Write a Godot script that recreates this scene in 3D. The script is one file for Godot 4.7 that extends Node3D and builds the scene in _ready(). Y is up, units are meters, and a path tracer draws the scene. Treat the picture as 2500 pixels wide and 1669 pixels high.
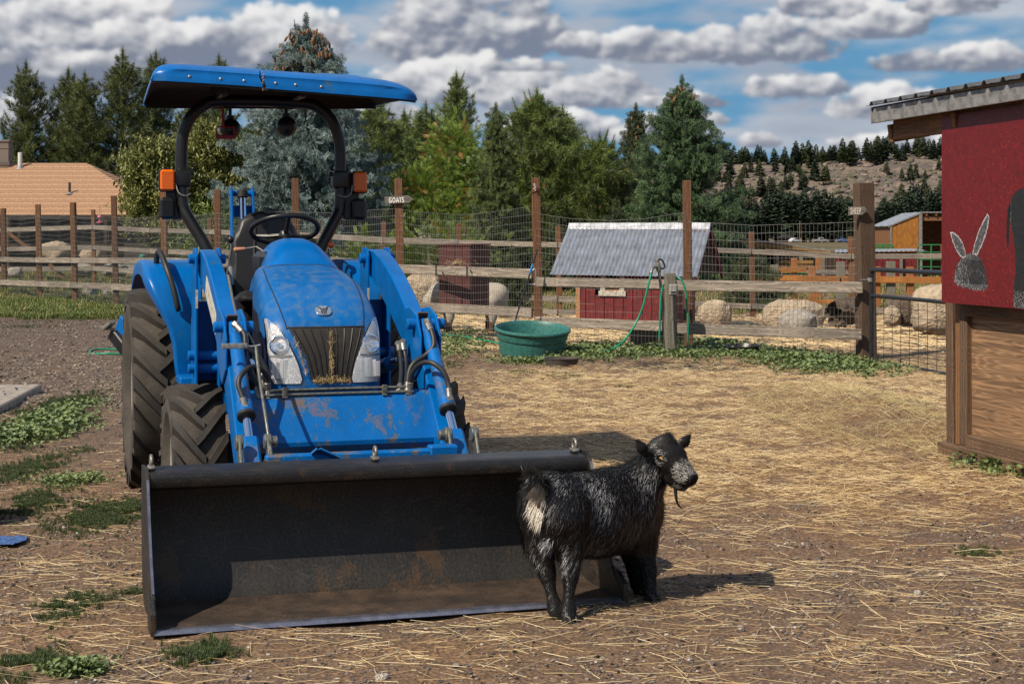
extends Node3D
# A tractor with a front loader and a pygmy goat in a farm yard, built at real size in metres: the camera stands at (0, 1.5, 0) and looks along -z.

class MB:
	# Collects triangles (counter-clockwise seen from outside) and makes one mesh of them.
	var v := PackedVector3Array()
	var uv := PackedVector2Array()
	var col := PackedColorArray()
	var tint := Color(1, 1, 1)
	var any_uv := false
	var any_col := false

	func tri(a: Vector3, b: Vector3, c: Vector3, ua := Vector2.ZERO, ub := Vector2.ZERO, uc := Vector2.ZERO) -> void:
		v.append(a); v.append(b); v.append(c)
		uv.append(ua); uv.append(ub); uv.append(uc)
		col.append(tint); col.append(tint); col.append(tint)

	func quad(a: Vector3, b: Vector3, c: Vector3, d: Vector3) -> void:
		tri(a, b, c)
		tri(a, c, d)

	func quad_uv(a: Vector3, b: Vector3, c: Vector3, d: Vector3, ua: Vector2, ub: Vector2, uc: Vector2, ud: Vector2) -> void:
		any_uv = true
		tri(a, b, c, ua, ub, uc)
		tri(a, c, d, ua, uc, ud)

	func box(t: Transform3D, s: Vector3, b := 0.0) -> void:
		var h := s * 0.5
		b = minf(b, minf(h.x, minf(h.y, h.z)) * 0.9)
		if b <= 0.0:
			for ax in 3:
				for sg in [-1.0, 1.0]:
					var n := Vector3.ZERO; n[ax] = sg
					var p := Vector3.ZERO; p[(ax + 1) % 3] = 1.0
					var q := n.cross(p)
					quad(t * ((n - p - q) * h), t * ((n + p - q) * h), t * ((n + p + q) * h), t * ((n - p + q) * h))
			return
		for ax in 3:
			var a1 := (ax + 1) % 3
			var a2 := (ax + 2) % 3
			for sg in [-1.0, 1.0]:
				var f := []
				for k in [[-1, -1], [1, -1], [1, 1], [-1, 1]]:
					var c := Vector3.ZERO
					c[ax] = sg * h[ax]
					c[a1] = k[0] * (h[a1] - b) * sg
					c[a2] = k[1] * (h[a2] - b)
					f.append(t * c)
				quad(f[0], f[1], f[2], f[3])
			# bevels along axis ax
			for s1 in [-1.0, 1.0]:
				for s2 in [-1.0, 1.0]:
					var e := []
					for k in [[-1, 0], [1, 0], [1, 1], [-1, 1]]:
						var c := Vector3.ZERO
						c[ax] = k[0] * (h[ax] - b)
						c[a1] = s1 * (h[a1] if k[1] == 0 else h[a1] - b)
						c[a2] = s2 * (h[a2] - b if k[1] == 0 else h[a2])
						e.append(t * c)
					if s1 * s2 > 0:
						quad(e[3], e[2], e[1], e[0])
					else:
						quad(e[0], e[1], e[2], e[3])
		for sx in [-1.0, 1.0]:
			for sy in [-1.0, 1.0]:
				for sz in [-1.0, 1.0]:
					var s3 := Vector3(sx, sy, sz)
					var a := t * (s3 * Vector3(h.x, h.y - b, h.z - b))
					var c := t * (s3 * Vector3(h.x - b, h.y, h.z - b))
					var d := t * (s3 * Vector3(h.x - b, h.y - b, h.z))
					if sx * sy * sz > 0:
						tri(a, c, d)
					else:
						tri(a, d, c)

	func bar(a: Vector3, b: Vector3, w: float, hh: float, bev := 0.0, up := Vector3.UP) -> void:
		# a beam of section w (across) x hh (along up) from a to b
		var d := b - a
		var l := d.length()
		d /= l
		if absf(d.dot(up)) > 0.98:
			up = Vector3(1, 0, 0) if absf(d.x) < 0.9 else Vector3(0, 0, 1)
		var side := d.cross(up).normalized()
		var u := side.cross(d).normalized()
		box(Transform3D(Basis(d, u, d.cross(u)), (a + b) * 0.5), Vector3(l, hh, w), bev)

	func tube(pts: Array, r, sides := 8, cap := true, loop := false) -> void:
		var n := pts.size()
		var rings := []
		var dir0: Vector3 = (pts[1] - pts[0]).normalized()
		var side := dir0.cross(Vector3.UP)
		if side.length() < 0.1:
			side = dir0.cross(Vector3(1, 0, 0))
		side = side.normalized()
		for i in n:
			var a: Vector3 = pts[(i - 1 + n) % n] if (i > 0 or loop) else pts[i]
			var b: Vector3 = pts[(i + 1) % n] if (i < n - 1 or loop) else pts[i]
			var d := (b - a).normalized()
			side = (side - d * side.dot(d)).normalized()
			var up := d.cross(side)
			var rr: float = r[i] if r is Array else r
			var ring := PackedVector3Array()
			for k in sides:
				var th := TAU * k / sides
				ring.append(pts[i] + (side * cos(th) - up * sin(th)) * -rr)
			rings.append(ring)
		for i in (n if loop else n - 1):
			var p: PackedVector3Array = rings[i]
			var q: PackedVector3Array = rings[(i + 1) % n]
			for k in sides:
				var k2 := (k + 1) % sides
				quad(p[k2], p[k], q[k], q[k2])
		if cap and not loop:
			for k in sides:
				var k2 := (k + 1) % sides
				tri(pts[0], rings[0][k], rings[0][k2])
				tri(pts[n - 1], rings[n - 1][k2], rings[n - 1][k])

	func lathe(t: Transform3D, prof: Array, sides := 24, arc := TAU) -> void:
		# prof: Vector2(radius, height) from bottom to top with the outside facing out; turns round the y axis of t
		for i in prof.size() - 1:
			var a: Vector2 = prof[i]
			var b: Vector2 = prof[i + 1]
			for k in sides:
				var t0 := arc * k / sides
				var t1 := arc * (k + 1) / sides
				var p := t * Vector3(a.x * cos(t0), a.y, -a.x * sin(t0))
				var q := t * Vector3(a.x * cos(t1), a.y, -a.x * sin(t1))
				var r := t * Vector3(b.x * cos(t1), b.y, -b.x * sin(t1))
				var s := t * Vector3(b.x * cos(t0), b.y, -b.x * sin(t0))
				if a.x < 1e-6:
					tri(p, r, s)
				elif b.x < 1e-6:
					tri(p, q, r)
				else:
					quad(p, q, r, s)

	func prism(t: Transform3D, poly: PackedVector2Array, depth: float, bev := 0.0) -> void:
		# extrudes a polygon of the xy plane of t by depth along z, centred
		if Geometry2D.is_polygon_clockwise(poly):
			poly.reverse()
		var top := poly
		if bev > 0.0:
			var o := Geometry2D.offset_polygon(poly, -bev, Geometry2D.JOIN_MITER)
			if o.size() == 1 and o[0].size() == poly.size():
				top = o[0]
				if Geometry2D.is_polygon_clockwise(top):
					top.reverse()
				var best := 0
				for k in top.size():
					if top[k].distance_squared_to(poly[0]) < top[best].distance_squared_to(poly[0]):
						best = k
				var turned := PackedVector2Array()
				for k in top.size():
					turned.append(top[(best + k) % top.size()])
				top = turned
			else:
				bev = 0.0
		var h := depth * 0.5
		var ids := Geometry2D.triangulate_polygon(top)
		for i in range(0, ids.size(), 3):
			var a := top[ids[i]]; var b := top[ids[i + 1]]; var c := top[ids[i + 2]]
			if (b - a).cross(c - a) < 0:
				var x := b; b = c; c = x
			tri(t * Vector3(a.x, a.y, h), t * Vector3(b.x, b.y, h), t * Vector3(c.x, c.y, h))
			tri(t * Vector3(a.x, a.y, -h), t * Vector3(c.x, c.y, -h), t * Vector3(b.x, b.y, -h))
		for i in poly.size():
			var j := (i + 1) % poly.size()
			var a := poly[i]; var b := poly[j]
			quad(t * Vector3(a.x, a.y, -h + bev), t * Vector3(b.x, b.y, -h + bev), t * Vector3(b.x, b.y, h - bev), t * Vector3(a.x, a.y, h - bev))
			if bev > 0.0:
				var c := top[i]; var d := top[j]
				quad(t * Vector3(a.x, a.y, h - bev), t * Vector3(b.x, b.y, h - bev), t * Vector3(d.x, d.y, h), t * Vector3(c.x, c.y, h))
				quad(t * Vector3(c.x, c.y, -h), t * Vector3(d.x, d.y, -h), t * Vector3(b.x, b.y, -h + bev), t * Vector3(a.x, a.y, -h + bev))

	func rows(rr: Array, closed := false, flip := false) -> void:
		# skins equally long rows of points
		for i in rr.size() - 1:
			var p: PackedVector3Array = rr[i]
			var q: PackedVector3Array = rr[i + 1]
			var n := p.size()
			for k in (n if closed else n - 1):
				var k2 := (k + 1) % n
				if flip:
					quad(p[k], q[k], q[k2], p[k2])
				else:
					quad(p[k], p[k2], q[k2], q[k])

	func sheet(rr: Array, thick: float) -> void:
		# a sheet with thickness from rows of points; the front is where rows() faces, the back lies thick behind it
		var m := rr.size()
		var n: int = rr[0].size()
		var bb := []
		for i in m:
			var row := PackedVector3Array()
			for k in n:
				var du: Vector3 = rr[i][mini(k + 1, n - 1)] - rr[i][maxi(k - 1, 0)]
				var dv: Vector3 = rr[mini(i + 1, m - 1)][k] - rr[maxi(i - 1, 0)][k]
				row.append(rr[i][k] - du.cross(dv).normalized() * thick)
			bb.append(row)
		rows(rr)
		rows(bb, false, true)
		for i in m - 1:
			quad(rr[i][0], rr[i + 1][0], bb[i + 1][0], bb[i][0])
			quad(rr[i + 1][n - 1], rr[i][n - 1], bb[i][n - 1], bb[i + 1][n - 1])
		for k in n - 1:
			quad(rr[0][k + 1], rr[0][k], bb[0][k], bb[0][k + 1])
			quad(rr[m - 1][k], rr[m - 1][k + 1], bb[m - 1][k + 1], bb[m - 1][k])

	func ball(t: Transform3D, seg := 12, ring := 8) -> void:
		var prof := []
		for i in ring + 1:
			var a := -PI / 2 + PI * i / ring
			prof.append(Vector2(maxf(cos(a), 0.0) if i > 0 and i < ring else 0.0, sin(a)))
		lathe(t, prof, seg)

	func mesh(crease := 35.0) -> ArrayMesh:
		var n := v.size()
		var fn := PackedVector3Array()
		fn.resize(n / 3)
		var at := {}
		for f in n / 3:
			fn[f] = (v[f * 3 + 1] - v[f * 3]).cross(v[f * 3 + 2] - v[f * 3])
			if crease > 0.0:
				for k in 3:
					var key := Vector3i((v[f * 3 + k] * 5000.0).round())
					if at.has(key):
						at[key].append(f)
					else:
						at[key] = [f]
		var nn := PackedVector3Array()
		nn.resize(n)
		var lim := cos(deg_to_rad(crease))
		for f in n / 3:
			var mine := fn[f].normalized()
			for k in 3:
				var s := mine * 1e-9
				if crease > 0.0:
					for g in at[Vector3i((v[f * 3 + k] * 5000.0).round())]:
						if fn[g].normalized().dot(mine) > lim:
							s += fn[g]
				nn[f * 3 + k] = s.normalized() if s.length_squared() > 1e-24 else Vector3.UP
		var order := PackedInt32Array()
		order.resize(n)
		for f in n / 3:
			order[f * 3] = f * 3
			order[f * 3 + 1] = f * 3 + 2
			order[f * 3 + 2] = f * 3 + 1
		var arr := []
		arr.resize(Mesh.ARRAY_MAX)
		arr[Mesh.ARRAY_VERTEX] = v
		arr[Mesh.ARRAY_NORMAL] = nn
		arr[Mesh.ARRAY_INDEX] = order
		if any_uv:
			arr[Mesh.ARRAY_TEX_UV] = uv
		if any_col:
			arr[Mesh.ARRAY_COLOR] = col
		var m := ArrayMesh.new()
		m.add_surface_from_arrays(Mesh.PRIMITIVE_TRIANGLES, arr)
		return m


var M := {}
var T := {}
var taken := {}
var rng := RandomNumberGenerator.new()

func numbered(called: String) -> String:
	if not taken.has(called):
		taken[called] = 0
		return called
	taken[called] += 1
	return "%s_%03d" % [called, taken[called]]

func tag(o: Node3D, label: String, category: String, group := "", kind := "") -> Node3D:
	o.set_meta("label", label)
	if category: o.set_meta("category", category)
	if group: o.set_meta("group", group)
	if kind: o.set_meta("kind", kind)
	return o

func thing(called: String, label: String, category: String, at := Vector3.ZERO, turn := 0.0, group := "") -> Node3D:
	var o := Node3D.new()
	o.name = numbered(called)
	add_child(o)
	o.position = at
	o.rotation.y = turn
	tag(o, label, category, group)
	return o

func put(parent: Node3D, called: String, mb, m: Material, crease := 35.0) -> MeshInstance3D:
	# one named part
	var o := MeshInstance3D.new()
	o.mesh = mb.mesh(crease) if mb is MB else mb
	o.material_override = m
	if parent == self:
		o.name = numbered(called)
		add_child(o)
	else:
		o.name = called
		parent.add_child(o, true)
	return o

func stuff(o: Node3D) -> Node3D:
	o.set_meta("kind", "stuff")
	return o

func many(parent: Node3D, called: String, mesh: Mesh, m: Material, where: Array, colors: PackedColorArray = PackedColorArray()) -> MultiMeshInstance3D:
	var mm := MultiMesh.new()
	mm.transform_format = MultiMesh.TRANSFORM_3D
	mm.use_colors = colors.size() > 0
	mm.mesh = mesh
	mm.instance_count = where.size()
	for i in where.size():
		mm.set_instance_transform(i, where[i])
		if colors.size():
			mm.set_instance_color(i, colors[i])
	var o := MultiMeshInstance3D.new()
	o.multimesh = mm
	o.material_override = m
	if parent == self:
		o.name = numbered(called)
		add_child(o)
	else:
		o.name = called
		parent.add_child(o, true)
	stuff(o)
	return o

func dup(root: Node3D, at: Vector3, turn: float, label := "") -> Node3D:
	var r: Node3D = root.duplicate()
	var base := String(root.name)
	if base.right(4).begins_with("_") and base.right(3).is_valid_int():
		base = base.left(-4)
	r.name = numbered(base)
	add_child(r)
	r.position = at
	r.rotation.y = turn
	if label: r.set_meta("label", label)
	return r

func xf(at := Vector3.ZERO, eul := Vector3.ZERO, sc := Vector3.ONE) -> Transform3D:
	return Transform3D(Basis.from_euler(eul) * Basis.from_scale(sc), at)

func along(a: Vector3, b: Vector3) -> Transform3D:
	# at a, with y towards b
	var y := (b - a).normalized()
	var x := y.cross(Vector3(0, 0, 1) if absf(y.z) < 0.9 else Vector3(1, 0, 0)).normalized()
	return Transform3D(Basis(x, y, x.cross(y)), a)

func cyl(mb: MB, a: Vector3, b: Vector3, r: float, sides := 14, bev := 0.0) -> void:
	var l := a.distance_to(b)
	bev = minf(bev, minf(r, l * 0.5) * 0.8)
	if bev > 0.0:
		mb.lathe(along(a, b), [Vector2(0, 0), Vector2(r - bev, 0), Vector2(r, bev), Vector2(r, l - bev), Vector2(r - bev, l), Vector2(0, l)], sides)
	else:
		mb.lathe(along(a, b), [Vector2(0, 0), Vector2(r, 0), Vector2(r, l), Vector2(0, l)], sides)

func smooth_path(pts: Array, n := 4) -> Array:
	# Catmull-Rom through the points
	var o := []
	for i in pts.size() - 1:
		var p0: Vector3 = pts[maxi(i - 1, 0)]
		var p1: Vector3 = pts[i]
		var p2: Vector3 = pts[i + 1]
		var p3: Vector3 = pts[mini(i + 2, pts.size() - 1)]
		for k in n:
			var t := float(k) / n
			o.append(0.5 * ((2.0 * p1) + (p2 - p0) * t + (2.0 * p0 - 5.0 * p1 + 4.0 * p2 - p3) * t * t + (3.0 * p1 - p0 - 3.0 * p2 + p3) * t * t * t))
	o.append(pts[-1])
	return o

func spline(knots: Array, t: float) -> float:
	# piecewise smooth value: knots are Vector2(position, value) in rising order
	if t <= knots[0].x: return knots[0].y
	for i in knots.size() - 1:
		if t <= knots[i + 1].x:
			var f: float = (t - knots[i].x) / (knots[i + 1].x - knots[i].x)
			var a: float = knots[maxi(i - 1, 0)].y
			var d: float = knots[mini(i + 2, knots.size() - 1)].y
			return cubic_interpolate(knots[i].y, knots[i + 1].y, a, d, f)
	return knots[-1].y

# ---------------------------------------------------------------- materials

func noise(seed_: int, freq: float, oct := 4, type := FastNoiseLite.TYPE_SIMPLEX_SMOOTH) -> FastNoiseLite:
	var n := FastNoiseLite.new()
	n.seed = seed_
	n.noise_type = type
	n.frequency = freq
	n.fractal_octaves = oct
	return n

func field(seed_: int, freq: float, size := 512, oct := 4, type := FastNoiseLite.TYPE_SIMPLEX_SMOOTH) -> PackedByteArray:
	# a seamless grey picture as bytes
	var im := noise(seed_, freq, oct, type).get_seamless_image(size, size)
	im.convert(Image.FORMAT_L8)
	return im.get_data()

func pic(size: int, rgb: PackedByteArray) -> ImageTexture:
	return ImageTexture.create_from_image(Image.create_from_data(size, size, false, Image.FORMAT_RGB8, rgb))

func pic_grey(size: int, l: PackedByteArray) -> ImageTexture:
	return ImageTexture.create_from_image(Image.create_from_data(size, size, false, Image.FORMAT_L8, l))

func lut(stops: Array) -> PackedColorArray:
	# stops: [position 0..1, Color] -> 256 colours
	var o := PackedColorArray()
	for i in 256:
		var t := i / 255.0
		var c: Color = stops[0][1]
		for k in stops.size() - 1:
			if t >= stops[k][0]:
				c = (stops[k][1] as Color).lerp(stops[k + 1][1], clampf((t - stops[k][0]) / (stops[k + 1][0] - stops[k][0]), 0, 1))
		o.append(c)
	return o

func colored(base: PackedByteArray, ramp: PackedColorArray, over := PackedByteArray(), lo := 0.6, hi := 0.7, over_color := Color.BLACK, fine := PackedByteArray(), fine_amount := 0.0) -> PackedByteArray:
	# base through a ramp, then over_color where the second picture passes from lo to hi, then a fine picture that lightens and darkens
	var n := base.size()
	var o := PackedByteArray()
	o.resize(n * 3)
	for i in n:
		var c := ramp[base[i]]
		if over.size():
			var k := clampf((over[i] / 255.0 - lo) / (hi - lo), 0, 1)
			if k > 0.0:
				c = c.lerp(over_color, k)
		var f := 1.0
		if fine_amount > 0.0:
			f += (fine[i] / 127.5 - 1.0) * fine_amount
		o[i * 3] = clampi(int(c.r * f * 255), 0, 255)
		o[i * 3 + 1] = clampi(int(c.g * f * 255), 0, 255)
		o[i * 3 + 2] = clampi(int(c.b * f * 255), 0, 255)
	return o

func solid(key: String, c: Color, rough := 0.6, metal := 0.0, tex = null, scale := 1.0, bump = null, bump_cm := 0.0, bump_scale := 0.0) -> StandardMaterial3D:
	# c is the real-world base colour (linear)
	var m := StandardMaterial3D.new()
	m.resource_name = key
	m.albedo_color = c.linear_to_srgb()
	m.roughness = rough
	m.metallic = metal
	if tex or bump:
		m.uv1_triplanar = true
		m.uv1_scale = Vector3.ONE * scale
	if tex:
		m.albedo_texture = tex
		if tex == T.get("wood_h") or tex == T.get("ply"):
			m.uv1_scale = Vector3(0.5, 4.2, 0.5) * scale if tex == T.ply else Vector3(0.7, 3.6, 3.6) * scale
		elif tex == T.get("wood_v"):
			m.uv1_scale = Vector3(3.6, 0.7, 3.6) * scale
	if bump:
		m.heightmap_enabled = true
		m.heightmap_texture = bump
		m.heightmap_scale = bump_cm
	M[key] = m
	return m

func leafy(key: String, c: Color, back := 0.5, rough := 0.55) -> StandardMaterial3D:
	var m := solid(key, c, rough)
	m.vertex_color_use_as_albedo = true
	m.backlight_enabled = true
	m.backlight = Color(back, back, back)
	m.cull_mode = BaseMaterial3D.CULL_DISABLED
	return m

func wood_bytes(size: int, seed_: int, vertical: bool, lines: float) -> PackedByteArray:
	var a := noise(seed_, 1.0, 3)
	var b := noise(seed_ + 7, 1.0, 2)
	var o := PackedByteArray()
	o.resize(size * size)
	for y in size:
		for x in size:
			var u := float(x) / size
			var w := float(y) / size
			if vertical:
				var s := u; u = w; w = s
			# wraps round by mirroring
			u = absf(u * 2.0 - 1.0)
			w = absf(w * 2.0 - 1.0)
			var bend := b.get_noise_2d(u * 2.2, w * 2.5)
			var ring := sin((w * lines + bend * 4.0) * TAU) * 0.5 + 0.5
			var fib := a.get_noise_2d(u * 5.0, w * 90.0)
			var broad := b.get_noise_2d(u * 2.0 + 9.0, w * 9.0 + 5.0)
			var val := 0.74 + 0.16 * (ring * ring - 0.4) + 0.26 * fib + 0.2 * broad
			o[y * size + x] = clampi(int(val * 255), 0, 255)
	return o

func make_materials() -> void:
	var f1 := field(1, 0.012, 512, 5)
	var f2 := field(2, 0.03, 512, 5)
	var f3 := field(3, 0.14, 512, 4)
	var f4 := field(4, 0.006, 512, 6)
	var cell := field(5, 0.06, 512, 2, FastNoiseLite.TYPE_CELLULAR)
	T.soft = pic_grey(512, f2)
	T.fine = pic_grey(512, f3)
	T.cell = pic_grey(512, cell)
	var grey_ramp := lut([[0.0, Color(0.62, 0.62, 0.62)], [0.5, Color(0.85, 0.85, 0.85)], [1.0, Color(1, 1, 1)]])
	T.mottle = pic(512, colored(f1, grey_ramp, PackedByteArray(), 0, 1, Color.BLACK, f3, 0.25))
	T.wood_h = pic_grey(512, wood_bytes(512, 11, false, 9.0))
	T.wood_v = pic_grey(512, wood_bytes(512, 12, true, 9.0))
	T.ply = pic_grey(512, wood_bytes(512, 15, false, 8.0))
	# tractor paint: blue with worn, dusty and rusty patches
	var blue_ramp := lut([[0.0, Color(0.0, 0.335, 0.59)], [0.5, Color(0.0, 0.37, 0.655)], [1.0, Color(0.0, 0.405, 0.71)]])
	var mix := PackedByteArray(); mix.resize(512 * 512)
	var mix2 := PackedByteArray(); mix2.resize(512 * 512)
	for i in mix.size():
		mix[i] = clampi(int(f4[i] * 0.55 + f2[i] * 0.3 + f3[i] * 0.2), 0, 255)
		mix2[i] = clampi(int(f1[i] * 0.40 + f3[i] * 0.70), 0, 255)
	T.blue = pic(512, colored(f1, blue_ramp, mix, 0.74, 0.84, Color(0.22, 0.36, 0.48), f3, 0.06))
	T.blue_worn = pic(512, colored(f1, blue_ramp, mix, 0.58, 0.68, Color(0.43, 0.37, 0.34), f3, 0.1))
	T.blue_dust = pic(512, colored(f1, blue_ramp, mix2, 0.63, 0.73, Color(0.42, 0.42, 0.42), f3, 0.06))
	var iron_ramp := lut([[0.0, Color(0.12, 0.12, 0.125)], [0.5, Color(0.20, 0.195, 0.195)], [1.0, Color(0.33, 0.31, 0.29)]])
	# scratches
	var sc := Image.create_from_data(512, 512, false, Image.FORMAT_RGB8, colored(mix2, iron_ramp, mix, 0.635, 0.70, Color(0.36, 0.28, 0.20), f3, 0.25))
	for i in 110:
		var p := Vector2(rng.randf() * 512, rng.randf() * 512)
		var d := Vector2.from_angle(rng.randf_range(-0.5, 0.5) if i % 2 == 0 else rng.randf_range(0, PI))
		var v := rng.randf_range(0.30, 0.46)
		for k in rng.randi_range(12, 70):
			p += d
			d = d.rotated(rng.randfn(0, 0.01))
			sc.set_pixel(posmod(int(p.x), 512), posmod(int(p.y), 512), Color(v, v * 0.96, v * 0.92))
	T.bucket = ImageTexture.create_from_image(sc)
	var floor_ramp := lut([[0.0, Color(0.20, 0.17, 0.15)], [0.5, Color(0.31, 0.26, 0.22)], [1.0, Color(0.45, 0.37, 0.31)]])
	T.bucket_floor = pic(512, colored(mix, floor_ramp, mix2, 0.6, 0.7, Color(0.19, 0.17, 0.16), f3, 0.25))
	var rub := lut([[0.0, Color(0.20, 0.188, 0.178)], [0.45, Color(0.31, 0.285, 0.26)], [1.0, Color(0.47, 0.42, 0.37)]])
	T.rubber = pic(512, colored(mix, rub, PackedByteArray(), 0, 1, Color.BLACK, f3, 0.2))
	var grav := lut([[0.0, Color(0.40, 0.36, 0.325)], [0.4, Color(0.69, 0.63, 0.575)], [0.7, Color(0.88, 0.815, 0.75)], [1.0, Color(1, 0.96, 0.91)]])
	var gm := PackedByteArray(); gm.resize(512 * 512)
	for i in gm.size():
		gm[i] = clampi(int(cell[i] * 0.35 + f3[i] * 0.5 + f2[i] * 0.25), 0, 255)
	T.gravel = pic(512, colored(gm, grav, PackedByteArray(), 0, 1, Color.BLACK, f3, 0.15))
	T.gravel_h = pic_grey(512, gm)
	solid("blue", Color(1, 1, 1), 0.32, 0.0, T.blue, 0.9, T.fine, 0.02)
	solid("blue_worn", Color(1, 1, 1), 0.42, 0.0, T.blue_worn, 1.1, T.fine, 0.03)
	solid("blue_dust", Color(1, 1, 1), 0.36, 0.0, T.blue_dust, 2.2, T.fine, 0.02)
	for k in ["blue", "blue_worn", "blue_dust"]:
		M[k].metallic_specular = 0.38
	solid("bucket", Color(0.46, 0.43, 0.395), 0.55, 0.1, T.bucket, 0.9, T.fine, 0.04)
	solid("bucket_floor", Color(0.8, 0.76, 0.72), 0.6, 0.1, T.bucket_floor, 0.9, T.fine, 0.05)
	solid("bucket_edge", Color(0.33, 0.33, 0.4), 0.3, 0.75, T.mottle, 2.0)
	solid("bucket_bar", Color(0.5, 0.5, 0.53), 0.38, 0.3, T.bucket, 1.6, T.fine, 0.03)
	solid("lug_rubber", Color(0.36, 0.36, 0.37), 0.75, 0.0, T.rubber, 2.2, T.fine, 0.08)
	solid("rubber", Color(0.60, 0.60, 0.60), 0.85, 0.0, T.rubber, 1.4, T.fine, 0.12)
	solid("black_plastic", Color(0.012, 0.012, 0.013), 0.38, 0.0, null, 1.0, T.fine, 0.01)
	solid("black_seat", Color(0.012, 0.012, 0.014), 0.45, 0.0, null, 3.0, T.fine, 0.03)
	solid("black_frame", Color(0.014, 0.014, 0.015), 0.35, 0.0, T.mottle, 1.5, T.fine, 0.02)
	solid("dark_iron", Color(0.035, 0.033, 0.032), 0.6, 0.3, T.mottle, 3.0)
	solid("hose_rubber", Color(0.02, 0.02, 0.021), 0.5)
	solid("steel", Color(0.36, 0.35, 0.33), 0.5, 0.8, T.mottle, 6.0)
	solid("rod_chrome", Color(0.62, 0.68, 0.8), 0.12, 1.0)
	solid("pipe_steel", Color(0.34, 0.33, 0.27), 0.4, 0.75, T.mottle, 6.0)
	solid("zinc", Color(0.55, 0.55, 0.55), 0.4, 0.8, T.mottle, 5.0)
	solid("brown_grime", Color(0.11, 0.07, 0.045), 0.9, 0.0, T.mottle, 4.0)
	solid("orange_lens", Color(0.75, 0.14, 0.005), 0.18)
	solid("orange_knob", Color(0.7, 0.10, 0.01), 0.35)
	solid("wood_grip", Color(0.45, 0.2, 0.12), 0.5)
	solid("red_handle", Color(0.28, 0.012, 0.02), 0.45)
	solid("lens_back", Color(0.52, 0.52, 0.54), 0.28, 0.75, null, 22.0, T.soft, 0.25)
	solid("reflector", Color(0.85, 0.85, 0.87), 0.08, 1.0)
	var g := solid("lens_glass", Color(0.9, 0.95, 1.0), 0.05)
	g.albedo_color.a = 0.12
	g.transparency = BaseMaterial3D.TRANSPARENCY_ALPHA
	solid("flute", Color(0.62, 0.63, 0.66), 0.28, 0.35)
	solid("emblem", Color(0.62, 0.64, 0.66), 0.22, 0.9)
	solid("emblem_dark", Color(0.03, 0.035, 0.045), 0.4)
	solid("grille", Color(0.03, 0.024, 0.019), 0.75, 0.0, T.mottle, 3.0, T.fine, 0.05)
	# timber
	for k in 3:
		var c: Color = [Color(0.40, 0.335, 0.275), Color(0.33, 0.28, 0.235), Color(0.46, 0.385, 0.31)][k]
		var w := solid("rail_%d" % k, c, 0.85, 0.0, T.wood_h, 0.42, T.wood_h, 0.25)
		w.uv1_offset = Vector3(0.31 * k, 0.17 * k, 0.23 * k)
		var p: Color = [Color(0.27, 0.115, 0.05), Color(0.235, 0.105, 0.05), Color(0.31, 0.14, 0.06)][k]
		w = solid("post_%d" % k, p, 0.85, 0.0, T.wood_v, 0.7, T.wood_v, 0.2)
		w.uv1_offset = Vector3(0.21 * k, 0.37 * k, 0.13 * k)
	solid("post_big", Color(0.17, 0.10, 0.06), 0.9, 0.0, T.wood_v, 0.9, T.wood_v, 0.5)
	solid("post_grey", Color(0.33, 0.30, 0.235), 0.9, 0.0, T.wood_v, 1.1, T.wood_v, 0.3)
	solid("new_rail", Color(0.66, 0.26, 0.06), 0.8, 0.0, T.wood_h, 0.5, T.wood_h, 0.2)
	solid("new_post", Color(0.56, 0.22, 0.07), 0.8, 0.0, T.wood_v, 0.8, T.wood_v, 0.2)
	solid("beam", Color(0.36, 0.16, 0.06), 0.75, 0.0, T.wood_h, 0.8, T.wood_h, 0.3)
	solid("shed_frame", Color(0.215, 0.125, 0.07), 0.8, 0.0, T.wood_v, 0.8, T.wood_v, 0.4)
	solid("shed_frame_h", Color(0.215, 0.125, 0.07), 0.8, 0.0, T.wood_h, 0.8, T.wood_h, 0.25)
	solid("plywood", Color(0.44, 0.255, 0.135), 0.7, 0.0, T.ply, 0.35, T.ply, 0.15)
	solid("sign_wood", Color(0.27, 0.235, 0.20), 0.85, 0.0, T.wood_h, 1.4, T.wood_h, 0.15)
	solid("sign_paint", Color(0.8, 0.78, 0.72), 0.7)
	solid("sign_paint_faded", Color(0.54, 0.49, 0.41), 0.8)
	solid("wire", Color(0.33, 0.32, 0.30), 0.45, 0.6)
	solid("barn_red", Color(0.20, 0.014, 0.016), 0.6, 0.0, T.mottle, 1.2, T.fine, 0.06)
	solid("feeder_red", Color(0.155, 0.04, 0.036), 0.75, 0.0, T.wood_v, 0.9, T.wood_v, 0.15)
	solid("white_trim", Color(0.66, 0.62, 0.53), 0.75, 0.0, T.mottle, 3.0)
	solid("peeling_trim", Color(0.55, 0.28, 0.13), 0.8, 0.0, T.mottle, 5.0, T.fine, 0.1)
	solid("tin", Color(0.37, 0.40, 0.46), 0.42, 0.45, T.mottle, 0.7)
	solid("shed_tin", Color(0.20, 0.20, 0.205), 0.5, 0.4, T.mottle, 0.9)
	solid("tin_light", Color(0.50, 0.52, 0.57), 0.4, 0.45, T.mottle, 0.9)
	solid("flashing", Color(0.36, 0.345, 0.335), 0.5, 0.3, T.mottle, 1.5)
	solid("tub_green", Color(0.045, 0.20, 0.175), 0.42, 0.0, T.mottle, 3.0, T.fine, 0.03)
	solid("hose_green", Color(0.012, 0.36, 0.19), 0.35, 0.0, T.mottle, 8.0)
	var wt := solid("water", Color(0.10, 0.22, 0.2), 0.03)
	wt.metallic_specular = 0.6
	solid("galv_pipe", Color(0.36, 0.33, 0.29), 0.5, 0.6, T.mottle, 8.0)
	solid("grey_box", Color(0.42, 0.42, 0.40), 0.55, 0.1, T.mottle, 5.0)
	solid("gate_black", Color(0.03, 0.034, 0.042), 0.35, 0.2, T.mottle, 4.0)
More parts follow.
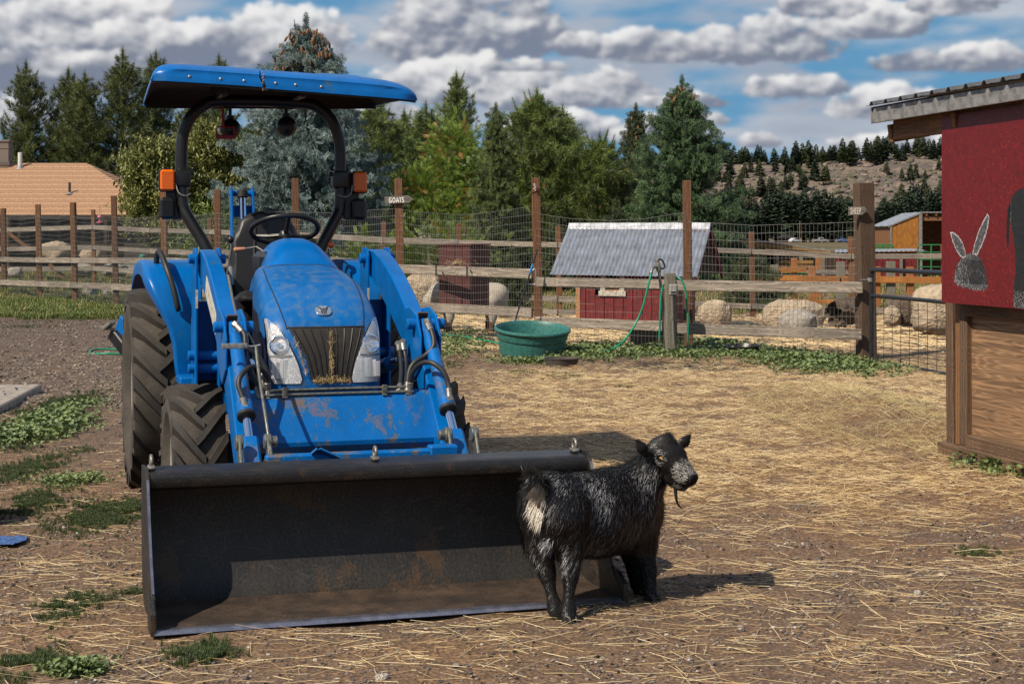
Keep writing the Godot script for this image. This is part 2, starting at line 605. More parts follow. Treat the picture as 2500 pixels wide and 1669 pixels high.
	solid("boulder", Color(0.56, 0.44, 0.31), 0.9, 0.0, T.mottle, 1.3, T.soft, 2.5)
	solid("boulder_grey", Color(0.47, 0.42, 0.36), 0.9, 0.0, T.mottle, 2.0, T.soft, 2.0)
	solid("boulder_brown", Color(0.17, 0.12, 0.085), 0.9, 0.0, T.mottle, 1.6, T.soft, 2.5)
	solid("stump", Color(0.27, 0.20, 0.145), 0.9, 0.0, T.wood_v, 1.2, T.soft, 3.0)
	solid("concrete", Color(0.42, 0.36, 0.30), 0.9, 0.0, T.mottle, 1.2, T.fine, 0.15)
	solid("shingle", Color(0.56, 0.33, 0.19), 0.9, 0.0, T.mottle, 1.4)
	solid("shingle_b", Color(0.47, 0.27, 0.155), 0.9, 0.0, T.mottle, 1.9)
	solid("brown_board", Color(0.075, 0.045, 0.032), 0.8, 0.0, T.wood_h, 0.7)
	solid("brick", Color(0.26, 0.21, 0.18), 0.9, 0.0, T.mottle, 5.0)
	solid("vent_white", Color(0.62, 0.62, 0.6), 0.5)
	solid("vent_dark", Color(0.035, 0.03, 0.03), 0.6)
	solid("orange_siding", Color(0.62, 0.24, 0.03), 0.7, 0.0, T.wood_v, 0.5)
	solid("yellow_board", Color(0.40, 0.22, 0.06), 0.75, 0.0, T.wood_h, 0.5)
	solid("green_pipe", Color(0.02, 0.17, 0.05), 0.45)
	solid("cream_fur", Color(0.60, 0.53, 0.43), 0.9, 0.0, T.mottle, 6.0, T.fine, 0.3)
	solid("brown_fur", Color(0.13, 0.07, 0.04), 0.9, 0.0, T.mottle, 6.0, T.fine, 0.3)
	solid("bark", Color(0.12, 0.08, 0.055), 0.95, 0.0, T.mottle, 2.0, T.soft, 2.0)
	solid("bark_pale", Color(0.36, 0.30, 0.25), 0.9, 0.0, T.mottle, 2.0, T.soft, 1.0)
	solid("pink", Color(0.5, 0.09, 0.15), 0.4)
	solid("barrel_blue", Color(0.01, 0.05, 0.26), 0.4)
	solid("tarp_blue", Color(0.07, 0.16, 0.42), 0.6, 0.0, T.mottle, 4.0, T.soft, 0.6)
	solid("cardboard", Color(0.42, 0.30, 0.2), 0.9, 0.0, T.mottle, 5.0)
	solid("car_white", Color(0.6, 0.62, 0.65), 0.3)
	solid("car_silver", Color(0.36, 0.36, 0.37), 0.3, 0.4)
	solid("car_blue", Color(0.04, 0.09, 0.26), 0.3)
	solid("car_maroon", Color(0.12, 0.02, 0.03), 0.3)
	solid("car_glass", Color(0.02, 0.025, 0.03), 0.08)
	solid("tool_blue", Color(0.02, 0.17, 0.42), 0.4)
	solid("bird_green", Color(0.03, 0.2, 0.16), 0.5)
	solid("wet_mud", Color(0.05, 0.034, 0.026), 0.35, 0.0, T.gravel, 1.0, T.gravel_h, 1.5)

# ---------------------------------------------------------------- camera, sky, sun

func make_camera() -> void:
	var cam := Camera3D.new()
	cam.name = "camera"
	cam.projection = Camera3D.PROJECTION_FRUSTUM
	cam.near = 0.1
	cam.far = 4000.0
	cam.size = 0.1 * 1568.0 / 3700.0
	cam.frustum_offset = Vector2(0, -0.1 * 239.0 / 3700.0)
	add_child(cam)
	cam.position = Vector3(0, 1.5, 0)
	cam.current = true

func make_light() -> void:
	var env := Environment.new()
	env.background_mode = Environment.BG_SKY
	env.tonemap_mode = Environment.TONE_MAPPER_LINEAR
	env.tonemap_exposure = 1.1
	env.sdfgi_enabled = true
	env.ssao_enabled = true
	env.ssil_enabled = true
	env.background_energy_multiplier = 1.0
	var sky := Sky.new()
	var pano := PanoramaSkyMaterial.new()
	pano.panorama = sky_picture()
	pano.energy_multiplier = 0.72
	sky.sky_material = pano
	env.sky = sky
	var we := WorldEnvironment.new()
	we.name = "world"
	we.environment = env
	add_child(we)
	var sun := DirectionalLight3D.new()
	sun.name = "sun"
	sun.light_energy = 1.6
	sun.light_color = Color(1.0, 0.95, 0.87)
	sun.light_angular_distance = 0.5
	sun.shadow_enabled = true
	add_child(sun)
	sun.look_at_from_position(Vector3.ZERO, Vector3(0.565, -0.785, -0.555))

var cloud_a: FastNoiseLite
var cloud_b: FastNoiseLite
var cloud_c: FastNoiseLite
var puffs := []

func make_puffs() -> void:
	# cumulus: azimuth and elevation of the flat base, half width, height (degrees), how grey
	puffs = [
		[-1.6, 7.05, 3.5, 2.7, 0.5], [2.6, 6.6, 1.3, 0.7, 0.8],
		[-15.0, 6.5, 4.4, 2.4, 0.3], [-8.0, 6.7, 2.6, 1.6, 0.25], [-11.5, 6.3, 4.5, 1.3, 0.6], [-16.0, 5.3, 5.5, 1.1, 1.0],
		[-2.2, 5.2, 3.3, 1.35, 0.3], [0.8, 4.9, 2.3, 1.3, 0.4], [3.0, 5.0, 2.3, 1.2, 0.45],
		[8.9, 6.5, 2.9, 1.4, 0.45], [5.2, 6.5, 2.6, 1.0, 0.5], [12.6, 7.2, 2.2, 1.0, 0.3], [10.8, 7.9, 1.6, 0.9, 0.25], [15.5, 7.9, 1.9, 0.8, 0.3],
		[13.4, 4.4, 2.2, 0.95, 0.25], [14.5, 5.9, 2.4, 0.6, 0.7], [16.2, 5.9, 1.6, 0.9, 0.4],
		[10.0, 5.1, 1.8, 0.7, 0.4], [8.6, 3.3, 0.9, 0.45, 0.3], [6.9, 4.1, 1.0, 0.5, 0.3], [6.2, 4.7, 1.8, 0.45, 0.6], [12.6, 3.2, 1.6, 0.5, 0.2], [15.4, 3.2, 1.8, 0.7, 0.2],
		[1.8, 3.7, 2.2, 1.0, 0.35], [4.6, 3.6, 1.6, 0.8, 0.3], [-3.8, 3.5, 1.4, 0.8, 0.3], [0.6, 6.0, 1.7, 0.4, 0.3], [-6.0, 4.4, 2.8, 0.9, 0.35], [-17.6, 3.9, 1.6, 0.9, 0.3], [-19.5, 4.8, 2.0, 0.8, 0.5],
	]
	var r := RandomNumberGenerator.new()
	r.seed = 77
	for i in 170:
		var a := r.randf_range(-180, 180)
		var e := 3.0 + 42.0 * pow(r.randf(), 2.0)
		if absf(a) < 24.0 and e < 10.5:
			continue
		var w := r.randf_range(1.2, 4.2) * (0.7 + e * 0.09)
		puffs.append([a, e, w, w * r.randf_range(0.3, 0.6), r.randf_range(0.25, 0.7)])

func sky_color(az: float, el: float, near: Array) -> Color:
	# degrees; air and clouds
	var t := clampf(el / 60.0, 0.0, 1.0)
	var air := Color(0.20, 0.47, 0.70).lerp(Color(0.06, 0.24, 0.56), pow(t, 0.5))
	air = air.lerp(Color(0.46, 0.65, 0.77), exp(-maxf(el, 0.0) * 0.7) * 0.5)
	var a := deg_to_rad(az)
	var e := maxf(deg_to_rad(el), 0.0)
	# a broken high layer, seen in perspective
	var k := 1.0 / (sin(e) + 0.16)
	var px := sin(a) * cos(e) * k
	var pz := -cos(a) * cos(e) * k
	var d := cloud_a.get_noise_2d(px * 1.15, pz * 1.15) * 0.75 + cloud_b.get_noise_2d(px * 3.4, pz * 3.4) * 0.35
	var cover := smoothstep(-0.16, 0.30, d + 0.10 * smoothstep(2.0, 9.0, el))
	var lit := clampf(0.62 + 0.5 * cloud_a.get_noise_2d(px * 1.15 + 0.12, pz * 1.15 + 3.1) - 0.35 * d, 0.0, 1.0)
	var layer := Color(0.33, 0.38, 0.50).lerp(Color(0.80, 0.82, 0.86), lit)
	var c := air.lerp(layer, cover * 0.88)
	# heaped clouds in front, far ones first
	for p in near:
		var dx: float = wrapf(az - p[0], -180.0, 180.0) / p[2]
		var dy: float = (el - p[1]) / p[3]
		if absf(dx) > 1.5 or dy > 1.6 or dy < -0.7:
			continue
		var s: float = 1.0 / p[3]
		var n := cloud_b.get_noise_3d(az * 0.34, el * 0.5, p[0] * 3.0)
		var m := cloud_c.get_noise_3d(az * 1.0, el * 1.5, p[0] * 3.0)
		var body: float = 1.0 - dx * dx - (dy * dy if dy > 0.0 else dy * dy * 7.0)
		body += n * 0.75 + m * 0.40 - 0.02
		var den := smoothstep(0.0, 0.26, body)
		if den <= 0.0:
			continue
		var up := cloud_b.get_noise_3d(az * 0.34 - 0.12, el * 0.5 + 0.22, p[0] * 3.0) * 0.9 + cloud_c.get_noise_3d(az * 1.0 - 0.15, el * 1.5 + 0.3, p[0] * 3.0) * 0.4
		var light := clampf(0.46 + 0.62 * dy - p[4] * 0.5 + (n * 0.9 + m * 0.4 - up) * 0.62 + 0.15 * m - 0.12 * dx, 0.0, 1.0)
		light = smoothstep(0.0, 1.0, light)
		var cc := Color(0.23, 0.265, 0.36).lerp(Color(1.08, 1.07, 1.06), light)
		c = c.lerp(cc, den * 0.97)
	return c

func sky_block(w: int, h: int, az0: float, el1: float, step: float) -> Image:
	var im := Image.create(w, h, false, Image.FORMAT_RGBF)
	for x in w:
		var az := az0 + (x + 0.5) * step
		var column := []
		for p in puffs:
			if absf(wrapf(az - p[0], -180.0, 180.0)) < p[2] * 1.5:
				column.append(p)
		for y in h:
			var el := el1 - (y + 0.5) * step
			im.set_pixel(x, y, sky_color(az, el, column))
	return im

func sky_picture() -> ImageTexture:
	cloud_a = noise(31, 1.0, 5)
	cloud_b = noise(32, 1.0, 5)
	cloud_c = noise(33, 1.0, 4)
	make_puffs()
	# the whole upper half coarsely, then the part of it in view finely, by the same rule
	var top := sky_block(1024, 256, 0.0, 90.0, 360.0 / 1024.0)
	top.resize(4096, 1024, Image.INTERPOLATE_CUBIC)
	var full := Image.create(4096, 2048, false, Image.FORMAT_RGBF)
	full.fill(Color(0.16, 0.14, 0.12))
	full.blit_rect(top, Rect2i(0, 0, 4096, 1024), Vector2i.ZERO)
	var step := 360.0 / 4096.0
	# straight ahead (-z) is the first column
	var fine := sky_block(560, 190, -280 * step, 190 * step, step)
	full.blit_rect(fine, Rect2i(280, 0, 280, 190), Vector2i(0, 834))
	full.blit_rect(fine, Rect2i(0, 0, 280, 190), Vector2i(3816, 834))
	return ImageTexture.create_from_image(full)

# ---------------------------------------------------------------- ground

var relief: FastNoiseLite
var zones: FastNoiseLite

func height(x: float, z: float) -> float:
	# z is the world z (ahead of the camera is negative)
	var d := -z
	var h := relief.get_noise_2d(x * 1.1, z * 1.1) * 0.022 + relief.get_noise_2d(x * 5.0 + 40, z * 5.0) * 0.008
	h *= 1.0 - smoothstep(60.0, 120.0, d)
	h += smoothstep(34.0, 48.0, d) * smoothstep(2.0, -9.0, x) * 0.35 * (1.0 - smoothstep(90, 200, d))
	# the straw heaped up against the shed and the bank along the gate
	h += 0.10 * exp(-pow((x - 3.1) / 0.55, 2.0) - pow((d - 14.2) / 1.6, 2.0))
	h += 0.05 * exp(-pow((x - 2.3) / 1.1, 2.0) - pow((d - 19.4) / 0.7, 2.0))
	return h

func blob(x: float, d: float, cx: float, cd: float, rx: float, rd: float) -> float:
	return exp(-pow((x - cx) / rx, 2.0) - pow((d - cd) / rd, 2.0))

func straw_amount(x: float, z: float) -> float:
	# how much straw lies at a place, 0..1
	var d := -z
	var n := zones.get_noise_2d(x * 2.2, z * 2.2) * 0.5 + zones.get_noise_2d(x * 8.0, z * 8.0) * 0.25
	if d > 21.5:
		return clampf(0.55 + n, 0.0, 1.0) * (1.0 - smoothstep(29.0, 34.0, d)) * smoothstep(-4.5, -2.0, x)
	var s := smoothstep(7.2, 9.6, d + n * 1.6) * smoothstep(-1.5, 0.4, x + n * 0.8) * (1.0 - smoothstep(17.5, 19.2, d - x * 0.35 + n))
	s = maxf(s, 0.95 * blob(x, d, 3.0, 13.6, 0.9, 3.2))
	s = maxf(s, 0.24 + 0.5 * n)
	s *= 1.0 - 0.55 * smoothstep(0.10, 0.35, zones.get_noise_2d(x * 3.1 + 70.0, z * 3.1))
	if x < -1.6:
		s *= 1.0 - 0.85 * smoothstep(9.5, 13.0, d)
	s = maxf(s, 0.5 * blob(x, d, -1.4, 6.0, 0.9, 0.7))
	s = maxf(s, 0.7 * blob(x, d, -0.1, 5.9, 0.6, 0.22) )
	return clampf(s, 0.0, 1.0)

func ground_color(x: float, z: float) -> Color:
	var d := -z
	var n := zones.get_noise_2d(x * 1.3, z * 1.3)
	var n2 := zones.get_noise_2d(x * 6.0, z * 6.0)
	var dirt := Color(0.262, 0.187, 0.130)
	var grey := Color(0.178, 0.142, 0.118)
	var straw := Color(0.35, 0.235, 0.12)
	var grass := Color(0.085, 0.115, 0.03)
	var c := dirt.lerp(grey, clampf(0.5 + n * 0.9 + n2 * 0.4, 0, 1))
	c = c.lerp(grey, smoothstep(-1.2, -3.0, x) * smoothstep(11.0, 15.5, d + n * 2.0) * 0.9)
	c = c.lerp(straw, straw_amount(x, z) * 0.75)
	c = c.lerp(Color(0.05, 0.036, 0.027), 0.95 * smoothstep(0.35, 0.7, blob(x, d, 1.9, 18.6, 1.0, 0.6) + n2 * 0.15))
	if d > 25.0:
		c = c.lerp(Color(0.40, 0.29, 0.16), smoothstep(25, 30, d) * smoothstep(-2.0, 1.0, x) * (1.0 - smoothstep(55, 75, d)) * 0.5)
		c = c.lerp(grass, smoothstep(31.0, 33.0, d - n * 2.0) * smoothstep(-1.0, -3.0, x))
		c = c.lerp(Color(0.24, 0.20, 0.075).lerp(grass, clampf(0.4 + n, 0, 1)), smoothstep(60.0, 80.0, d))
		c = c.lerp(Color(0.20, 0.15, 0.09), smoothstep(0.25, 0.45, zones.get_noise_2d(x * 0.05, z * 0.35)) * smoothstep(60.0, 90.0, d))
	return c

func spaced(a: float, b: float, fine: float, lo: float, hi: float, grow: float) -> PackedFloat32Array:
	# positions from a to b, fine between lo and hi and growing outside
	var o := PackedFloat32Array()
	var x := lo
	while x <= hi:
		o.append(x)
		x += fine
	var s := fine
	x = o[-1]
	while x < b:
		s *= grow
		x = minf(x + s, b)
		o.append(x)
	s = fine
	var left := PackedFloat32Array()
	x = lo
	while x > a:
		s *= grow
		x = maxf(x - s, a)
		left.append(x)
	left.reverse()
	left.append_array(o)
	return left

func make_ground() -> void:
	relief = noise(41, 1.0, 3)
	zones = noise(42, 0.5, 3)
	var xs := spaced(-2500, 2500, 0.09, -4.6, 4.6, 1.16)
	var zs := spaced(-3200, 60, 0.09, -21.0, -4.9, 1.12)
	var nx := xs.size()
	var nz := zs.size()
	var v := PackedVector3Array(); var nn := PackedVector3Array(); var c := PackedColorArray(); var uv := PackedVector2Array(); var ix := PackedInt32Array()
	for j in nz:
		for i in nx:
			v.append(Vector3(xs[i], height(xs[i], zs[j]), zs[j]))
			c.append(ground_color(xs[i], zs[j]))
			uv.append(Vector2(xs[i], zs[j]) * 0.55)
	for j in nz:
		for i in nx:
			var a := v[j * nx + maxi(i - 1, 0)]
			var b := v[j * nx + mini(i + 1, nx - 1)]
			var e := v[maxi(j - 1, 0) * nx + i]
			var f := v[mini(j + 1, nz - 1) * nx + i]
			nn.append((f - e).cross(b - a).normalized())
	for j in nz - 1:
		for i in nx - 1:
			var a := j * nx + i
			ix.append_array([a, a + 1, a + nx + 1, a, a + nx + 1, a + nx])
	var arr := []
	arr.resize(Mesh.ARRAY_MAX)
	arr[Mesh.ARRAY_VERTEX] = v; arr[Mesh.ARRAY_NORMAL] = nn; arr[Mesh.ARRAY_COLOR] = c; arr[Mesh.ARRAY_TEX_UV] = uv; arr[Mesh.ARRAY_INDEX] = ix
	var m := ArrayMesh.new()
	m.add_surface_from_arrays(Mesh.PRIMITIVE_TRIANGLES, arr)
	var g := StandardMaterial3D.new()
	g.resource_name = "ground"
	g.albedo_texture = T.gravel
	g.vertex_color_use_as_albedo = true
	g.roughness = 0.95
	g.heightmap_enabled = true
	g.heightmap_texture = T.gravel_h
	g.heightmap_scale = 2.0
	var o := put(self, "ground", m, g)
	tag(o, "brown gravel farm yard scattered with straw, fields beyond it", "", "", "structure")

func strand_mesh(bent: float) -> ArrayMesh:
	# a straw: one unit long, three-sided, slightly bent, one unit thick where the copy's y and z scale make it so
	var mb := MB.new()
	mb.tube([Vector3(-0.5, 0, 0), Vector3(-0.15, 0.02, bent * 0.6), Vector3(0.2, 0.03, bent), Vector3(0.5, 0.0, -bent * 0.3)], 0.5, 3, false)
	return mb.mesh(0)

func flat_strand(bent: float) -> ArrayMesh:
	var rr := []
	var mb := MB.new()
	var pts := [[-0.5, 0.0], [-0.1, bent], [0.25, bent * 0.7], [0.5, -bent * 0.2]]
	var prev = null
	for p in pts:
		var cur := [Vector3(p[0], 0.5, p[1] * 16.0 - 0.5), Vector3(p[0], 1.1, p[1] * 16.0), Vector3(p[0], 0.5, p[1] * 16.0 + 0.5)]
		if prev != null:
			mb.quad(prev[0], prev[1], cur[1], cur[0])
			mb.quad(prev[1], prev[2], cur[2], cur[1])
		prev = cur
	return mb.mesh(0)

func in_view(x: float, d: float, slack := 0.4) -> bool:
	return absf(x) < d * 0.3175 + slack

func scatter_straw() -> void:
	var r := RandomNumberGenerator.new()
	r.seed = 501
	var meshes := [flat_strand(0.0), flat_strand(0.018), flat_strand(-0.03), flat_strand(0.06)]
	var wheres := [[], [], [], []]
	var cols := [PackedColorArray(), PackedColorArray(), PackedColorArray(), PackedColorArray()]
	var tries := 190000
	for i in tries:
		# even per picture row as well as per area: near straw counts as much as far straw
		var d := 5.0 + 16.0 * pow(r.randf(), 0.85)
		var x := r.randf_range(-1, 1) * (d * 0.3175 + 1.3)
		var s := straw_amount(x, -d)
		var keep := 0.05 + 0.95 * s * s
		if d < 7.5:
			keep = maxf(keep * 0.7, 0.16 + 0.55 * maxf(0.0, zones.get_noise_2d(x * 5.0, d * 5.0) + 0.12))
		if r.randf() > keep:
			continue
		var bit := r.randf() < 0.3
		var off := Vector2((x + 1.546) * 0.956 + (-d + 9.92) * -0.294, (x + 1.546) * 0.294 + (-d + 9.92) * 0.956)
		if absf(off.x) < 0.97 and off.y > 3.1 and off.y < 3.78:
			continue
		var l := r.randf_range(0.03, 0.12) * (1.0 if r.randf() > 0.12 else 1.9)
		if d < 9.0:
			l *= 1.45
		if bit:
			l = r.randf_range(0.008, 0.025)
		var w := r.randf_range(0.0012, 0.0030) if d > 8.0 else r.randf_range(0.0011, 0.0028)
		var yaw := r.randf_range(-PI, PI)
		if r.randf() < 0.4:
			yaw = r.randfn(0.0, 0.5)
		var lift := height(x, -d) + r.randf_range(0.001, 0.006 + 0.022 * s)
		var b := Basis.from_euler(Vector3(0, yaw, r.randfn(0.0, 0.07 + 0.10 * s))) * Basis.from_scale(Vector3(l, w * 0.8, w))
		var hay := blob(x, d, 2.85, 13.6, 0.75, 2.6)
		if hay > 0.35:
			b = Basis.from_euler(Vector3(0, r.randf_range(-PI, PI), r.randfn(0.0, 0.35))) * Basis.from_scale(Vector3(l * 1.4, w * 0.7, w * 0.7))
			lift += r.randf() * 0.05 * hay
		var k := r.randi() % 4
		wheres[k].append(Transform3D(b, Vector3(x, lift, -d)))
		var t := r.randf()
		var c := Color(0.52, 0.37, 0.17).lerp(Color(0.76, 0.63, 0.38), t)
		if r.randf() < 0.38:
			c = Color(0.33, 0.215, 0.10).lerp(Color(0.5, 0.33, 0.14), t)
		if hay > 0.35 and r.randf() < 0.55:
			c = Color(0.24, 0.20, 0.075).lerp(Color(0.48, 0.40, 0.17), t)
		cols[k].append(c)
	var m := leafy("straw", Color(1, 1, 1), 0.15, 0.6)
	var root := Node3D.new()
	root.name = "straw"
	add_child(root)
	tag(root, "loose yellow straw strewn over the gravel yard", "straw", "", "stuff")
	for k in 4:
		many(root, "strands", meshes[k], m, wheres[k], cols[k])
	# straw in the goat pen behind the fence
	var far := []
	var fc := PackedColorArray()
	for i in 16000:
		var d := r.randf_range(21.0, 31.0)
		var x := r.randf_range(-3.0, d * 0.32)
		if r.randf() > straw_amount(x, -d):
			continue
		var l := r.randf_range(0.1, 0.3)
		var w := r.randf_range(0.004, 0.009)
		far.append(Transform3D(Basis.from_euler(Vector3(0, r.randf_range(-PI, PI), r.randfn(0.0, 0.12))) * Basis.from_scale(Vector3(l, w, w)), Vector3(x, height(x, -d) + r.randf_range(0.0, 0.04), -d)))
		fc.append(Color(0.5, 0.34, 0.15).lerp(Color(0.78, 0.62, 0.36), r.randf()))
	many(root, "pen_bedding", meshes[1], m, far, fc)

func pebble_mesh(seed_: int) -> ArrayMesh:
	var r := RandomNumberGenerator.new()
	r.seed = seed_
	var mb := MB.new()
	var rr := []
	for i in 5:
		var a := -PI / 2 + PI * i / 4.0
		var row := PackedVector3Array()
		for k in 6:
			var th := TAU * k / 6
			var q := 1.0 + r.randf_range(-0.28, 0.28)
			row.append(Vector3(cos(th) * maxf(cos(a), 0.02) * q, sin(a) * 0.62, -sin(th) * maxf(cos(a), 0.02) * q))
		rr.append(row)
	mb.rows(rr, true)
	return mb.mesh(0)

func scatter_pebbles() -> void:
	var r := RandomNumberGenerator.new()
	r.seed = 502
	var root := Node3D.new()
	root.name = "gravel"
	add_child(root)
	tag(root, "loose dark and tan gravel stones and clods lying on the yard", "gravel", "", "stuff")
	var m := leafy("pebble", Color(1, 1, 1), 0.0, 0.85)
	m.backlight_enabled = false
	for k in 4:
		var where := []
		var cols := PackedColorArray()
		for i in [32000, 32000, 44000, 26000][k]:
			var d := 5.0 + 15.0 * pow(r.randf(), 1.15)
			if k == 2:
				d = 5.0 + 4.5 * r.randf()
			if k == 3:
				d = 14.0 + 16.0 * r.randf()
			var x := r.randf_range(-1, 1) * (d * 0.3175 + 1.3) if k < 3 else r.randf_range(-d * 0.33, -1.8)
			if absf((x + 1.546) * 0.956 + (-d + 9.92) * -0.294) < 0.97 and absf((x + 1.546) * 0.294 + (-d + 9.92) * 0.956 - 3.44) < 0.36:
				continue
			if k < 3 and r.randf() < straw_amount(x, -d) * 0.75:
				continue
			var n := zones.get_noise_2d(x * 4.0, d * 4.0)
			if r.randf() > 0.55 + n:
				continue
			var s := lerpf(0.0015, 0.0078, pow(r.randf(), 1.8)) * (1.9 if r.randf() < 0.03 else 1.0) * (1.0 + d * 0.03)
			if k == 3:
				s = lerpf(0.006, 0.02, pow(r.randf(), 2.0))
			where.append(Transform3D(Basis.from_euler(Vector3(r.randf_range(-0.5, 0.5), r.randf_range(-PI, PI), 0)) * Basis.from_scale(Vector3.ONE * s), Vector3(x, height(x, -d) + s * 0.25, -d)))
			var c := Color(0.085, 0.072, 0.067).lerp(Color(0.27, 0.21, 0.165), r.randf())
			if r.randf() < 0.12:
				c = Color(0.022, 0.017, 0.014)
			if r.randf() < 0.03:
				c = Color(0.42, 0.37, 0.32)
			cols.append(c)
		many(root, "stones", pebble_mesh(60 + k % 3), m, where, cols)

func blade_mesh() -> ArrayMesh:
	var mb := MB.new()
	for k in 7:
		var a := TAU * k / 7.0 + 0.3
		var d := Vector3(cos(a), 0, sin(a))
		var s := Vector3(-sin(a), 0, cos(a)) * 0.055
		var lean := 0.25 + 0.55 * ((k * 37) % 10) / 10.0
		var b := d * 0.12
		var mid := b + d * lean * 0.35 + Vector3(0, 0.6, 0)
		var tip := b + d * lean + Vector3(0, 1.0 - lean * 0.3, 0)
		mb.quad(b - s, b + s, mid + s * 0.8, mid - s * 0.8)
		mb.tri(mid - s * 0.8, mid + s * 0.8, tip)
	return mb.mesh(0)

func mallow_mesh() -> ArrayMesh:
	# a few round, crinkled leaves on stalks
	var r := RandomNumberGenerator.new()
	r.seed = 9
	var mb := MB.new()
	for k in 6:
		var a := TAU * k / 6.0 + r.randf()
		var c := Vector3(cos(a) * r.randf_range(0.2, 0.75), r.randf_range(0.35, 1.0), sin(a) * r.randf_range(0.2, 0.75))
		var b := Basis.from_euler(Vector3(r.randfn(0, 0.45), r.randf() * TAU, r.randfn(0, 0.45)))
		var rad := r.randf_range(0.26, 0.42)
		for q in 7:
			var t0 := TAU * q / 7.6
			var t1 := TAU * (q + 1) / 7.6
			var bump0 := 1.0 if q % 2 == 0 else 0.85
			var bump1 := 0.85 if q % 2 == 0 else 1.0
			mb.tri(c, c + b * Vector3(cos(t0) * rad * bump0, 0.07, -sin(t0) * rad * bump0), c + b * Vector3(cos(t1) * rad * bump1, 0.07, -sin(t1) * rad * bump1))
		mb.tri(Vector3(c.x * 0.2, 0, c.z * 0.2), c + Vector3(0.03, 0, 0), c - Vector3(0.03, 0, 0))
	return mb.mesh(0)

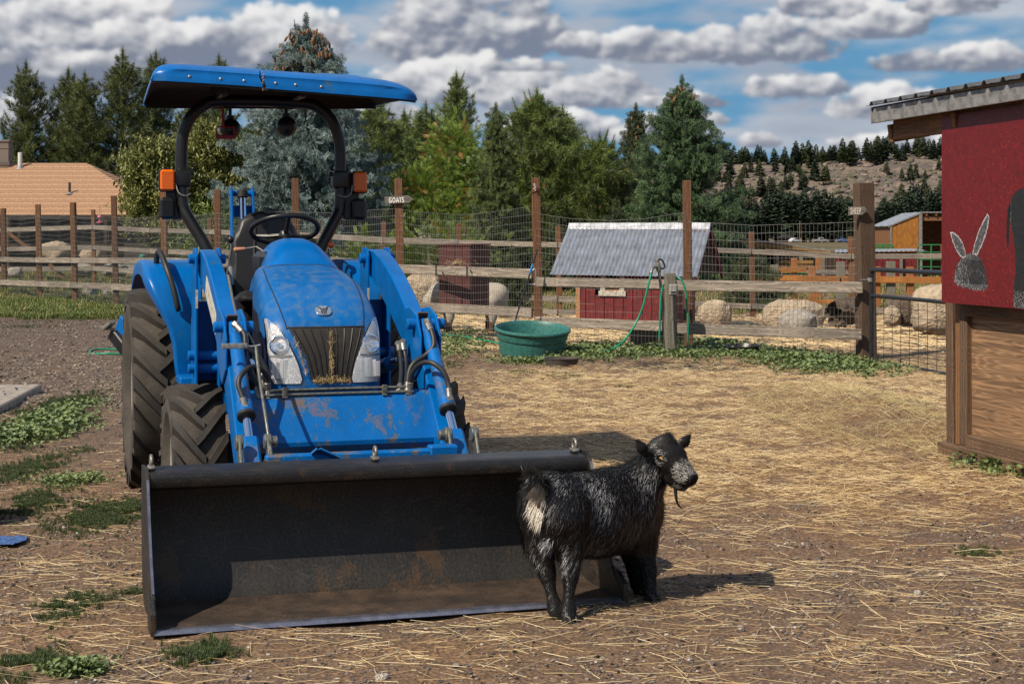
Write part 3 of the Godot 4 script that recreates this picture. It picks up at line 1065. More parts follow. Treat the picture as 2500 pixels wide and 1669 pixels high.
func scatter_plants() -> void:
	var r := RandomNumberGenerator.new()
	r.seed = 503
	var grass := blade_mesh()
	var gm := leafy("grass", Color(1, 1, 1), 0.5, 0.6)
	# short turf patches: centre x, distance, half width, half depth, blade height, tufts
	var patches := [
		[-3.15, 10.41, 0.211, 0.707,0.035,1900], [-2.72, 9.1, 0.216, 0.419,0.035,1700], [-2.2, 8.67, 0.246, 0.517,0.038,2600], [-2.09, 8.95, 0.121, 0.289,0.035,500], [-1.8, 6.53, 0.12, 0.262,0.035,800], [-1.59, 6.74, 0.073, 0.131,0.03,260], [-1.11, 5.81, 0.113, 0.158,0.04,620], [-1.72, 5.68, 0.131, 0.262,0.035,900],
		[-3.51, 11.44, 0.186, 0.212,0.03,200], [-3.08, 11.44, 0.139, 0.189,0.03,220], [2.22, 7.68, 0.114, 0.117,0.03,220], [0.08, 18.02, 0.205, 0.41,0.035,260], [0.55, 17.51, 0.227, 0.553,0.035,300], [1.16, 16.18, 0.14, 0.236,0.03,120], [-0.75, 19.14, 0.207, 0.793,0.04,300], [-0.62, 24.13, 0.457, 2.329,0.06,1200], [2.19, 21.85, 0.213, 0.775,0.17,420], [1.59, 21.35, 0.462, 0.987,0.07,500],
		[-4.03, 14.42, 0.214, 1.054,0.06,900], [-8.32, 29.21, 1.026, 1.232,0.05,300], [-8.15, 27.07, 0.439, 0.661,0.05,200],
	]
	var where := []
	var cols := PackedColorArray()
	for p in patches:
		for i in p[5]:
			var x: float = p[0] + r.randfn(0, 0.5) * p[2]
			var d: float = p[1] + r.randfn(0, 0.5) * p[3]
			if zones.get_noise_2d(x * 9.0, d * 9.0) < -0.22:
				continue
			var h: float = p[4] * r.randf_range(0.4, 1.0)
			where.append(Transform3D(Basis.from_euler(Vector3(r.randfn(0, 0.15), r.randf() * TAU, r.randfn(0, 0.15))) * Basis.from_scale(Vector3(h * 0.8, h, h * 0.8)), Vector3(x, height(x, -d) - 0.003, -d)))
			cols.append(Color(0.022, 0.045, 0.011).lerp(Color(0.072, 0.098, 0.022), r.randf()))
	# the green verge along the far left fence
	for i in 9000:
		var d := r.randf_range(29.5, 37.5)
		var x := r.randf_range(-d * 0.33, -2.0)
		if zones.get_noise_2d(x * 1.5, d * 1.5) < -0.12 - 0.3 * smoothstep(31, 34, d):
			continue
		var h := r.randf_range(0.06, 0.16)
		where.append(Transform3D(Basis.from_euler(Vector3(0, r.randf() * TAU, 0)) * Basis.from_scale(Vector3(h * 1.4, h, h * 1.4)), Vector3(x, height(x, -d) - 0.01, -d)))
		cols.append(Color(0.07, 0.12, 0.022).lerp(Color(0.20, 0.21, 0.055), r.randf()))
	# rough growth behind the fences
	for i in 9000:
		var d := r.randf_range(31.0, 60.0)
		var x := r.randf_range(-d * 0.33, d * 0.33)
		if d < 38.0 and x < -2.0 and r.randf() < 0.5:
			continue
		var h := r.randf_range(0.06, 0.20)
		where.append(Transform3D(Basis.from_euler(Vector3(0, r.randf() * TAU, 0)) * Basis.from_scale(Vector3(h * 1.3, h, h * 1.3)), Vector3(x, height(x, -d) - 0.02, -d)))
		cols.append(Color(0.10, 0.14, 0.03).lerp(Color(0.33, 0.26, 0.10), r.randf()))
	var g := many(self, "grass", grass, gm, where, cols)
	tag(g, "short green grass in patches on the yard and along the fences", "grass", "", "stuff")
	# mallow along the fence and by the slab
	where = []
	cols = PackedColorArray()
	var mallow := mallow_mesh()
	var banks := [[1.16, 20.86, 0.592, 1.101,0.075,640], [2.17, 20.79, 0.562, 1.093,0.075,560], [3.04, 20.63, 0.558, 1.077,0.07,560], [3.56, 19.07, 0.567, 1.184,0.07,800], [3.97, 18.56, 0.376, 0.746,0.06,300], [-0.78, 23.12, 0.438, 2.535,0.06,500], [0.24, 19.41, 0.446, 0.339,0.06,160], [2.74, 21.76, 0.353, 0.598,0.10,260],
		[-3.67, 12.47, 0.253, 0.788,0.065,800], [-3.76, 12.12, 0.164, 0.583,0.065,400], [-3.84, 13.88, 0.15, 0.765,0.05,260], [-2.7, 9.91, 0.166, 0.248,0.035,240], [3.2, 10.53, 0.176, 0.36,0.07,240], [-1.51, 5.55, 0.09, 0.078,0.035,160]]
	for p in banks:
		for i in int(p[5] * 1.5):
			var x: float = p[0] + r.randfn(0, 0.55) * p[2]
			var d: float = p[1] + r.randfn(0, 0.55) * p[3]
			var h: float = p[4] * r.randf_range(0.5, 1.25)
			where.append(Transform3D(Basis.from_euler(Vector3(r.randfn(0, 0.1), r.randf() * TAU, r.randfn(0, 0.1))) * Basis.from_scale(Vector3(h * 0.75, h, h * 0.75)), Vector3(x, height(x, -d) - 0.005, -d)))
			cols.append(Color(0.07, 0.115, 0.035).lerp(Color(0.20, 0.25, 0.085), r.randf()))
	var ml := leafy("mallow", Color(1, 1, 1), 0.45, 0.5)
	g = many(self, "weeds", mallow, ml, where, cols)
	tag(g, "round leaved green mallow weeds growing along the fence and by the slab", "weeds", "", "stuff")

# ---------------------------------------------------------------- trees

func tuft_mesh(needles: int, spread: float, w: float, seed_: int) -> ArrayMesh:
	# a bottle brush of needles pointing outward along +y
	var r := RandomNumberGenerator.new()
	r.seed = seed_
	var mb := MB.new()
	for k in needles:
		var a := r.randf() * TAU
		var t := r.randf_range(0.1, spread)
		var d := Vector3(cos(a) * sin(t), cos(t), sin(a) * sin(t))
		var b := Vector3(0, r.randf_range(-0.25, 0.6), 0)
		var s := d.cross(Vector3(r.randf() - 0.5, r.randf() - 0.5, r.randf() - 0.5)).normalized() * w
		mb.tri(b - s, b + s, b + d * r.randf_range(0.7, 1.0))
	return mb.mesh(0)

func spray_mesh(seed_: int) -> ArrayMesh:
	# a flat spruce spray: an axis along +y with side twigs, all clothed in short needles
	var r := RandomNumberGenerator.new()
	r.seed = seed_
	var mb := MB.new()
	var twigs := [[Vector3(0, 0, 0), Vector3(0, 1.0, 0.05)]]
	for k in 6:
		var y := 0.12 + 0.13 * k
		for sd in [-1.0, 1.0]:
			var l := 0.46 * (1.0 - y * 0.75) * r.randf_range(0.8, 1.2)
			twigs.append([Vector3(0, y, 0), Vector3(sd * l * 0.85, y + l * 0.6, r.randf_range(-0.08, 0.05))])
	for t in twigs:
		var d: Vector3 = t[1] - t[0]
		var n := 9 if t == twigs[0] else 5
		for k in n:
			var p: Vector3 = t[0] + d * (k + 0.4) / n
			var a := r.randf() * TAU
			var dir := (d.normalized() * 0.75 + Vector3(cos(a), 0.0, sin(a)) * 0.7).normalized()
			var s := dir.cross(Vector3(r.randf() - 0.5, r.randf() - 0.5, r.randf() - 0.5)).normalized() * 0.028
			mb.tri(p - s, p + s, p + dir * 0.17)
			s = dir.cross(s).normalized() * 0.028
			dir = (d.normalized() * 0.75 - Vector3(cos(a), 0.1, sin(a)) * 0.7).normalized()
			mb.tri(p - s, p + s, p + dir * 0.17)
	return mb.mesh(0)

func leaf_mesh(n: int, seed_: int, slim := 0.42) -> ArrayMesh:
	# a clump of folded leaves
	var r := RandomNumberGenerator.new()
	r.seed = seed_
	var mb := MB.new()
	for k in n:
		var c := Vector3(r.randfn(0, 0.45), r.randfn(0, 0.45), r.randfn(0, 0.45))
		var b := Basis.from_euler(Vector3(r.randf() * TAU, r.randf() * TAU, r.randf() * TAU))
		var l := r.randf_range(0.25, 0.42)
		var p := c + b * Vector3(0, 0, -l)
		var q := c + b * Vector3(0, 0, l)
		var e := c + b * Vector3(l * slim, l * 0.15, 0)
		var f := c + b * Vector3(-l * slim, l * 0.15, 0)
		mb.tri(p, e, q)
		mb.tri(p, q, f)
	return mb.mesh(0)

func frond_mesh(seed_: int) -> ArrayMesh:
	# a feathered compound leaf along +y
	var r := RandomNumberGenerator.new()
	r.seed = seed_
	var mb := MB.new()
	for k in 9:
		var y := 0.1 + 0.1 * k
		for sd in [-1.0, 1.0]:
			var l := 0.24 * (1.0 - absf(y - 0.5) * 0.9)
			var p := Vector3(0, y, -0.25 * y * y)
			var d := Vector3(sd, 0.35, r.randf_range(-0.3, 0.1)).normalized()
			var s := d.cross(Vector3(0, 0, 1)).normalized() * 0.045
			mb.tri(p, p + d * l * 0.5 + s, p + d * l)
			mb.tri(p, p + d * l, p + d * l * 0.5 - s)
	return mb.mesh(0)

var tufts := []
var sprays := []
var leaves := []
var fronds := []

func make_foliage() -> void:
	tufts = [tuft_mesh(34, 1.6, 0.030, 1), tuft_mesh(30, 1.3, 0.030, 2)]
	sprays = [spray_mesh(3), spray_mesh(4)]
	leaves = [leaf_mesh(11, 5), leaf_mesh(9, 6, 0.3)]
	fronds = [frond_mesh(7)]
	leafy("needles", Color(1, 1, 1), 0.35, 0.5)
	leafy("leaves", Color(1, 1, 1), 0.7, 0.45)

func shade_of(a: Color, b: Color, r: RandomNumberGenerator) -> Color:
	return a.lerp(b, r.randf())

func conifer(called: String, label: String, at: Vector3, h: float, rad: float, seed_: int, o: Dictionary) -> Node3D:
	# o: kind "pine" or "spruce", a / b colours, whorl spacing, per whorl, rise (branch angle), size of the tufts, base (bare trunk), lean, gap, taper, category
	var r := RandomNumberGenerator.new()
	r.seed = seed_
	h -= o.get("size", 0.3) * 0.8
	var root := thing(called, label, "tree", at, 0.0, o.get("group", ""))
	var pine: bool = o.kind == "pine"
	var wood := MB.new()
	var lean := Vector3(o.get("lean", 0.0), 0, 0)
	var pts := []
	var rads := []
	for i in 7:
		var t := i / 6.0
		pts.append(Vector3(0, h * t, 0) + lean * t * t * h + Vector3(r.randfn(0, 0.02), 0, r.randfn(0, 0.02)) * h * 0.15 * t)
		rads.append(lerpf(h * 0.020, 0.012, pow(t, 0.8)))
	wood.tube(pts, rads, 7)
	var where := [[], []]
	var cols := [PackedColorArray(), PackedColorArray()]
	var y: float = o.get("base", 0.08) * h
	var turn := 0.0
	var size: float = o.get("size", 0.3)
	while y < h * 0.985:
		var t := y / h
		var reach: float = rad * pow(1.0 - t, o.get("taper", 0.8)) + size * 0.35
		if t < 0.18:
			reach *= 0.75 + t * 1.4
		var count := int(o.get("per", 6)) if t < 0.9 else 4
		turn += 0.9
		reach *= r.randf_range(0.68, 1.22) if pine else r.randf_range(0.85, 1.12)
		for b in count:
			var a := turn + TAU * b / count + r.randfn(0, 0.22)
			var l := reach * r.randf_range(0.55, 1.18)
			if r.randf() < o.get("gap", 0.1):
				l *= 0.35
			var rise: float = o.get("rise", 0.35) + r.randfn(0, 0.12) + t * o.get("rise_top", 0.4)
			var out := Vector3(cos(a), 0, sin(a))
			var trunk := lean * t * t * h + Vector3(0, y + r.randfn(0, 0.06), 0)
			var mid := trunk + out * l * 0.55 + Vector3(0, l * 0.55 * tan(rise) * (0.8 if pine else 0.55), 0)
			var tip := trunk + out * l + Vector3(0, l * tan(rise) * (1.15 if pine else 1.0), 0)
			tip.y = minf(tip.y, h - l * o.get("point", 1.3) * r.randf_range(0.8, 1.2))
			mid.y = minf(mid.y, h - l * 0.8)
			if l > 0.35:
				wood.tube([trunk, mid, tip], [0.010 + l * 0.012, 0.008 + l * 0.006, 0.004], 4, false)
			var n := maxi(2, int(l / (size * 0.42)))
			for k in n:
				var f := (k + 0.6) / n
				if pine and f < 0.3 and n > 3:
					continue
				var p := trunk.lerp(mid, f * 2.0) if f < 0.5 else mid.lerp(tip, f * 2.0 - 1.0)
				var dir := (tip - mid).normalized()
				for q in ((2 if f > 0.45 else 1) if pine else 3):
					var side := Vector3(r.randfn(0, 1), r.randfn(0, 0.5), r.randfn(0, 1))
					var d := (dir * (1.0 if q == 0 else 0.35) + side * (0.25 if q == 0 else 0.6) + Vector3(0, 0.35 if pine else -0.05, 0)).normalized()
					var pos := p + side * size * 0.22 * (1.0 if pine else 0.7)
					var s := size * r.randf_range(0.7, 1.15) * (1.0 - 0.35 * t)
					var bas := along(Vector3.ZERO, d).basis.rotated(d, r.randf() * TAU if pine else r.randfn(0, 0.5))
					var w := r.randi() % 2
					where[w].append(Transform3D(bas * Basis.from_scale(Vector3.ONE * s), pos))
					var c := shade_of(o.a, o.b, r)
					if r.randf() < o.get("dead", 0.0):
						c = Color(0.16, 0.075, 0.02)
					cols[w].append(c)
		y += o.get("step", 0.3) * r.randf_range(0.75, 1.2) * (1.0 - 0.35 * t)
	# the leading shoot
	for k in 5:
		var w := k % 2
		where[w].append(Transform3D(Basis.from_scale(Vector3(0.7, 1.0, 0.7) * size), Vector3(0, h - size * (0.2 + 0.3 * k) * 0.7, 0) + lean * h))
		cols[w].append(shade_of(o.a, o.b, r))
	# upright candles and stray shoots that break the outline
	for k in int(o.get("candles", h * 2.2 if pine else h)):
		var t := r.randf_range(0.35, 0.96)
		var a := r.randf() * TAU
		var q: float = (rad * pow(1.0 - t, o.get("taper", 0.8))) * r.randf_range(0.55, 1.0)
		var p := Vector3(cos(a) * q, h * t, sin(a) * q) + lean * t * t * h
		var n := r.randi_range(2, 4) + int(o.get("candle_more", 0))
		var d := Vector3(cos(a) * 0.35, 1.0, sin(a) * 0.35).normalized()
		for c in n:
			where[0].append(Transform3D(along(Vector3.ZERO, d).basis.rotated(d, r.randf() * TAU) * Basis.from_scale(Vector3(0.6, 0.9, 0.6) * size * (1.0 - 0.12 * c)), p + d * size * 0.42 * c))
			cols[0].append(shade_of(o.a, o.b, r))
	put(root, "trunk", wood, M.bark, 60)
	var crown := Node3D.new()
	crown.name = "crown"
	root.add_child(crown)
	stuff(crown)
	for w in 2:
		many(crown, "foliage", tufts[w] if pine else sprays[w], M.needles, where[w], cols[w])
	if o.has("cones"):
		var cw := []
		for i in int(o.cones):
			var t := r.randf_range(o.get("cone_from", 0.72), 0.97)
			var a := r.randf() * TAU
			var q: float = (rad * pow(1.0 - t, o.get("taper", 0.8)) + 0.1) * r.randf_range(0.4, 1.0)
			cw.append(xf(Vector3(cos(a) * q, h * t, sin(a) * q) + lean * t * t * h, Vector3(r.randfn(0, 0.3), 0, r.randfn(0, 0.3)), Vector3(0.035, 0.10, 0.035)))
		var cone := MB.new()
		cone.ball(Transform3D(), 6, 5)
		many(root, "cones", cone.mesh(60), M.cone, cw)
	return root

func broadleaf(called: String, label: String, at: Vector3, seed_: int, o: Dictionary) -> Node3D:
	# o: lobes [[centre, radius] ...], n clumps per cubic measure, a / b colours, size, mesh, fruit
	var r := RandomNumberGenerator.new()
	r.seed = seed_
	var root := thing(called, label, "tree", at, 0.0, o.get("group", ""))
	var wood := MB.new()
	var where := []
	var cols := PackedColorArray()
	var fruit := []
	var bumps := noise(seed_, 0.9, 3)
	var fork: Vector3 = Vector3(0, o.get("fork", 0.9), 0)
	wood.tube([Vector3.ZERO, fork * 0.5 + Vector3(0.04, 0, 0), fork], [0.13, 0.10, 0.085], 8)
	for lobe in o.lobes:
		var c: Vector3 = lobe[0]
		var rad: Vector3 = lobe[1]
		var mid := fork.lerp(c, 0.5) + Vector3(r.randfn(0, 0.1), 0.15, r.randfn(0, 0.1))
		wood.tube([fork, mid, c], [0.06, 0.04, 0.018], 5)
		for k in 7:
			var d := Vector3(r.randfn(0, 1), r.randfn(0.3, 0.8), r.randfn(0, 1)).normalized()
			wood.tube([c, c + d * rad * 0.5 + Vector3(0, 0.05, 0), c + d * rad * 0.98], [0.016, 0.011, 0.004], 4, false)
		for i in int(lobe[2] * o.get("dense", 1.0)):
			var d := Vector3(r.randfn(0, 1), r.randfn(0, 1), r.randfn(0, 1)).normalized()
			var q := pow(r.randf(), 0.42)
			q *= 1.0 + 0.75 * bumps.get_noise_3dv(d * 2.6 + c)
			if bumps.get_noise_3dv(d * q * 5.0 + c * 3.0) < o.get("hole", -0.12):
				continue
			var p := c + d * rad * q
			var s: float = o.size * r.randf_range(0.7, 1.3)
			var bas: Basis
			if o.get("frond", false):
				bas = along(Vector3.ZERO, (d + Vector3(0, 0.1, 0) + Vector3(r.randfn(0, 0.5), r.randfn(0, 0.4), r.randfn(0, 0.5))).normalized()).basis.rotated(Vector3.UP, r.randfn(0, 0.4))
			else:
				bas = Basis.from_euler(Vector3(r.randf() * TAU, r.randf() * TAU, 0))
			where.append(Transform3D(bas * Basis.from_scale(Vector3.ONE * s), p))
			var col := shade_of(o.a, o.b, r)
			if r.randf() < o.get("turned", 0.0) * (1.6 if bumps.get_noise_3dv(p * 1.2) > 0.1 else 0.4):
				col = shade_of(Color(0.30, 0.17, 0.03), Color(0.34, 0.12, 0.04), r)
			cols.append(col)
			if r.randf() < o.get("fruit", 0.0):
				fruit.append(xf(p + d * 0.05, Vector3.ZERO, Vector3.ONE * r.randf_range(0.026, 0.036)))
	put(root, "trunk", wood, o.get("bark", M.bark), 60)
	var crown := many(root, "crown", o.mesh, M.leaves, where, cols)
	crown.name = "crown"
	if fruit.size():
		var ball := MB.new()
		ball.ball(Transform3D(), 6, 5)
		many(root, "fruit", ball.mesh(60), M.fruit, fruit)
	return root

func make_trees() -> void:
	make_foliage()
	solid("cone", Color(0.20, 0.095, 0.035), 0.8)
	solid("fruit", Color(0.52, 0.50, 0.16), 0.4)
	var pa := Color(0.034, 0.054, 0.014)
	var pb := Color(0.15, 0.175, 0.045)
	var tall := {"kind": "pine", "a": pa, "b": pb, "step": 0.30, "per": 8, "rise": 0.25, "rise_top": 0.5, "size": 0.42, "base": 0.04, "gap": 0.2, "taper": 0.6, "group": "tall pines behind the brown roof"}
	# the tall pines behind the house: x, distance, height, reach
	var left := [
		[-22.6, 75.0, 9.8, 1.9, "slim pine furthest left, with sky showing through its thin crown"],
		[-20.9, 76.0, 9.6, 2.1, "dense dark pine second from the left behind the brown roof"],
		[-19.6, 74.0, 9.2, 1.7, "narrow pine standing between the dense dark pine and the twin tops"],
		[-18.1, 75.0, 10.4, 2.2, "tall pine behind the roof's right end, left one of the twin tops"],
		[-17.0, 77.0, 10.5, 1.7, "slim pine close right of the tall twin top, left of the tractor canopy"],
		[-15.7, 80.0, 8.8, 2.4, "pine hidden partly by the left corner of the blue canopy"],
		[-14.9, 82.0, 10.9, 1.6, "pine whose tip just shows above the blue canopy"],
		[-12.6, 80.0, 7.9, 2.4, "pine under the blue canopy above the apple trees"],
	]
	for i in left.size():
		var p = left[i]
		conifer("pine_tree", p[4], Vector3(p[0], 0.2, -p[1]), p[2] - 0.2, p[3], 100 + i, tall)
	# pines between the blue spruce and the locust
	var mid := {"kind": "pine", "a": Color(0.05, 0.075, 0.018), "b": Color(0.20, 0.265, 0.07), "step": 0.25, "per": 9, "rise": 0.3, "rise_top": 0.5, "size": 0.36, "base": 0.03, "gap": 0.15, "taper": 0.75, "group": "pines between the blue spruce and the big pine"}
	var spots := [
		[-5.0, 60.0, 7.0, 1.9, "yellow green pine right of the blue canopy, just behind the blue spruce"],
		[-4.2, 63.0, 6.6, 1.8, "pine standing behind the GOATS sign, left of the taller spired pine"],
		[-3.3, 62.0, 6.8, 1.9, "pine with two rounded tips left of the spired pine"],
		[-2.4, 70.0, 8.8, 1.7, "sparse spired pine rising above the reddening locust"],
		[-6.6, 66.0, 6.4, 2.0, "pine showing through the right leg of the roll bar"],
		[1.9, 60.0, 6.5, 1.7, "thin pine top right behind the big candled pine"],
	]
	for i in spots.size():
		var p = spots[i]
		conifer("pine_tree", p[4], Vector3(p[0], 0.1, -p[1]), p[2] - 0.1, p[3], 130 + i, mid)
	conifer("blue_spruce", "large blue grey spruce with brown cones in its top, seen through the roll bar", Vector3(-5.75, 0.05, -45.0), 7.75, 2.5, 150,
		{"kind": "spruce", "a": Color(0.055, 0.095, 0.088), "b": Color(0.34, 0.43, 0.41), "step": 0.17, "per": 10, "rise": -0.12, "rise_top": 0.75, "size": 0.36, "base": 0.02, "gap": 0.2, "taper": 0.56, "cones": 130, "cone_from": 0.80})
	conifer("spruce_tree", "slender green spruce with a spiky leader, right of the reddening locust", Vector3(-0.44, 0.02, -44.0), 5.2, 1.08, 151,
		{"kind": "spruce", "a": Color(0.035, 0.065, 0.022), "b": Color(0.21, 0.26, 0.08), "step": 0.15, "per": 7, "rise": -0.22, "rise_top": 0.5, "size": 0.27, "base": 0.02, "gap": 0.15, "taper": 0.9})
	var candled := {"kind": "pine", "a": Color(0.04, 0.064, 0.016), "b": Color(0.19, 0.245, 0.055), "step": 0.17, "per": 10, "rise": 0.5, "rise_top": 0.6, "size": 0.29, "candles": 40, "candle_more": 2, "point": 1.0, "base": 0.02, "gap": 0.22, "taper": 0.72, "cones": 14, "cone_from": 0.4}
	conifer("pine_tree", "big bushy pine with upright candles, above the tin roofed hut's left end", Vector3(0.75, 0.02, -48.0), 6.0, 2.3, 152, candled)
	candled.lean = 0.05
	candled.gap = 0.35
	conifer("pine_tree", "lower pine with a few long bare candles, left of the brown coned spruce", Vector3(2.35, 0.02, -47.0), 4.6, 1.9, 153, candled)
	conifer("spruce_tree", "narrow spruce full of brown cones behind the big dark spruce", Vector3(4.0, 0.02, -52.0), 5.85, 0.95, 154,
		{"kind": "spruce", "a": Color(0.03, 0.055, 0.026), "b": Color(0.12, 0.15, 0.06), "step": 0.17, "per": 8, "rise": -0.1, "rise_top": 0.6, "size": 0.3, "base": 0.02, "gap": 0.2, "taper": 0.75, "cones": 120, "cone_from": 0.45})
	conifer("spruce_tree", "large dark green spruce right of the brown coned one, behind the tin roofed hut", Vector3(4.85, 0.02, -46.0), 6.15, 1.95, 155,
		{"kind": "spruce", "a": Color(0.026, 0.060, 0.034), "b": Color(0.15, 0.24, 0.095), "step": 0.16, "per": 10, "rise": -0.05, "rise_top": 0.7, "size": 0.32, "base": 0.02, "gap": 0.1, "taper": 0.72, "cones": 30, "cone_from": 0.82})
	# fruit trees
	var fruit := {"a": Color(0.07, 0.09, 0.022), "b": Color(0.30, 0.30, 0.085), "size": 0.18, "mesh": leaves[0], "fruit": 0.06, "hole": -0.04, "dense": 2.6, "group": "apple trees beside the house"}
	fruit.lobes = [[Vector3(0, 2.3, 0), Vector3(1.1, 1.0, 0.9), 1500], [Vector3(-0.3, 3.2, 0), Vector3(0.85, 0.8, 0.8), 1000], [Vector3(0.6, 1.6, 0.2), Vector3(0.8, 0.7, 0.8), 700]]
	broadleaf("apple_tree", "apple tree whose branches hang over the right edge of the brown roof", Vector3(-9.95, 0.3, -46.0), 160, fruit)
	fruit.lobes = [[Vector3(0, 2.6, 0), Vector3(1.3, 1.2, 1.0), 1900], [Vector3(0.3, 3.7, -0.2), Vector3(0.95, 0.9, 0.8), 1200], [Vector3(-0.8, 3.0, 0.1), Vector3(0.8, 0.9, 0.8), 900], [Vector3(0.9, 1.7, 0.2), Vector3(0.9, 0.8, 0.8), 900], [Vector3(-0.3, 1.3, 0.4), Vector3(1.1, 0.6, 0.6), 700]]
	broadleaf("apple_tree", "apple tree full of pale fruit, seen left of and through the roll bar", Vector3(-9.2, 0.3, -47.0), 161, fruit)
	fruit.lobes = [[Vector3(0, 2.7, 0), Vector3(1.9, 1.3, 1.0), 1500], [Vector3(1.5, 2.3, 0), Vector3(1.1, 1.0, 0.9), 700]]
	broadleaf("apple_tree", "fruit tree with yellow fruit low behind the roof beside the chimney", Vector3(-21.3, 0.3, -68.0), 162, fruit)
	# locust and shrubs
	var loc := {"a": Color(0.06, 0.115, 0.014), "b": Color(0.21, 0.29, 0.04), "size": 0.21, "dense": 2.6, "mesh": fronds[0], "frond": true, "turned": 0.08, "hole": -0.08, "bark": M.bark_pale}
	loc.lobes = [[Vector3(0, 3.9, 0), Vector3(0.75, 0.95, 0.7), 900], [Vector3(-0.75, 2.7, 0), Vector3(0.85, 0.8, 0.7), 900], [Vector3(0.65, 3.1, 0.1), Vector3(0.7, 0.7, 0.7), 700], [Vector3(-0.2, 1.9, 0.3), Vector3(1.2, 0.8, 0.8), 1100], [Vector3(-1.2, 1.5, 0.3), Vector3(0.8, 0.7, 0.7), 700]]
	loc.fork = 1.5
	broadleaf("locust_tree", "feathery locust tree with reddening leaves left of the slender spruce", Vector3(-1.7, 0.02, -46.0), 163, loc)
	loc.turned = 0.04
	loc.lobes = [[Vector3(0, 2.5, 0), Vector3(0.8, 0.8, 0.6), 800], [Vector3(0.5, 1.5, 0.2), Vector3(0.9, 0.8, 0.6), 800], [Vector3(-0.5, 1.0, 0.3), Vector3(0.9, 0.6, 0.6), 700]]
	broadleaf("locust_tree", "bright green young locust between the slender spruce and the big pine", Vector3(0.2, 0.02, -47.5), 164, loc)
	loc.a = Color(0.05, 0.09, 0.012); loc.b = Color(0.17, 0.23, 0.03)
	loc.lobes = [[Vector3(0, 0.8, 0), Vector3(1.3, 0.9, 0.7), 1200], [Vector3(-1.5, 0.7, 0), Vector3(0.9, 0.8, 0.6), 800]]
	broadleaf("green_shrub", "low leafy shrub behind the mesh fence below the GOATS sign", Vector3(-2.1, 0.05, -41.0), 165, loc)
	loc.lobes = [[Vector3(0, 1.0, 0), Vector3(1.3, 1.1, 0.8), 900], [Vector3(1.6, 0.8, 0), Vector3(1.1, 0.8, 0.6), 700]]
	loc.frond = false
	loc.mesh = leaves[1]
	loc.size = 0.2
	loc.turned = 0.0
	broadleaf("green_shrub", "dark shrub behind the tractor seat, under the apple tree", Vector3(-7.9, 0.2, -44.0), 166, loc)
	# low dark conifers that close the row under the big trees
	var low := {"kind": "spruce", "a": Color(0.022, 0.042, 0.016), "b": Color(0.09, 0.12, 0.04), "step": 0.24, "per": 7, "rise": -0.1, "rise_top": 0.5, "size": 0.4, "base": 0.02, "gap": 0.1, "taper": 0.6, "group": "low dark spruces under the big trees"}
	var lows := [[-3.9, 52.0, 3.2, 1.3, "low dark spruce just right of the blue spruce"], [1.2, 44.0, 2.1, 1.2, "low dark spruce under the big candled pine"], [2.9, 44.5, 2.6, 1.3, "low dark spruce under the lower candled pine"], [6.3, 50.0, 2.6, 1.3, "low dark spruce at the right foot of the large dark spruce"], [-7.6, 50.0, 3.4, 1.5, "low dark spruce between the apple tree and the blue spruce"]]
	for i in lows.size():
		var p = lows[i]
		conifer("spruce_tree", p[4], Vector3(p[0], 0.05, -p[1]), p[2], p[3], 170 + i, low)
	# the two low evergreens inside the pen
	low.size = 0.22
	low.step = 0.2
	low.erase("group")
	conifer("spruce_tree", "small spruce in the pen between the brown feeder and the hut", Vector3(0.0, 0.02, -31.0), 1.35, 0.65, 180, low)
	conifer("spruce_tree", "small dark spruce in the pen right of the red hut", Vector3(4.95, 0.02, -33.5), 1.5, 0.8, 181, low)
	far_forest()

func far_pine_mesh(seed_: int) -> ArrayMesh:
	# one unit high: ragged whorls of drooping sprays
	var r := RandomNumberGenerator.new()
	r.seed = seed_
	var mb := MB.new()
	mb.any_col = true
	mb.tint = Color(0.3, 0.2, 0.14)
	mb.tube([Vector3(0, 0, 0), Vector3(0, 0.9, 0)], [0.014, 0.004], 5, false)
	var y := 0.12
	while y < 0.985:
		var reach := (0.17 * pow(1.0 - y, 0.75) + 0.016) * r.randf_range(0.8, 1.15)
		for k in 9:
			if r.randf() < 0.12:
				continue
			var a := r.randf() * TAU
			var l := reach * r.randf_range(0.65, 1.15)
			var d := Vector3(cos(a), 0, sin(a))
			var s := Vector3(-sin(a), 0, cos(a)) * l * r.randf_range(0.22, 0.36)
			var p := Vector3(0, y + 0.03, 0)
			var q := p + d * l * 0.6 + Vector3(0, 0.005, 0)
			var e := p + d * l + Vector3(0, r.randf_range(-0.03, 0.012), 0)
			mb.tint = Color(1, 1, 1) * r.randf_range(0.55, 1.25)
			mb.tri(p, q - s, q + s)
			mb.tri(q - s, e, q + s)
			mb.tri(p + Vector3(0, 0.012, 0), q + Vector3(0, -0.03, 0), e)
		y += 0.026
	return mb.mesh(0)

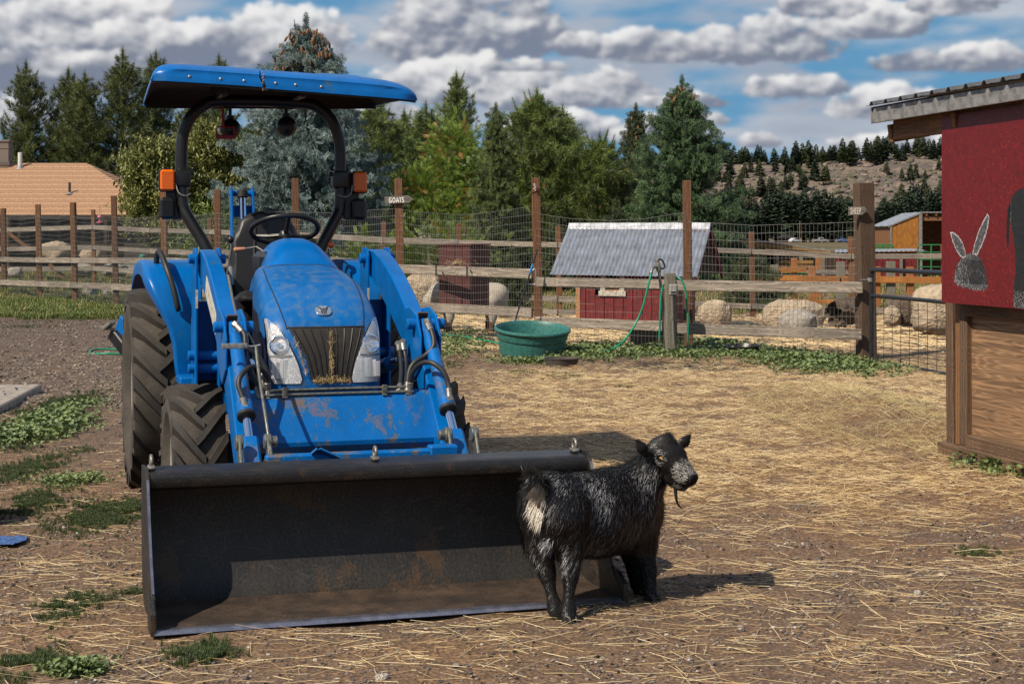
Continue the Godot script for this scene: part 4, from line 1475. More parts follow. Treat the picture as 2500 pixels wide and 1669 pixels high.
func far_forest() -> void:
	var r := RandomNumberGenerator.new()
	r.seed = 505
	var mats := []
	for k in 4:
		mats.append(leafy("far_needles_%d" % k, [Color(0.028, 0.050, 0.026), Color(0.038, 0.062, 0.030), Color(0.10, 0.135, 0.055), Color(0.14, 0.165, 0.07)][k], 0.3, 0.7))
	var shapes := [far_pine_mesh(1), far_pine_mesh(2), far_pine_mesh(3), far_pine_mesh(4)]
	# the dark belt at the foot of the hill
	for i in 280:
		var x := lerpf(58.0, 168.0, (i + r.randf()) / 280.0)
		var d := r.randf_range(520.0, 560.0)
		var h := r.randf_range(10.0, 20.0) * (0.88 + 0.35 * zones.get_noise_1d(x * 0.12))
		if i % 9 == 3:
			h *= 0.7
		var o := put(self, "far_pine", shapes[i % 4], mats[i % 2])
		o.transform = xf(Vector3(x, 0, -d), Vector3(0, r.randf() * TAU, 0), Vector3(h * r.randf_range(1.6, 2.2), h, h * 1.7))
		tag(o, "dark pine in the belt at the foot of the bare hill", "tree", "dark pines at the foot of the hill")
	# on the hill
	var n := 0
	while n < 325:
		var x := r.randf_range(90.0, 300.0)
		var t := r.randf()
		var d := 0.0
		if n < 225:
			d = r.randf_range(862.0, 950.0)
		else:
			d = r.randf_range(640.0, 880.0)
			if zones.get_noise_2d(x * 0.05, d * 0.05) < 0.12 - (0.4 if x < 145.0 else 0.0):
				continue
		if not in_view(x, d, 10):
			continue
		var h := r.randf_range(7.0, 14.0) * (1.0 if n < 225 else 0.8)
		var o := put(self, "hill_pine", shapes[n % 4], mats[1 + n % 3])
		o.transform = xf(Vector3(x, hill_height(x, d) - 0.3, -d), Vector3(0, r.randf() * TAU, 0), Vector3(h * r.randf_range(1.7, 2.6), h, h * 1.8))
		if n < 225:
			tag(o, "pine along the crest of the bare hill", "tree", "pines along the crest of the hill")
		else:
			tag(o, "scattered pine on the dry slope of the hill", "tree", "pines scattered on the dry slope")
		n += 1

var hill_noise: FastNoiseLite

func hill_height(x: float, d: float) -> float:
	var n := hill_noise.get_noise_2d(x * 0.012, d * 0.012)
	var f := hill_noise.get_noise_2d(x * 0.06 + 50, d * 0.06)
	var crest := 41.0 + 4.5 * smoothstep(150.0, 230.0, x) + n * 6.0
	var foot := 575.0 + n * 25.0
	var t := clampf((d - foot) / (895.0 - foot), 0.0, 1.0)
	var rise := smoothstep(0.0, 1.0, t) * 0.55 + 0.45 * t
	return crest * rise + f * 2.4 * sin(PI * clampf(t, 0.0, 1.0)) - 0.4

func make_hill() -> void:
	hill_noise = noise(61, 1.0, 4)
	var xs := PackedFloat32Array()
	var rr := []
	var v := PackedVector3Array(); var nn := PackedVector3Array(); var c := PackedColorArray(); var ix := PackedInt32Array()
	var nx := 150
	var nz := 64
	for j in nz:
		var d := 540.0 + 7.5 * j
		for i in nx:
			var x := -420.0 + 9.0 * i if i < 60 else 120.0 + (i - 60) * 5.0
			v.append(Vector3(x, hill_height(x, d), -d))
			var n := zones.get_noise_2d(x * 0.09, d * 0.09)
			var m := zones.get_noise_2d(x * 0.4, d * 0.4)
			var g2 := hill_noise.get_noise_2d(x * 0.5, d * 0.5)
			var col := Color(0.30, 0.22, 0.165).lerp(Color(0.135, 0.105, 0.10), clampf(0.45 + n * 1.3 + m * 0.9 + g2 * 1.2, 0, 1))
			col = col.lerp(Color(0.12, 0.115, 0.05), clampf(zones.get_noise_2d(x * 0.2 + 30, d * 0.2) * 2.0 - 0.1, 0, 0.8))
			c.append(col)
	for j in nz:
		for i in nx:
			var a := v[j * nx + maxi(i - 1, 0)]
			var b := v[j * nx + mini(i + 1, nx - 1)]
			var e := v[maxi(j - 1, 0) * nx + i]
			var f := v[mini(j + 1, nz - 1) * nx + i]
			nn.append((b - a).cross(f - e).normalized())
	for j in nz - 1:
		for i in nx - 1:
			var a := j * nx + i
			ix.append_array([a, a + nx + 1, a + 1, a, a + nx, a + nx + 1])
	var arr := []
	arr.resize(Mesh.ARRAY_MAX)
	arr[Mesh.ARRAY_VERTEX] = v; arr[Mesh.ARRAY_NORMAL] = nn; arr[Mesh.ARRAY_COLOR] = c; arr[Mesh.ARRAY_INDEX] = ix
	var m := ArrayMesh.new()
	m.add_surface_from_arrays(Mesh.PRIMITIVE_TRIANGLES, arr)
	var g := solid("hillside", Color(1, 1, 1), 0.95, 0.0, T.mottle, 0.03, T.soft, 60.0)
	g.vertex_color_use_as_albedo = true
	g.uv1_world_triplanar = true
	var o := put(self, "hill", m, g)
	tag(o, "dry bare hill with scattered pines beyond the fields", "", "", "structure")
	var r := RandomNumberGenerator.new()
	r.seed = 515
	var where := []
	var cols := PackedColorArray()
	for i in 6500:
		var d := r.randf_range(590.0, 900.0)
		var x := r.randf_range(80.0, d * 0.325)
		if zones.get_noise_2d(x * 0.3, d * 0.2) < -0.05:
			continue
		var s := 0.4 + 1.5 * pow(r.randf(), 3.0)
		where.append(xf(Vector3(x, hill_height(x, d) + s * 0.2, -d), Vector3(r.randf(), r.randf() * TAU, 0), Vector3(s * 1.4, s, s)))
		cols.append(Color(0.06, 0.075, 0.03).lerp(Color(0.16, 0.13, 0.10), r.randf()) if r.randf() < 0.6 else Color(0.11, 0.085, 0.08).lerp(Color(0.26, 0.20, 0.16), r.randf()))
	var bm := leafy("brush", Color(1, 1, 1), 0.0, 0.9)
	var q := many(self, "hill_brush", pebble_mesh(91), bm, where, cols)
	tag(q, "low brush and broken rock on the dry hillside", "brush", "", "stuff")

# ---------------------------------------------------------------- the tractor (its own axes: x to its left, y up, z forward, origin under the rear axle)

func tyre(mb: MB, r: float, w: float, lug_h: float) -> void:
	# axle along x; ring carcass and chevron bars whose middles trail on the front face
	var rc := r - lug_h
	var h := w * 0.5
	var prof := [Vector2(rc * 0.60, -h * 0.72), Vector2(rc * 0.72, -h * 0.98), Vector2(rc * 0.86, -h * 1.0), Vector2(rc * 0.955, -h * 0.93), Vector2(rc, -h * 0.62), Vector2(rc * 1.008, 0), Vector2(rc, h * 0.62), Vector2(rc * 0.955, h * 0.93), Vector2(rc * 0.86, h * 1.0), Vector2(rc * 0.72, h * 0.98), Vector2(rc * 0.60, h * 0.72), Vector2(rc * 0.60, -h * 0.72)]
	var t := Transform3D(Basis(Vector3(0, 0, 1), Vector3(1, 0, 0), Vector3(0, 1, 0)), Vector3.ZERO)
	mb.lathe(t, prof, 56)

func tread(mb: MB, r: float, w: float, lug_h: float, lugs: int) -> void:
	var rc := r - lug_h
	var h := w * 0.5
	for s in [-1.0, 1.0]:
		for k in lugs:
			var a0: float = TAU * (k + (0.0 if s < 0 else 0.5)) / lugs
			var rows_ := []
			for i in 6:
				var f := i / 5.0
				var x: float = s * lerpf(-0.02, h * 0.99, f)
				var ang: float = a0 + lerpf(-0.20, 0.17, pow(f, 1.15)) * 0.56 / r
				var edge := rc * (1.0 if f < 0.75 else lerpf(1.0, 0.955, (f - 0.75) * 4.0))
				var top := r * (1.0 if f < 0.72 else lerpf(1.0, 0.972, (f - 0.72) / 0.28))
				var wd := lerpf(0.028, 0.042, f) / r * (r / 0.6 * 0.4 + 0.6)
				var row := PackedVector3Array()
				for q in [[-1.35, edge - 0.012], [-0.8, top], [0.8, top], [1.35, edge - 0.012]]:
					var aa: float = ang + q[0] * wd
					row.append(Vector3(x, q[1] * sin(aa), q[1] * cos(aa)))
				rows_.append(row)
			mb.rows(rows_, true, s < 0)
			var e: PackedVector3Array = rows_[5]
			if s > 0:
				mb.quad(e[3], e[2], e[1], e[0])
			else:
				mb.quad(e[0], e[1], e[2], e[3])

func wheel(parent: Node3D, at: Vector3, r: float, w: float, lug_h: float, lugs: int) -> void:
	var o := Node3D.new()
	o.name = "wheel"
	parent.add_child(o, true)
	o.position = at
	var mb := MB.new()
	tyre(mb, r, w, lug_h)
	var ty := put(o, "tyre", mb, M.rubber, 32)
	mb = MB.new()
	tread(mb, r, w, lug_h, lugs)
	ty.name = "tyre"
	put(o, "tread", mb, M.lug_rubber, 32)
	mb = MB.new()
	var rr := (r - lug_h) * 0.61
	for s in [-1.0, 1.0]:
		var t := Transform3D(Basis(Vector3(0, 0, 1), Vector3(s, 0, 0), Vector3(0, s, 0)), Vector3.ZERO)
		mb.lathe(t, [Vector2(rr, 0.0), Vector2(rr, w * 0.36), Vector2(rr * 0.9, w * 0.36), Vector2(rr * 0.85, w * 0.2), Vector2(rr * 0.4, w * 0.12), Vector2(rr * 0.38, w * 0.22), Vector2(0, w * 0.22)], 28)
	put(o, "rim", mb, M.grey_box)

func hood_point(s: float, u: float, lift := 0.0) -> Vector3:
	# s runs 0..9 along the middle line from the cowl over the nose to the bottom of the front, u across
	var zz := [1.28, 1.42, 1.62, 1.83, 2.03, 2.15, 2.212, 2.245, 2.262, 2.27]
	var yy := [1.368, 1.362, 1.342, 1.297, 1.220, 1.145, 1.075, 0.985, 0.88, 0.772]
	var ww := [0.222, 0.238, 0.258, 0.275, 0.284, 0.286, 0.284, 0.281, 0.279, 0.277]
	var kz := []; var ky := []; var kw := []
	for i in 10:
		kz.append(Vector2(i, zz[i])); ky.append(Vector2(i, yy[i])); kw.append(Vector2(i, ww[i]))
	var p := Vector2(spline(kz, s), spline(ky, s))
	var q := Vector2(spline(kz, minf(s + 0.1, 9.0)), spline(ky, minf(s + 0.1, 9.0)))
	var q0 := Vector2(spline(kz, maxf(s - 0.1, 0.0)), spline(ky, maxf(s - 0.1, 0.0)))
	var tan := (q - q0).normalized()
	var inn := Vector2(tan.y, -tan.x)
	var inset := 0.095 * (1.0 - sqrt(maxf(0.0, 1.0 - pow(absf(u), 3.8))))
	p += inn * (inset - lift)
	return Vector3(spline(kw, s) * u - 0.008, p.y, p.x)

func front_patch(parent: Node3D, called: String, edge_l: Array, edge_r: Array, lift: float, m: Material, n := 10) -> MeshInstance3D:
	# a panel let into the nose: left and right outlines as Vector2(x, y) from bottom to top
	var kl := []; var kr := []
	for p in edge_l: kl.append(Vector2(p.y, p.x))
	for p in edge_r: kr.append(Vector2(p.y, p.x))
	var y0: float = maxf(kl[0].x, kr[0].x)
	var y1: float = minf(kl[-1].x, kr[-1].x)
	var rr := []
	for j in n + 1:
		var y := lerpf(y0, y1, float(j) / n)
		var row := PackedVector3Array()
		# which s has this height on the front
		for i in 9:
			var x := lerpf(linear(kl, y), linear(kr, y), i / 8.0)
			row.append(nose_at(x, y, lift))
		rr.append(row)
	var mb := MB.new()
	mb.sheet(rr, 0.012)
	return put(parent, called, mb, m, 50)

func linear(knots: Array, t: float) -> float:
	if t <= knots[0].x: return knots[0].y
	for i in knots.size() - 1:
		if t <= knots[i + 1].x:
			return lerpf(knots[i].y, knots[i + 1].y, (t - knots[i].x) / maxf(knots[i + 1].x - knots[i].x, 1e-6))
	return knots[-1].y

func nose_at(x: float, y: float, lift: float) -> Vector3:
	var u := clampf((x + 0.008) / 0.281, -0.995, 0.995)
	var lo := 4.0
	var hi := 9.0
	for k in 18:
		var mid := (lo + hi) * 0.5
		if hood_point(mid, u).y > y: lo = mid
		else: hi = mid
	var p := hood_point(lo, u, lift)
	return Vector3(x, y, p.z)

func make_tractor() -> void:
	var t := thing("tractor", "blue compact tractor with canopy, front loader and a wide black bucket", "tractor", Vector3(-1.546, 0, -9.92), deg_to_rad(17.1))
	var mb: MB
	# wheels
	wheel(t, Vector3(-0.635, 0.595, 0), 0.60, 0.335, 0.042, 20)
	wheel(t, Vector3(0.635, 0.595, 0), 0.60, 0.335, 0.042, 21)
	wheel(t, Vector3(-0.60, 0.385, 1.84), 0.392, 0.262, 0.036, 14)
	wheel(t, Vector3(0.60, 0.385, 1.84), 0.392, 0.262, 0.036, 14)
	# chassis
	mb = MB.new()
	cyl(mb, Vector3(-0.52, 0.595, 0), Vector3(0.52, 0.595, 0), 0.12)
	mb.box(xf(Vector3(0, 0.62, 0.55)), Vector3(0.34, 0.36, 1.5), 0.03)
	mb.box(xf(Vector3(0, 0.66, 1.7)), Vector3(0.36, 0.34, 0.9), 0.03)
	cyl(mb, Vector3(-0.47, 0.385, 1.84), Vector3(0.47, 0.385, 1.84), 0.06)
	mb.box(xf(Vector3(0, 0.45, 1.9)), Vector3(0.26, 0.2, 0.4), 0.02)
	for s in [-1.0, 1.0]:
		cyl(mb, Vector3(s * 0.44, 0.26, 1.84), Vector3(s * 0.44, 0.52, 1.84), 0.055)
	put(t, "chassis", mb, M.dark_iron)
	mb = MB.new()
	mb.box(xf(Vector3(0, 1.02, 1.55)), Vector3(0.36, 0.36, 0.6), 0.02)
	mb.box(xf(Vector3(0, 0.83, 2.05)), Vector3(0.40, 0.1, 0.26), 0.01)
	put(t, "engine", mb, M.dark_iron)
	mb = MB.new()
	mb.box(xf(Vector3(0, 0.70, 0.62)), Vector3(0.98, 0.035, 0.75), 0.01)
	put(t, "floor_plate", mb, M.black_plastic)
	# hood
	mb = MB.new()
	var rr := []
	for j in 37:
		var s := j * 0.25
		var row := PackedVector3Array()
		var e := hood_point(s, 1.0)
		var low := Vector3(e.x, minf(0.80, e.y), minf(e.z, 1.95))
		row.append(Vector3(-e.x - 0.016, low.y, low.z)); row.append(Vector3(-e.x - 0.016, lerpf(e.y, low.y, 0.5), lerpf(e.z, low.z, 0.5)))
		for i in 21:
			var f := -1.0 + i / 10.0
			row.append(hood_point(s, signf(f) * pow(absf(f), 0.72)))
		row.append(Vector3(e.x, lerpf(e.y, low.y, 0.5), lerpf(e.z, low.z, 0.5))); row.append(Vector3(e.x, low.y, low.z))
		rr.append(row)
	rr.reverse()
	mb.sheet(rr, 0.008)
	var hood := put(t, "hood", mb, M.blue_dust, 50)
	# seams of the lifting panel
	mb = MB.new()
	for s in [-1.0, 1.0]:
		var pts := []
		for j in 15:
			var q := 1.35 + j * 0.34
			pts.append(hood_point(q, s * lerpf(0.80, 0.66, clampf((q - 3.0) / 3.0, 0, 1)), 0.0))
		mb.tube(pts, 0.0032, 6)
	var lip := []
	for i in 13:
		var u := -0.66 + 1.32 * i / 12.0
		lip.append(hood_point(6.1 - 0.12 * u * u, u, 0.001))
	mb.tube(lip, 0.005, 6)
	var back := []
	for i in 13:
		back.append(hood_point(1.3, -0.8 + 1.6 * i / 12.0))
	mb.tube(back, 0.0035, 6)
	put(hood, "shaded_seam", mb, M.hose_rubber)  # dark tubes drawn for the shade in the hood panel gaps
	# emblem
	var em := hood_point(5.05, 0.0, 0.004)
	var nrm := (hood_point(5.05, 0.0, 0.02) - hood_point(5.05, 0.0, 0.0)).normalized()
	var eb := Basis(Vector3(1, 0, 0), nrm.cross(Vector3(1, 0, 0)), nrm)
	mb = MB.new()
	var oval := PackedVector2Array()
	for k in 28:
		var a := TAU * k / 28
		oval.append(Vector2(0.040 * signf(cos(a)) * pow(absf(cos(a)), 0.8), 0.035 * signf(sin(a)) * pow(absf(sin(a)), 0.8)))
	mb.prism(Transform3D(eb, em), oval, 0.009, 0.002)
	var badge := put(hood, "emblem", mb, M.emblem, 50)
	mb = MB.new()
	for s in [-1.0, 1.0]:
		for k in 3:
			var y0 := 0.020 - 0.016 * k
			var x0: float = s * (0.003 + 0.002 * k)
			var a := em + eb * Vector3(x0, y0 - 0.020, 0.0058)
			var b := em + eb * Vector3(s * (0.028 - 0.007 * k), y0 + 0.006, 0.0058)
			mb.bar(a, b, 0.004, 0.0035, 0.0, nrm)
	mb.bar(em + eb * Vector3(0, -0.030, 0.0058), em + eb * Vector3(0, 0.014, 0.0058), 0.003, 0.0035, 0.0, nrm)
	put(badge, "leaf_mark", mb, M.emblem_dark)
	# grille
	var gl := [Vector2(-0.082, 0.806), Vector2(-0.092, 0.85), Vector2(-0.113, 0.93), Vector2(-0.150, 1.00), Vector2(-0.184, 1.055), Vector2(-0.190, 1.078)]
	var gr := [Vector2(0.108, 0.806), Vector2(0.116, 0.85), Vector2(0.137, 0.93), Vector2(0.165, 1.00), Vector2(0.184, 1.055), Vector2(0.188, 1.072)]
	var grille := front_patch(t, "grille", gl, gr, 0.004, M.grille)
	mb = MB.new()
	for k in 9:
		var f := (k + 0.5) / 9.0
		var pts := []
		for j in 7:
			var y := lerpf(0.815, 1.06, j / 6.0)
			var kl := []; var kr := []
			for p in gl: kl.append(Vector2(p.y, p.x))
			for p in gr: kr.append(Vector2(p.y, p.x))
			pts.append(nose_at(lerpf(linear(kl, y), linear(kr, y), f), y, 0.006))
		mb.tube(pts, 0.0026, 5)
	put(grille, "ribs", mb, M.black_plastic)
	# chaff caught in the grille
	var r := RandomNumberGenerator.new()
	r.seed = 88
	var where := []
	var cols := PackedColorArray()
	for i in 420:
		var p: Vector3
		if i < 230:
			p = nose_at(r.randf_range(-0.078, 0.103), 0.808 + absf(r.randfn(0, 0.010)), 0.012 + r.randf() * 0.012)
		elif i < 340:
			p = nose_at(0.012 + r.randfn(0, 0.006), r.randf_range(0.82, 1.05), 0.012 + r.randf() * 0.006)
		else:
			var y := r.randf_range(0.84, 1.02)
			p = nose_at(lerpf(-0.105, -0.172, (y - 0.84) / 0.2) + r.randfn(0, 0.004), y, 0.013)
		var l := r.randf_range(0.008, 0.035)
		var b := Basis.from_euler(Vector3(r.randfn(0, 0.5), r.randfn(0, 0.5), r.randf_range(-PI, PI) if i < 230 else PI / 2 + r.randfn(0, 0.5)))
		where.append(Transform3D(b * Basis.from_scale(Vector3(l, 0.0016, 0.0016)), p))
		cols.append(Color(0.30, 0.19, 0.08).lerp(Color(0.60, 0.46, 0.22), r.randf()))
	many(grille, "chaff", flat_strand(0.03), leafy("chaff", Color(1, 1, 1), 0.1), where, cols)
	# headlights
	for s in [-1.0, 1.0]:
		var inner := [Vector2(0.130, 0.797), Vector2(0.122, 0.825), Vector2(0.140, 0.898), Vector2(0.178, 0.985), Vector2(0.220, 1.062), Vector2(0.252, 1.100), Vector2(0.262, 1.108)]
		var outer := [Vector2(0.250, 0.803), Vector2(0.266, 0.835), Vector2(0.270, 0.90), Vector2(0.274, 0.965), Vector2(0.275, 1.03), Vector2(0.275, 1.09), Vector2(0.274, 1.108)]
		var a := []; var b := []
		for p in inner: a.append(Vector2(p.x * s - 0.012, p.y))
		for p in outer: b.append(Vector2(p.x * s - 0.012, p.y))
		var lamp := Node3D.new()
		lamp.name = "headlight"
		t.add_child(lamp, true)
		var frame_a := []; var frame_b := []
		for p in a: frame_a.append(Vector2(p.x - s * 0.007, p.y))
		for p in b: frame_b.append(Vector2(p.x + s * 0.004, p.y))
		if s < 0:
			front_patch(lamp, "surround", frame_b, frame_a, 0.0035, M.black_plastic, 12)
			front_patch(lamp, "reflector", b, a, 0.0055, M.lens_back, 14)
		else:
			front_patch(lamp, "surround", frame_a, frame_b, 0.0035, M.black_plastic, 12)
			front_patch(lamp, "reflector", a, b, 0.0055, M.lens_back, 14)
		mb = MB.new()
		var c := nose_at(s * 0.222 - 0.012, 0.985, 0.008)
		mb.lathe(along(c, c + Vector3(s * 0.25, 0.25, 0.9)), [Vector2(0.044, 0.0), Vector2(0.047, 0.006), Vector2(0.042, 0.008), Vector2(0.030, -0.002), Vector2(0.014, -0.004), Vector2(0.012, 0.012), Vector2(0.0, 0.014)], 22)
		put(lamp, "bulb_cup", mb, M.reflector)
		mb = MB.new()
		mb.tube([nose_at(s * 0.168 - 0.012, 0.935, 0.010), nose_at(s * 0.22 - 0.012, 0.930, 0.010), nose_at(s * 0.268 - 0.012, 0.932, 0.010)], 0.005, 5)
		put(lamp, "divider", mb, M.black_plastic)
		mb = MB.new()
		c = nose_at(s * 0.205 - 0.012, 0.868, 0.008)
		for q in 6:
			mb.box(xf(c + Vector3((q - 2.5) * 0.020, 0.006 - absf(q - 2.5) * 0.004, 0.001), Vector3(0, 0.4 * (q % 2) - 0.2, 0)), Vector3(0.019, 0.098 - absf(q - 2.5) * 0.010, 0.006), 0.002)
		put(lamp, "lens_flutes", mb, M.flute)
		if s < 0:
			front_patch(lamp, "lens", b, a, 0.022, M.lens_glass, 14)
		else:
			front_patch(lamp, "lens", a, b, 0.022, M.lens_glass, 14)
	# side screens of the engine bay
	for s in [-1.0, 1.0]:
		mb = MB.new()
		mb.prism(Transform3D(Basis(Vector3(0, 0, 1), Vector3(0, 1, 0), Vector3(-1, 0, 0)), Vector3(s * 0.282 - 0.008, 0, 0)), PackedVector2Array([Vector2(1.75, 0.80), Vector2(2.12, 0.80), Vector2(2.08, 0.98), Vector2(1.90, 1.12), Vector2(1.75, 1.14)]), 0.012, 0.003)
		put(t, "side_screen", mb, M.black_plastic)
	# cowl
	mb = MB.new()
	rr = []
	for p in [[1.445, 1.352, 0.242], [1.425, 1.375, 0.236], [1.385, 1.412, 0.222], [1.325, 1.452, 0.205], [1.23, 1.485, 0.190], [1.08, 1.498, 0.182], [0.92, 1.488, 0.18], [0.80, 1.45, 0.18]]:
		var row := PackedVector3Array()
		for i in 19:
			var u := -1.0 + i / 9.0
			u = signf(u) * pow(absf(u), 0.75)
			var drop := 1.0 - pow(1.0 - pow(absf(u), 3.2), 0.45)
			row.append(Vector3(p[2] * u * (1.0 + 0.10 * drop) + 0.018, lerpf(p[1], 1.20, drop), p[0] - 0.05 * drop * (1.0 if p[0] > 1.2 else 0.0)))
		rr.append(row)
	mb.sheet(rr, 0.008)
	put(t, "dash_cowl", mb, M.blue, 60)
	mb = MB.new()
	mb.box(xf(Vector3(0.01, 1.15, 0.98)), Vector3(0.36, 0.55, 0.34), 0.03)
	put(t, "dash_column", mb, M.black_plastic)
	# steering wheel
	mb = MB.new()
	var sb := Basis.from_euler(Vector3(deg_to_rad(-24), 0, 0))
	var sc := Vector3(0.045, 1.548, 0.64)
	var ring := []
	for k in 36:
		ring.append(sc + sb * Vector3(cos(TAU * k / 36) * 0.193, 0, sin(TAU * k / 36) * 0.193))
	mb.tube(ring, 0.0155, 8, false, true)
	for k in 3:
		var a := TAU * k / 3 + PI / 2
		mb.tube([sc + sb * Vector3(0, -0.035, 0), sc + sb * Vector3(cos(a) * 0.1, -0.022, sin(a) * 0.1), sc + sb * Vector3(cos(a) * 0.19, 0, sin(a) * 0.19)], [0.016, 0.013, 0.011], 6)
	cyl(mb, sc + sb * Vector3(0, -0.06, 0), sc + sb * Vector3(0, -0.015, 0), 0.036, 16, 0.008)
	cyl(mb, sc + sb * Vector3(0, -0.05, 0), Vector3(0.02, 1.36, 0.92), 0.022)
	put(t, "steering_wheel", mb, M.black_plastic, 60)
	# seat
	mb = MB.new()
	var outline := PackedVector2Array()
	var prof := [[1.12, 0.215], [1.22, 0.222], [1.36, 0.220], [1.47, 0.210], [1.55, 0.190], [1.61, 0.158], [1.648, 0.112], [1.668, 0.055]]
	for p in prof: outline.append(Vector2(0.045 + p[1], p[0]))
	outline.append(Vector2(0.045, 1.673))
	for k in prof.size(): outline.append(Vector2(0.045 - prof[prof.size() - 1 - k][1], prof[prof.size() - 1 - k][0]))
	mb.prism(Transform3D(Basis.from_euler(Vector3(-0.16, 0, 0)), Vector3(0, 0.016, 0.13)), outline, 0.09, 0.028)
	mb.box(xf(Vector3(0.045, 1.12, 0.14), Vector3(-0.08, 0, 0)), Vector3(0.45, 0.11, 0.46), 0.045)
	var seat := put(t, "seat", mb, M.black_seat, 60)
	mb = MB.new()
	for dx in [-0.09, 0.0, 0.09]:
		var pts := []
		for k in 6:
			var y := lerpf(1.22, 1.60 - absf(dx) * 0.4, k / 5.0)
			pts.append(Vector3(0.045 + dx * (1.0 - 0.25 * k / 5.0), y, lerpf(-0.022, -0.086, (y - 1.22) / 0.4)))
		mb.tube(pts, 0.010, 6)
	put(seat, "stitched_rib", mb, M.black_seat, 60)
	mb = MB.new()
	mb.box(xf(Vector3(0.04, 0.95, 0.05)), Vector3(0.36, 0.34, 0.34), 0.03)
	put(t, "seat_base", mb, M.black_plastic)
	# levers
	mb = MB.new()
	mb.tube([Vector3(0.02, 1.33, 0.95), Vector3(-0.148, 1.449, 0.85), Vector3(-0.214, 1.438, 0.85)], 0.006, 6)
	var lev := put(t, "shuttle_lever", mb, M.steel)
	mb = MB.new()
	mb.tube([Vector3(-0.211, 1.439, 0.85), Vector3(-0.236, 1.435, 0.85), Vector3(-0.267, 1.432, 0.85), Vector3(-0.274, 1.431, 0.85)], [0.009, 0.013, 0.015, 0.009], 10)
	put(lev, "grip", mb, M.wood_grip, 60)
	mb = MB.new()
	mb.tube([Vector3(0.33, 1.15, 0.62), Vector3(0.289, 1.436, 0.7)], 0.006, 6)
	lev = put(t, "range_lever", mb, M.steel)
	mb = MB.new()
	mb.ball(xf(Vector3(0.305, 1.456, 0.7), Vector3.ZERO, Vector3(0.020, 0.018, 0.018)), 14, 10)
	put(lev, "knob", mb, M.orange_knob, 80)
	mb = MB.new()
	mb.tube([Vector3(-0.25, 1.15, 0.2), Vector3(-0.212, 1.444, 0.25), Vector3(-0.216, 1.481, 0.25)], 0.007, 6)
	lev = put(t, "loader_lever", mb, M.steel)
	mb = MB.new()
	mb.ball(xf(Vector3(-0.216, 1.489, 0.25), Vector3.ZERO, Vector3(0.02, 0.022, 0.02)), 12, 8)
	put(lev, "knob", mb, M.black_plastic, 80)
	# fenders
	for s in [-1.0, 1.0]:
		mb = MB.new()
		rr = []
		var path := [[0.72, 0.72, 0.578, 0.44], [0.735, 0.80, 0.588, 0.44], [0.745, 0.90, 0.598, 0.44], [0.745, 1.00, 0.625, 0.44], [0.735, 1.10, 0.672, 0.44], [0.715, 1.19, 0.712, 0.44], [0.675, 1.265, 0.738, 0.44], [0.60, 1.325, 0.750, 0.44], [0.50, 1.358, 0.752, 0.44], [0.33, 1.372, 0.752, 0.44], [0.10, 1.370, 0.752, 0.44], [-0.15, 1.35, 0.752, 0.44], [-0.38, 1.28, 0.75, 0.44], [-0.55, 1.14, 0.75, 0.44]]
		for k in path.size():
			var p = path[k]
			var q0 = path[maxi(k - 1, 0)]
			var q1 = path[mini(k + 1, path.size() - 1)]
			var tg := Vector2(q1[0] - q0[0], q1[1] - q0[1]).normalized()
			var inn := Vector2(-tg.y, tg.x)
			var row := PackedVector3Array()
			for w in [[1.0, 0.085], [1.0, 0.045], [0.985, 0.016], [0.95, 0.003], [0.88, 0.0], [0.6, 0.0], [0.3, 0.0], [0.0, 0.002]]:
				var x: float = lerpf(p[3], p[2], w[0])
				row.append(Vector3(s * x, p[1] + inn.y * w[1], p[0] + inn.x * w[1]))
			if s > 0: row.reverse()
			rr.append(row)
		mb.sheet(rr, 0.006)
		var f := put(t, "fender", mb, M.blue, 55)
		mb = MB.new()
		mb.prism(Transform3D(Basis(Vector3(0, 0, 1), Vector3(0, 1, 0), Vector3(-1, 0, 0)), Vector3(s * 0.437, 0, 0)), PackedVector2Array([Vector2(0.70, 0.72), Vector2(0.735, 1.0), Vector2(0.70, 1.22), Vector2(0.58, 1.33), Vector2(0.3, 1.366), Vector2(-0.1, 1.35), Vector2(-0.4, 1.24), Vector2(-0.5, 0.9), Vector2(0.0, 0.72)]), 0.008)
		put(f, "inner_side", mb, M.blue)
		mb = MB.new()
		mb.box(xf(Vector3(s * 0.505, 0.708, 0.80)), Vector3(0.15, 0.05, 0.20), 0.012)
		put(t, "step", mb, M.blue)
		mb = MB.new()
		mb.tube(smooth_path([Vector3(s * 0.672, 1.33, 0.50), Vector3(s * 0.668, 1.408, 0.535), Vector3(s * 0.655, 1.412, 0.60), Vector3(s * 0.632, 1.33, 0.72), Vector3(s * 0.60, 1.22, 0.765), Vector3(s * 0.578, 1.12, 0.775), Vector3(s * 0.572, 1.10, 0.755)], 4), 0.0165, 10)
		put(t, "grab_rail", mb, M.dark_iron if s > 0 else M.hose_rubber, 60)
		# dark guard beside the operator's step
		mb = MB.new()
		mb.prism(Transform3D(Basis(Vector3(1, 0, 0), Vector3(0, 1, 0), Vector3(0, 0, 1)), Vector3(s * 0.455, 0, 0.84)), PackedVector2Array([Vector2(-0.05, 0.77), Vector2(0.05, 0.77), Vector2(0.05, 1.14), Vector2(0.0, 1.155), Vector2(-0.035, 1.12), Vector2(-0.05, 1.05)]), 0.10, 0.02)
		put(t, "side_guard", mb, M.rubber)
	# roll bar
	mb = MB.new()
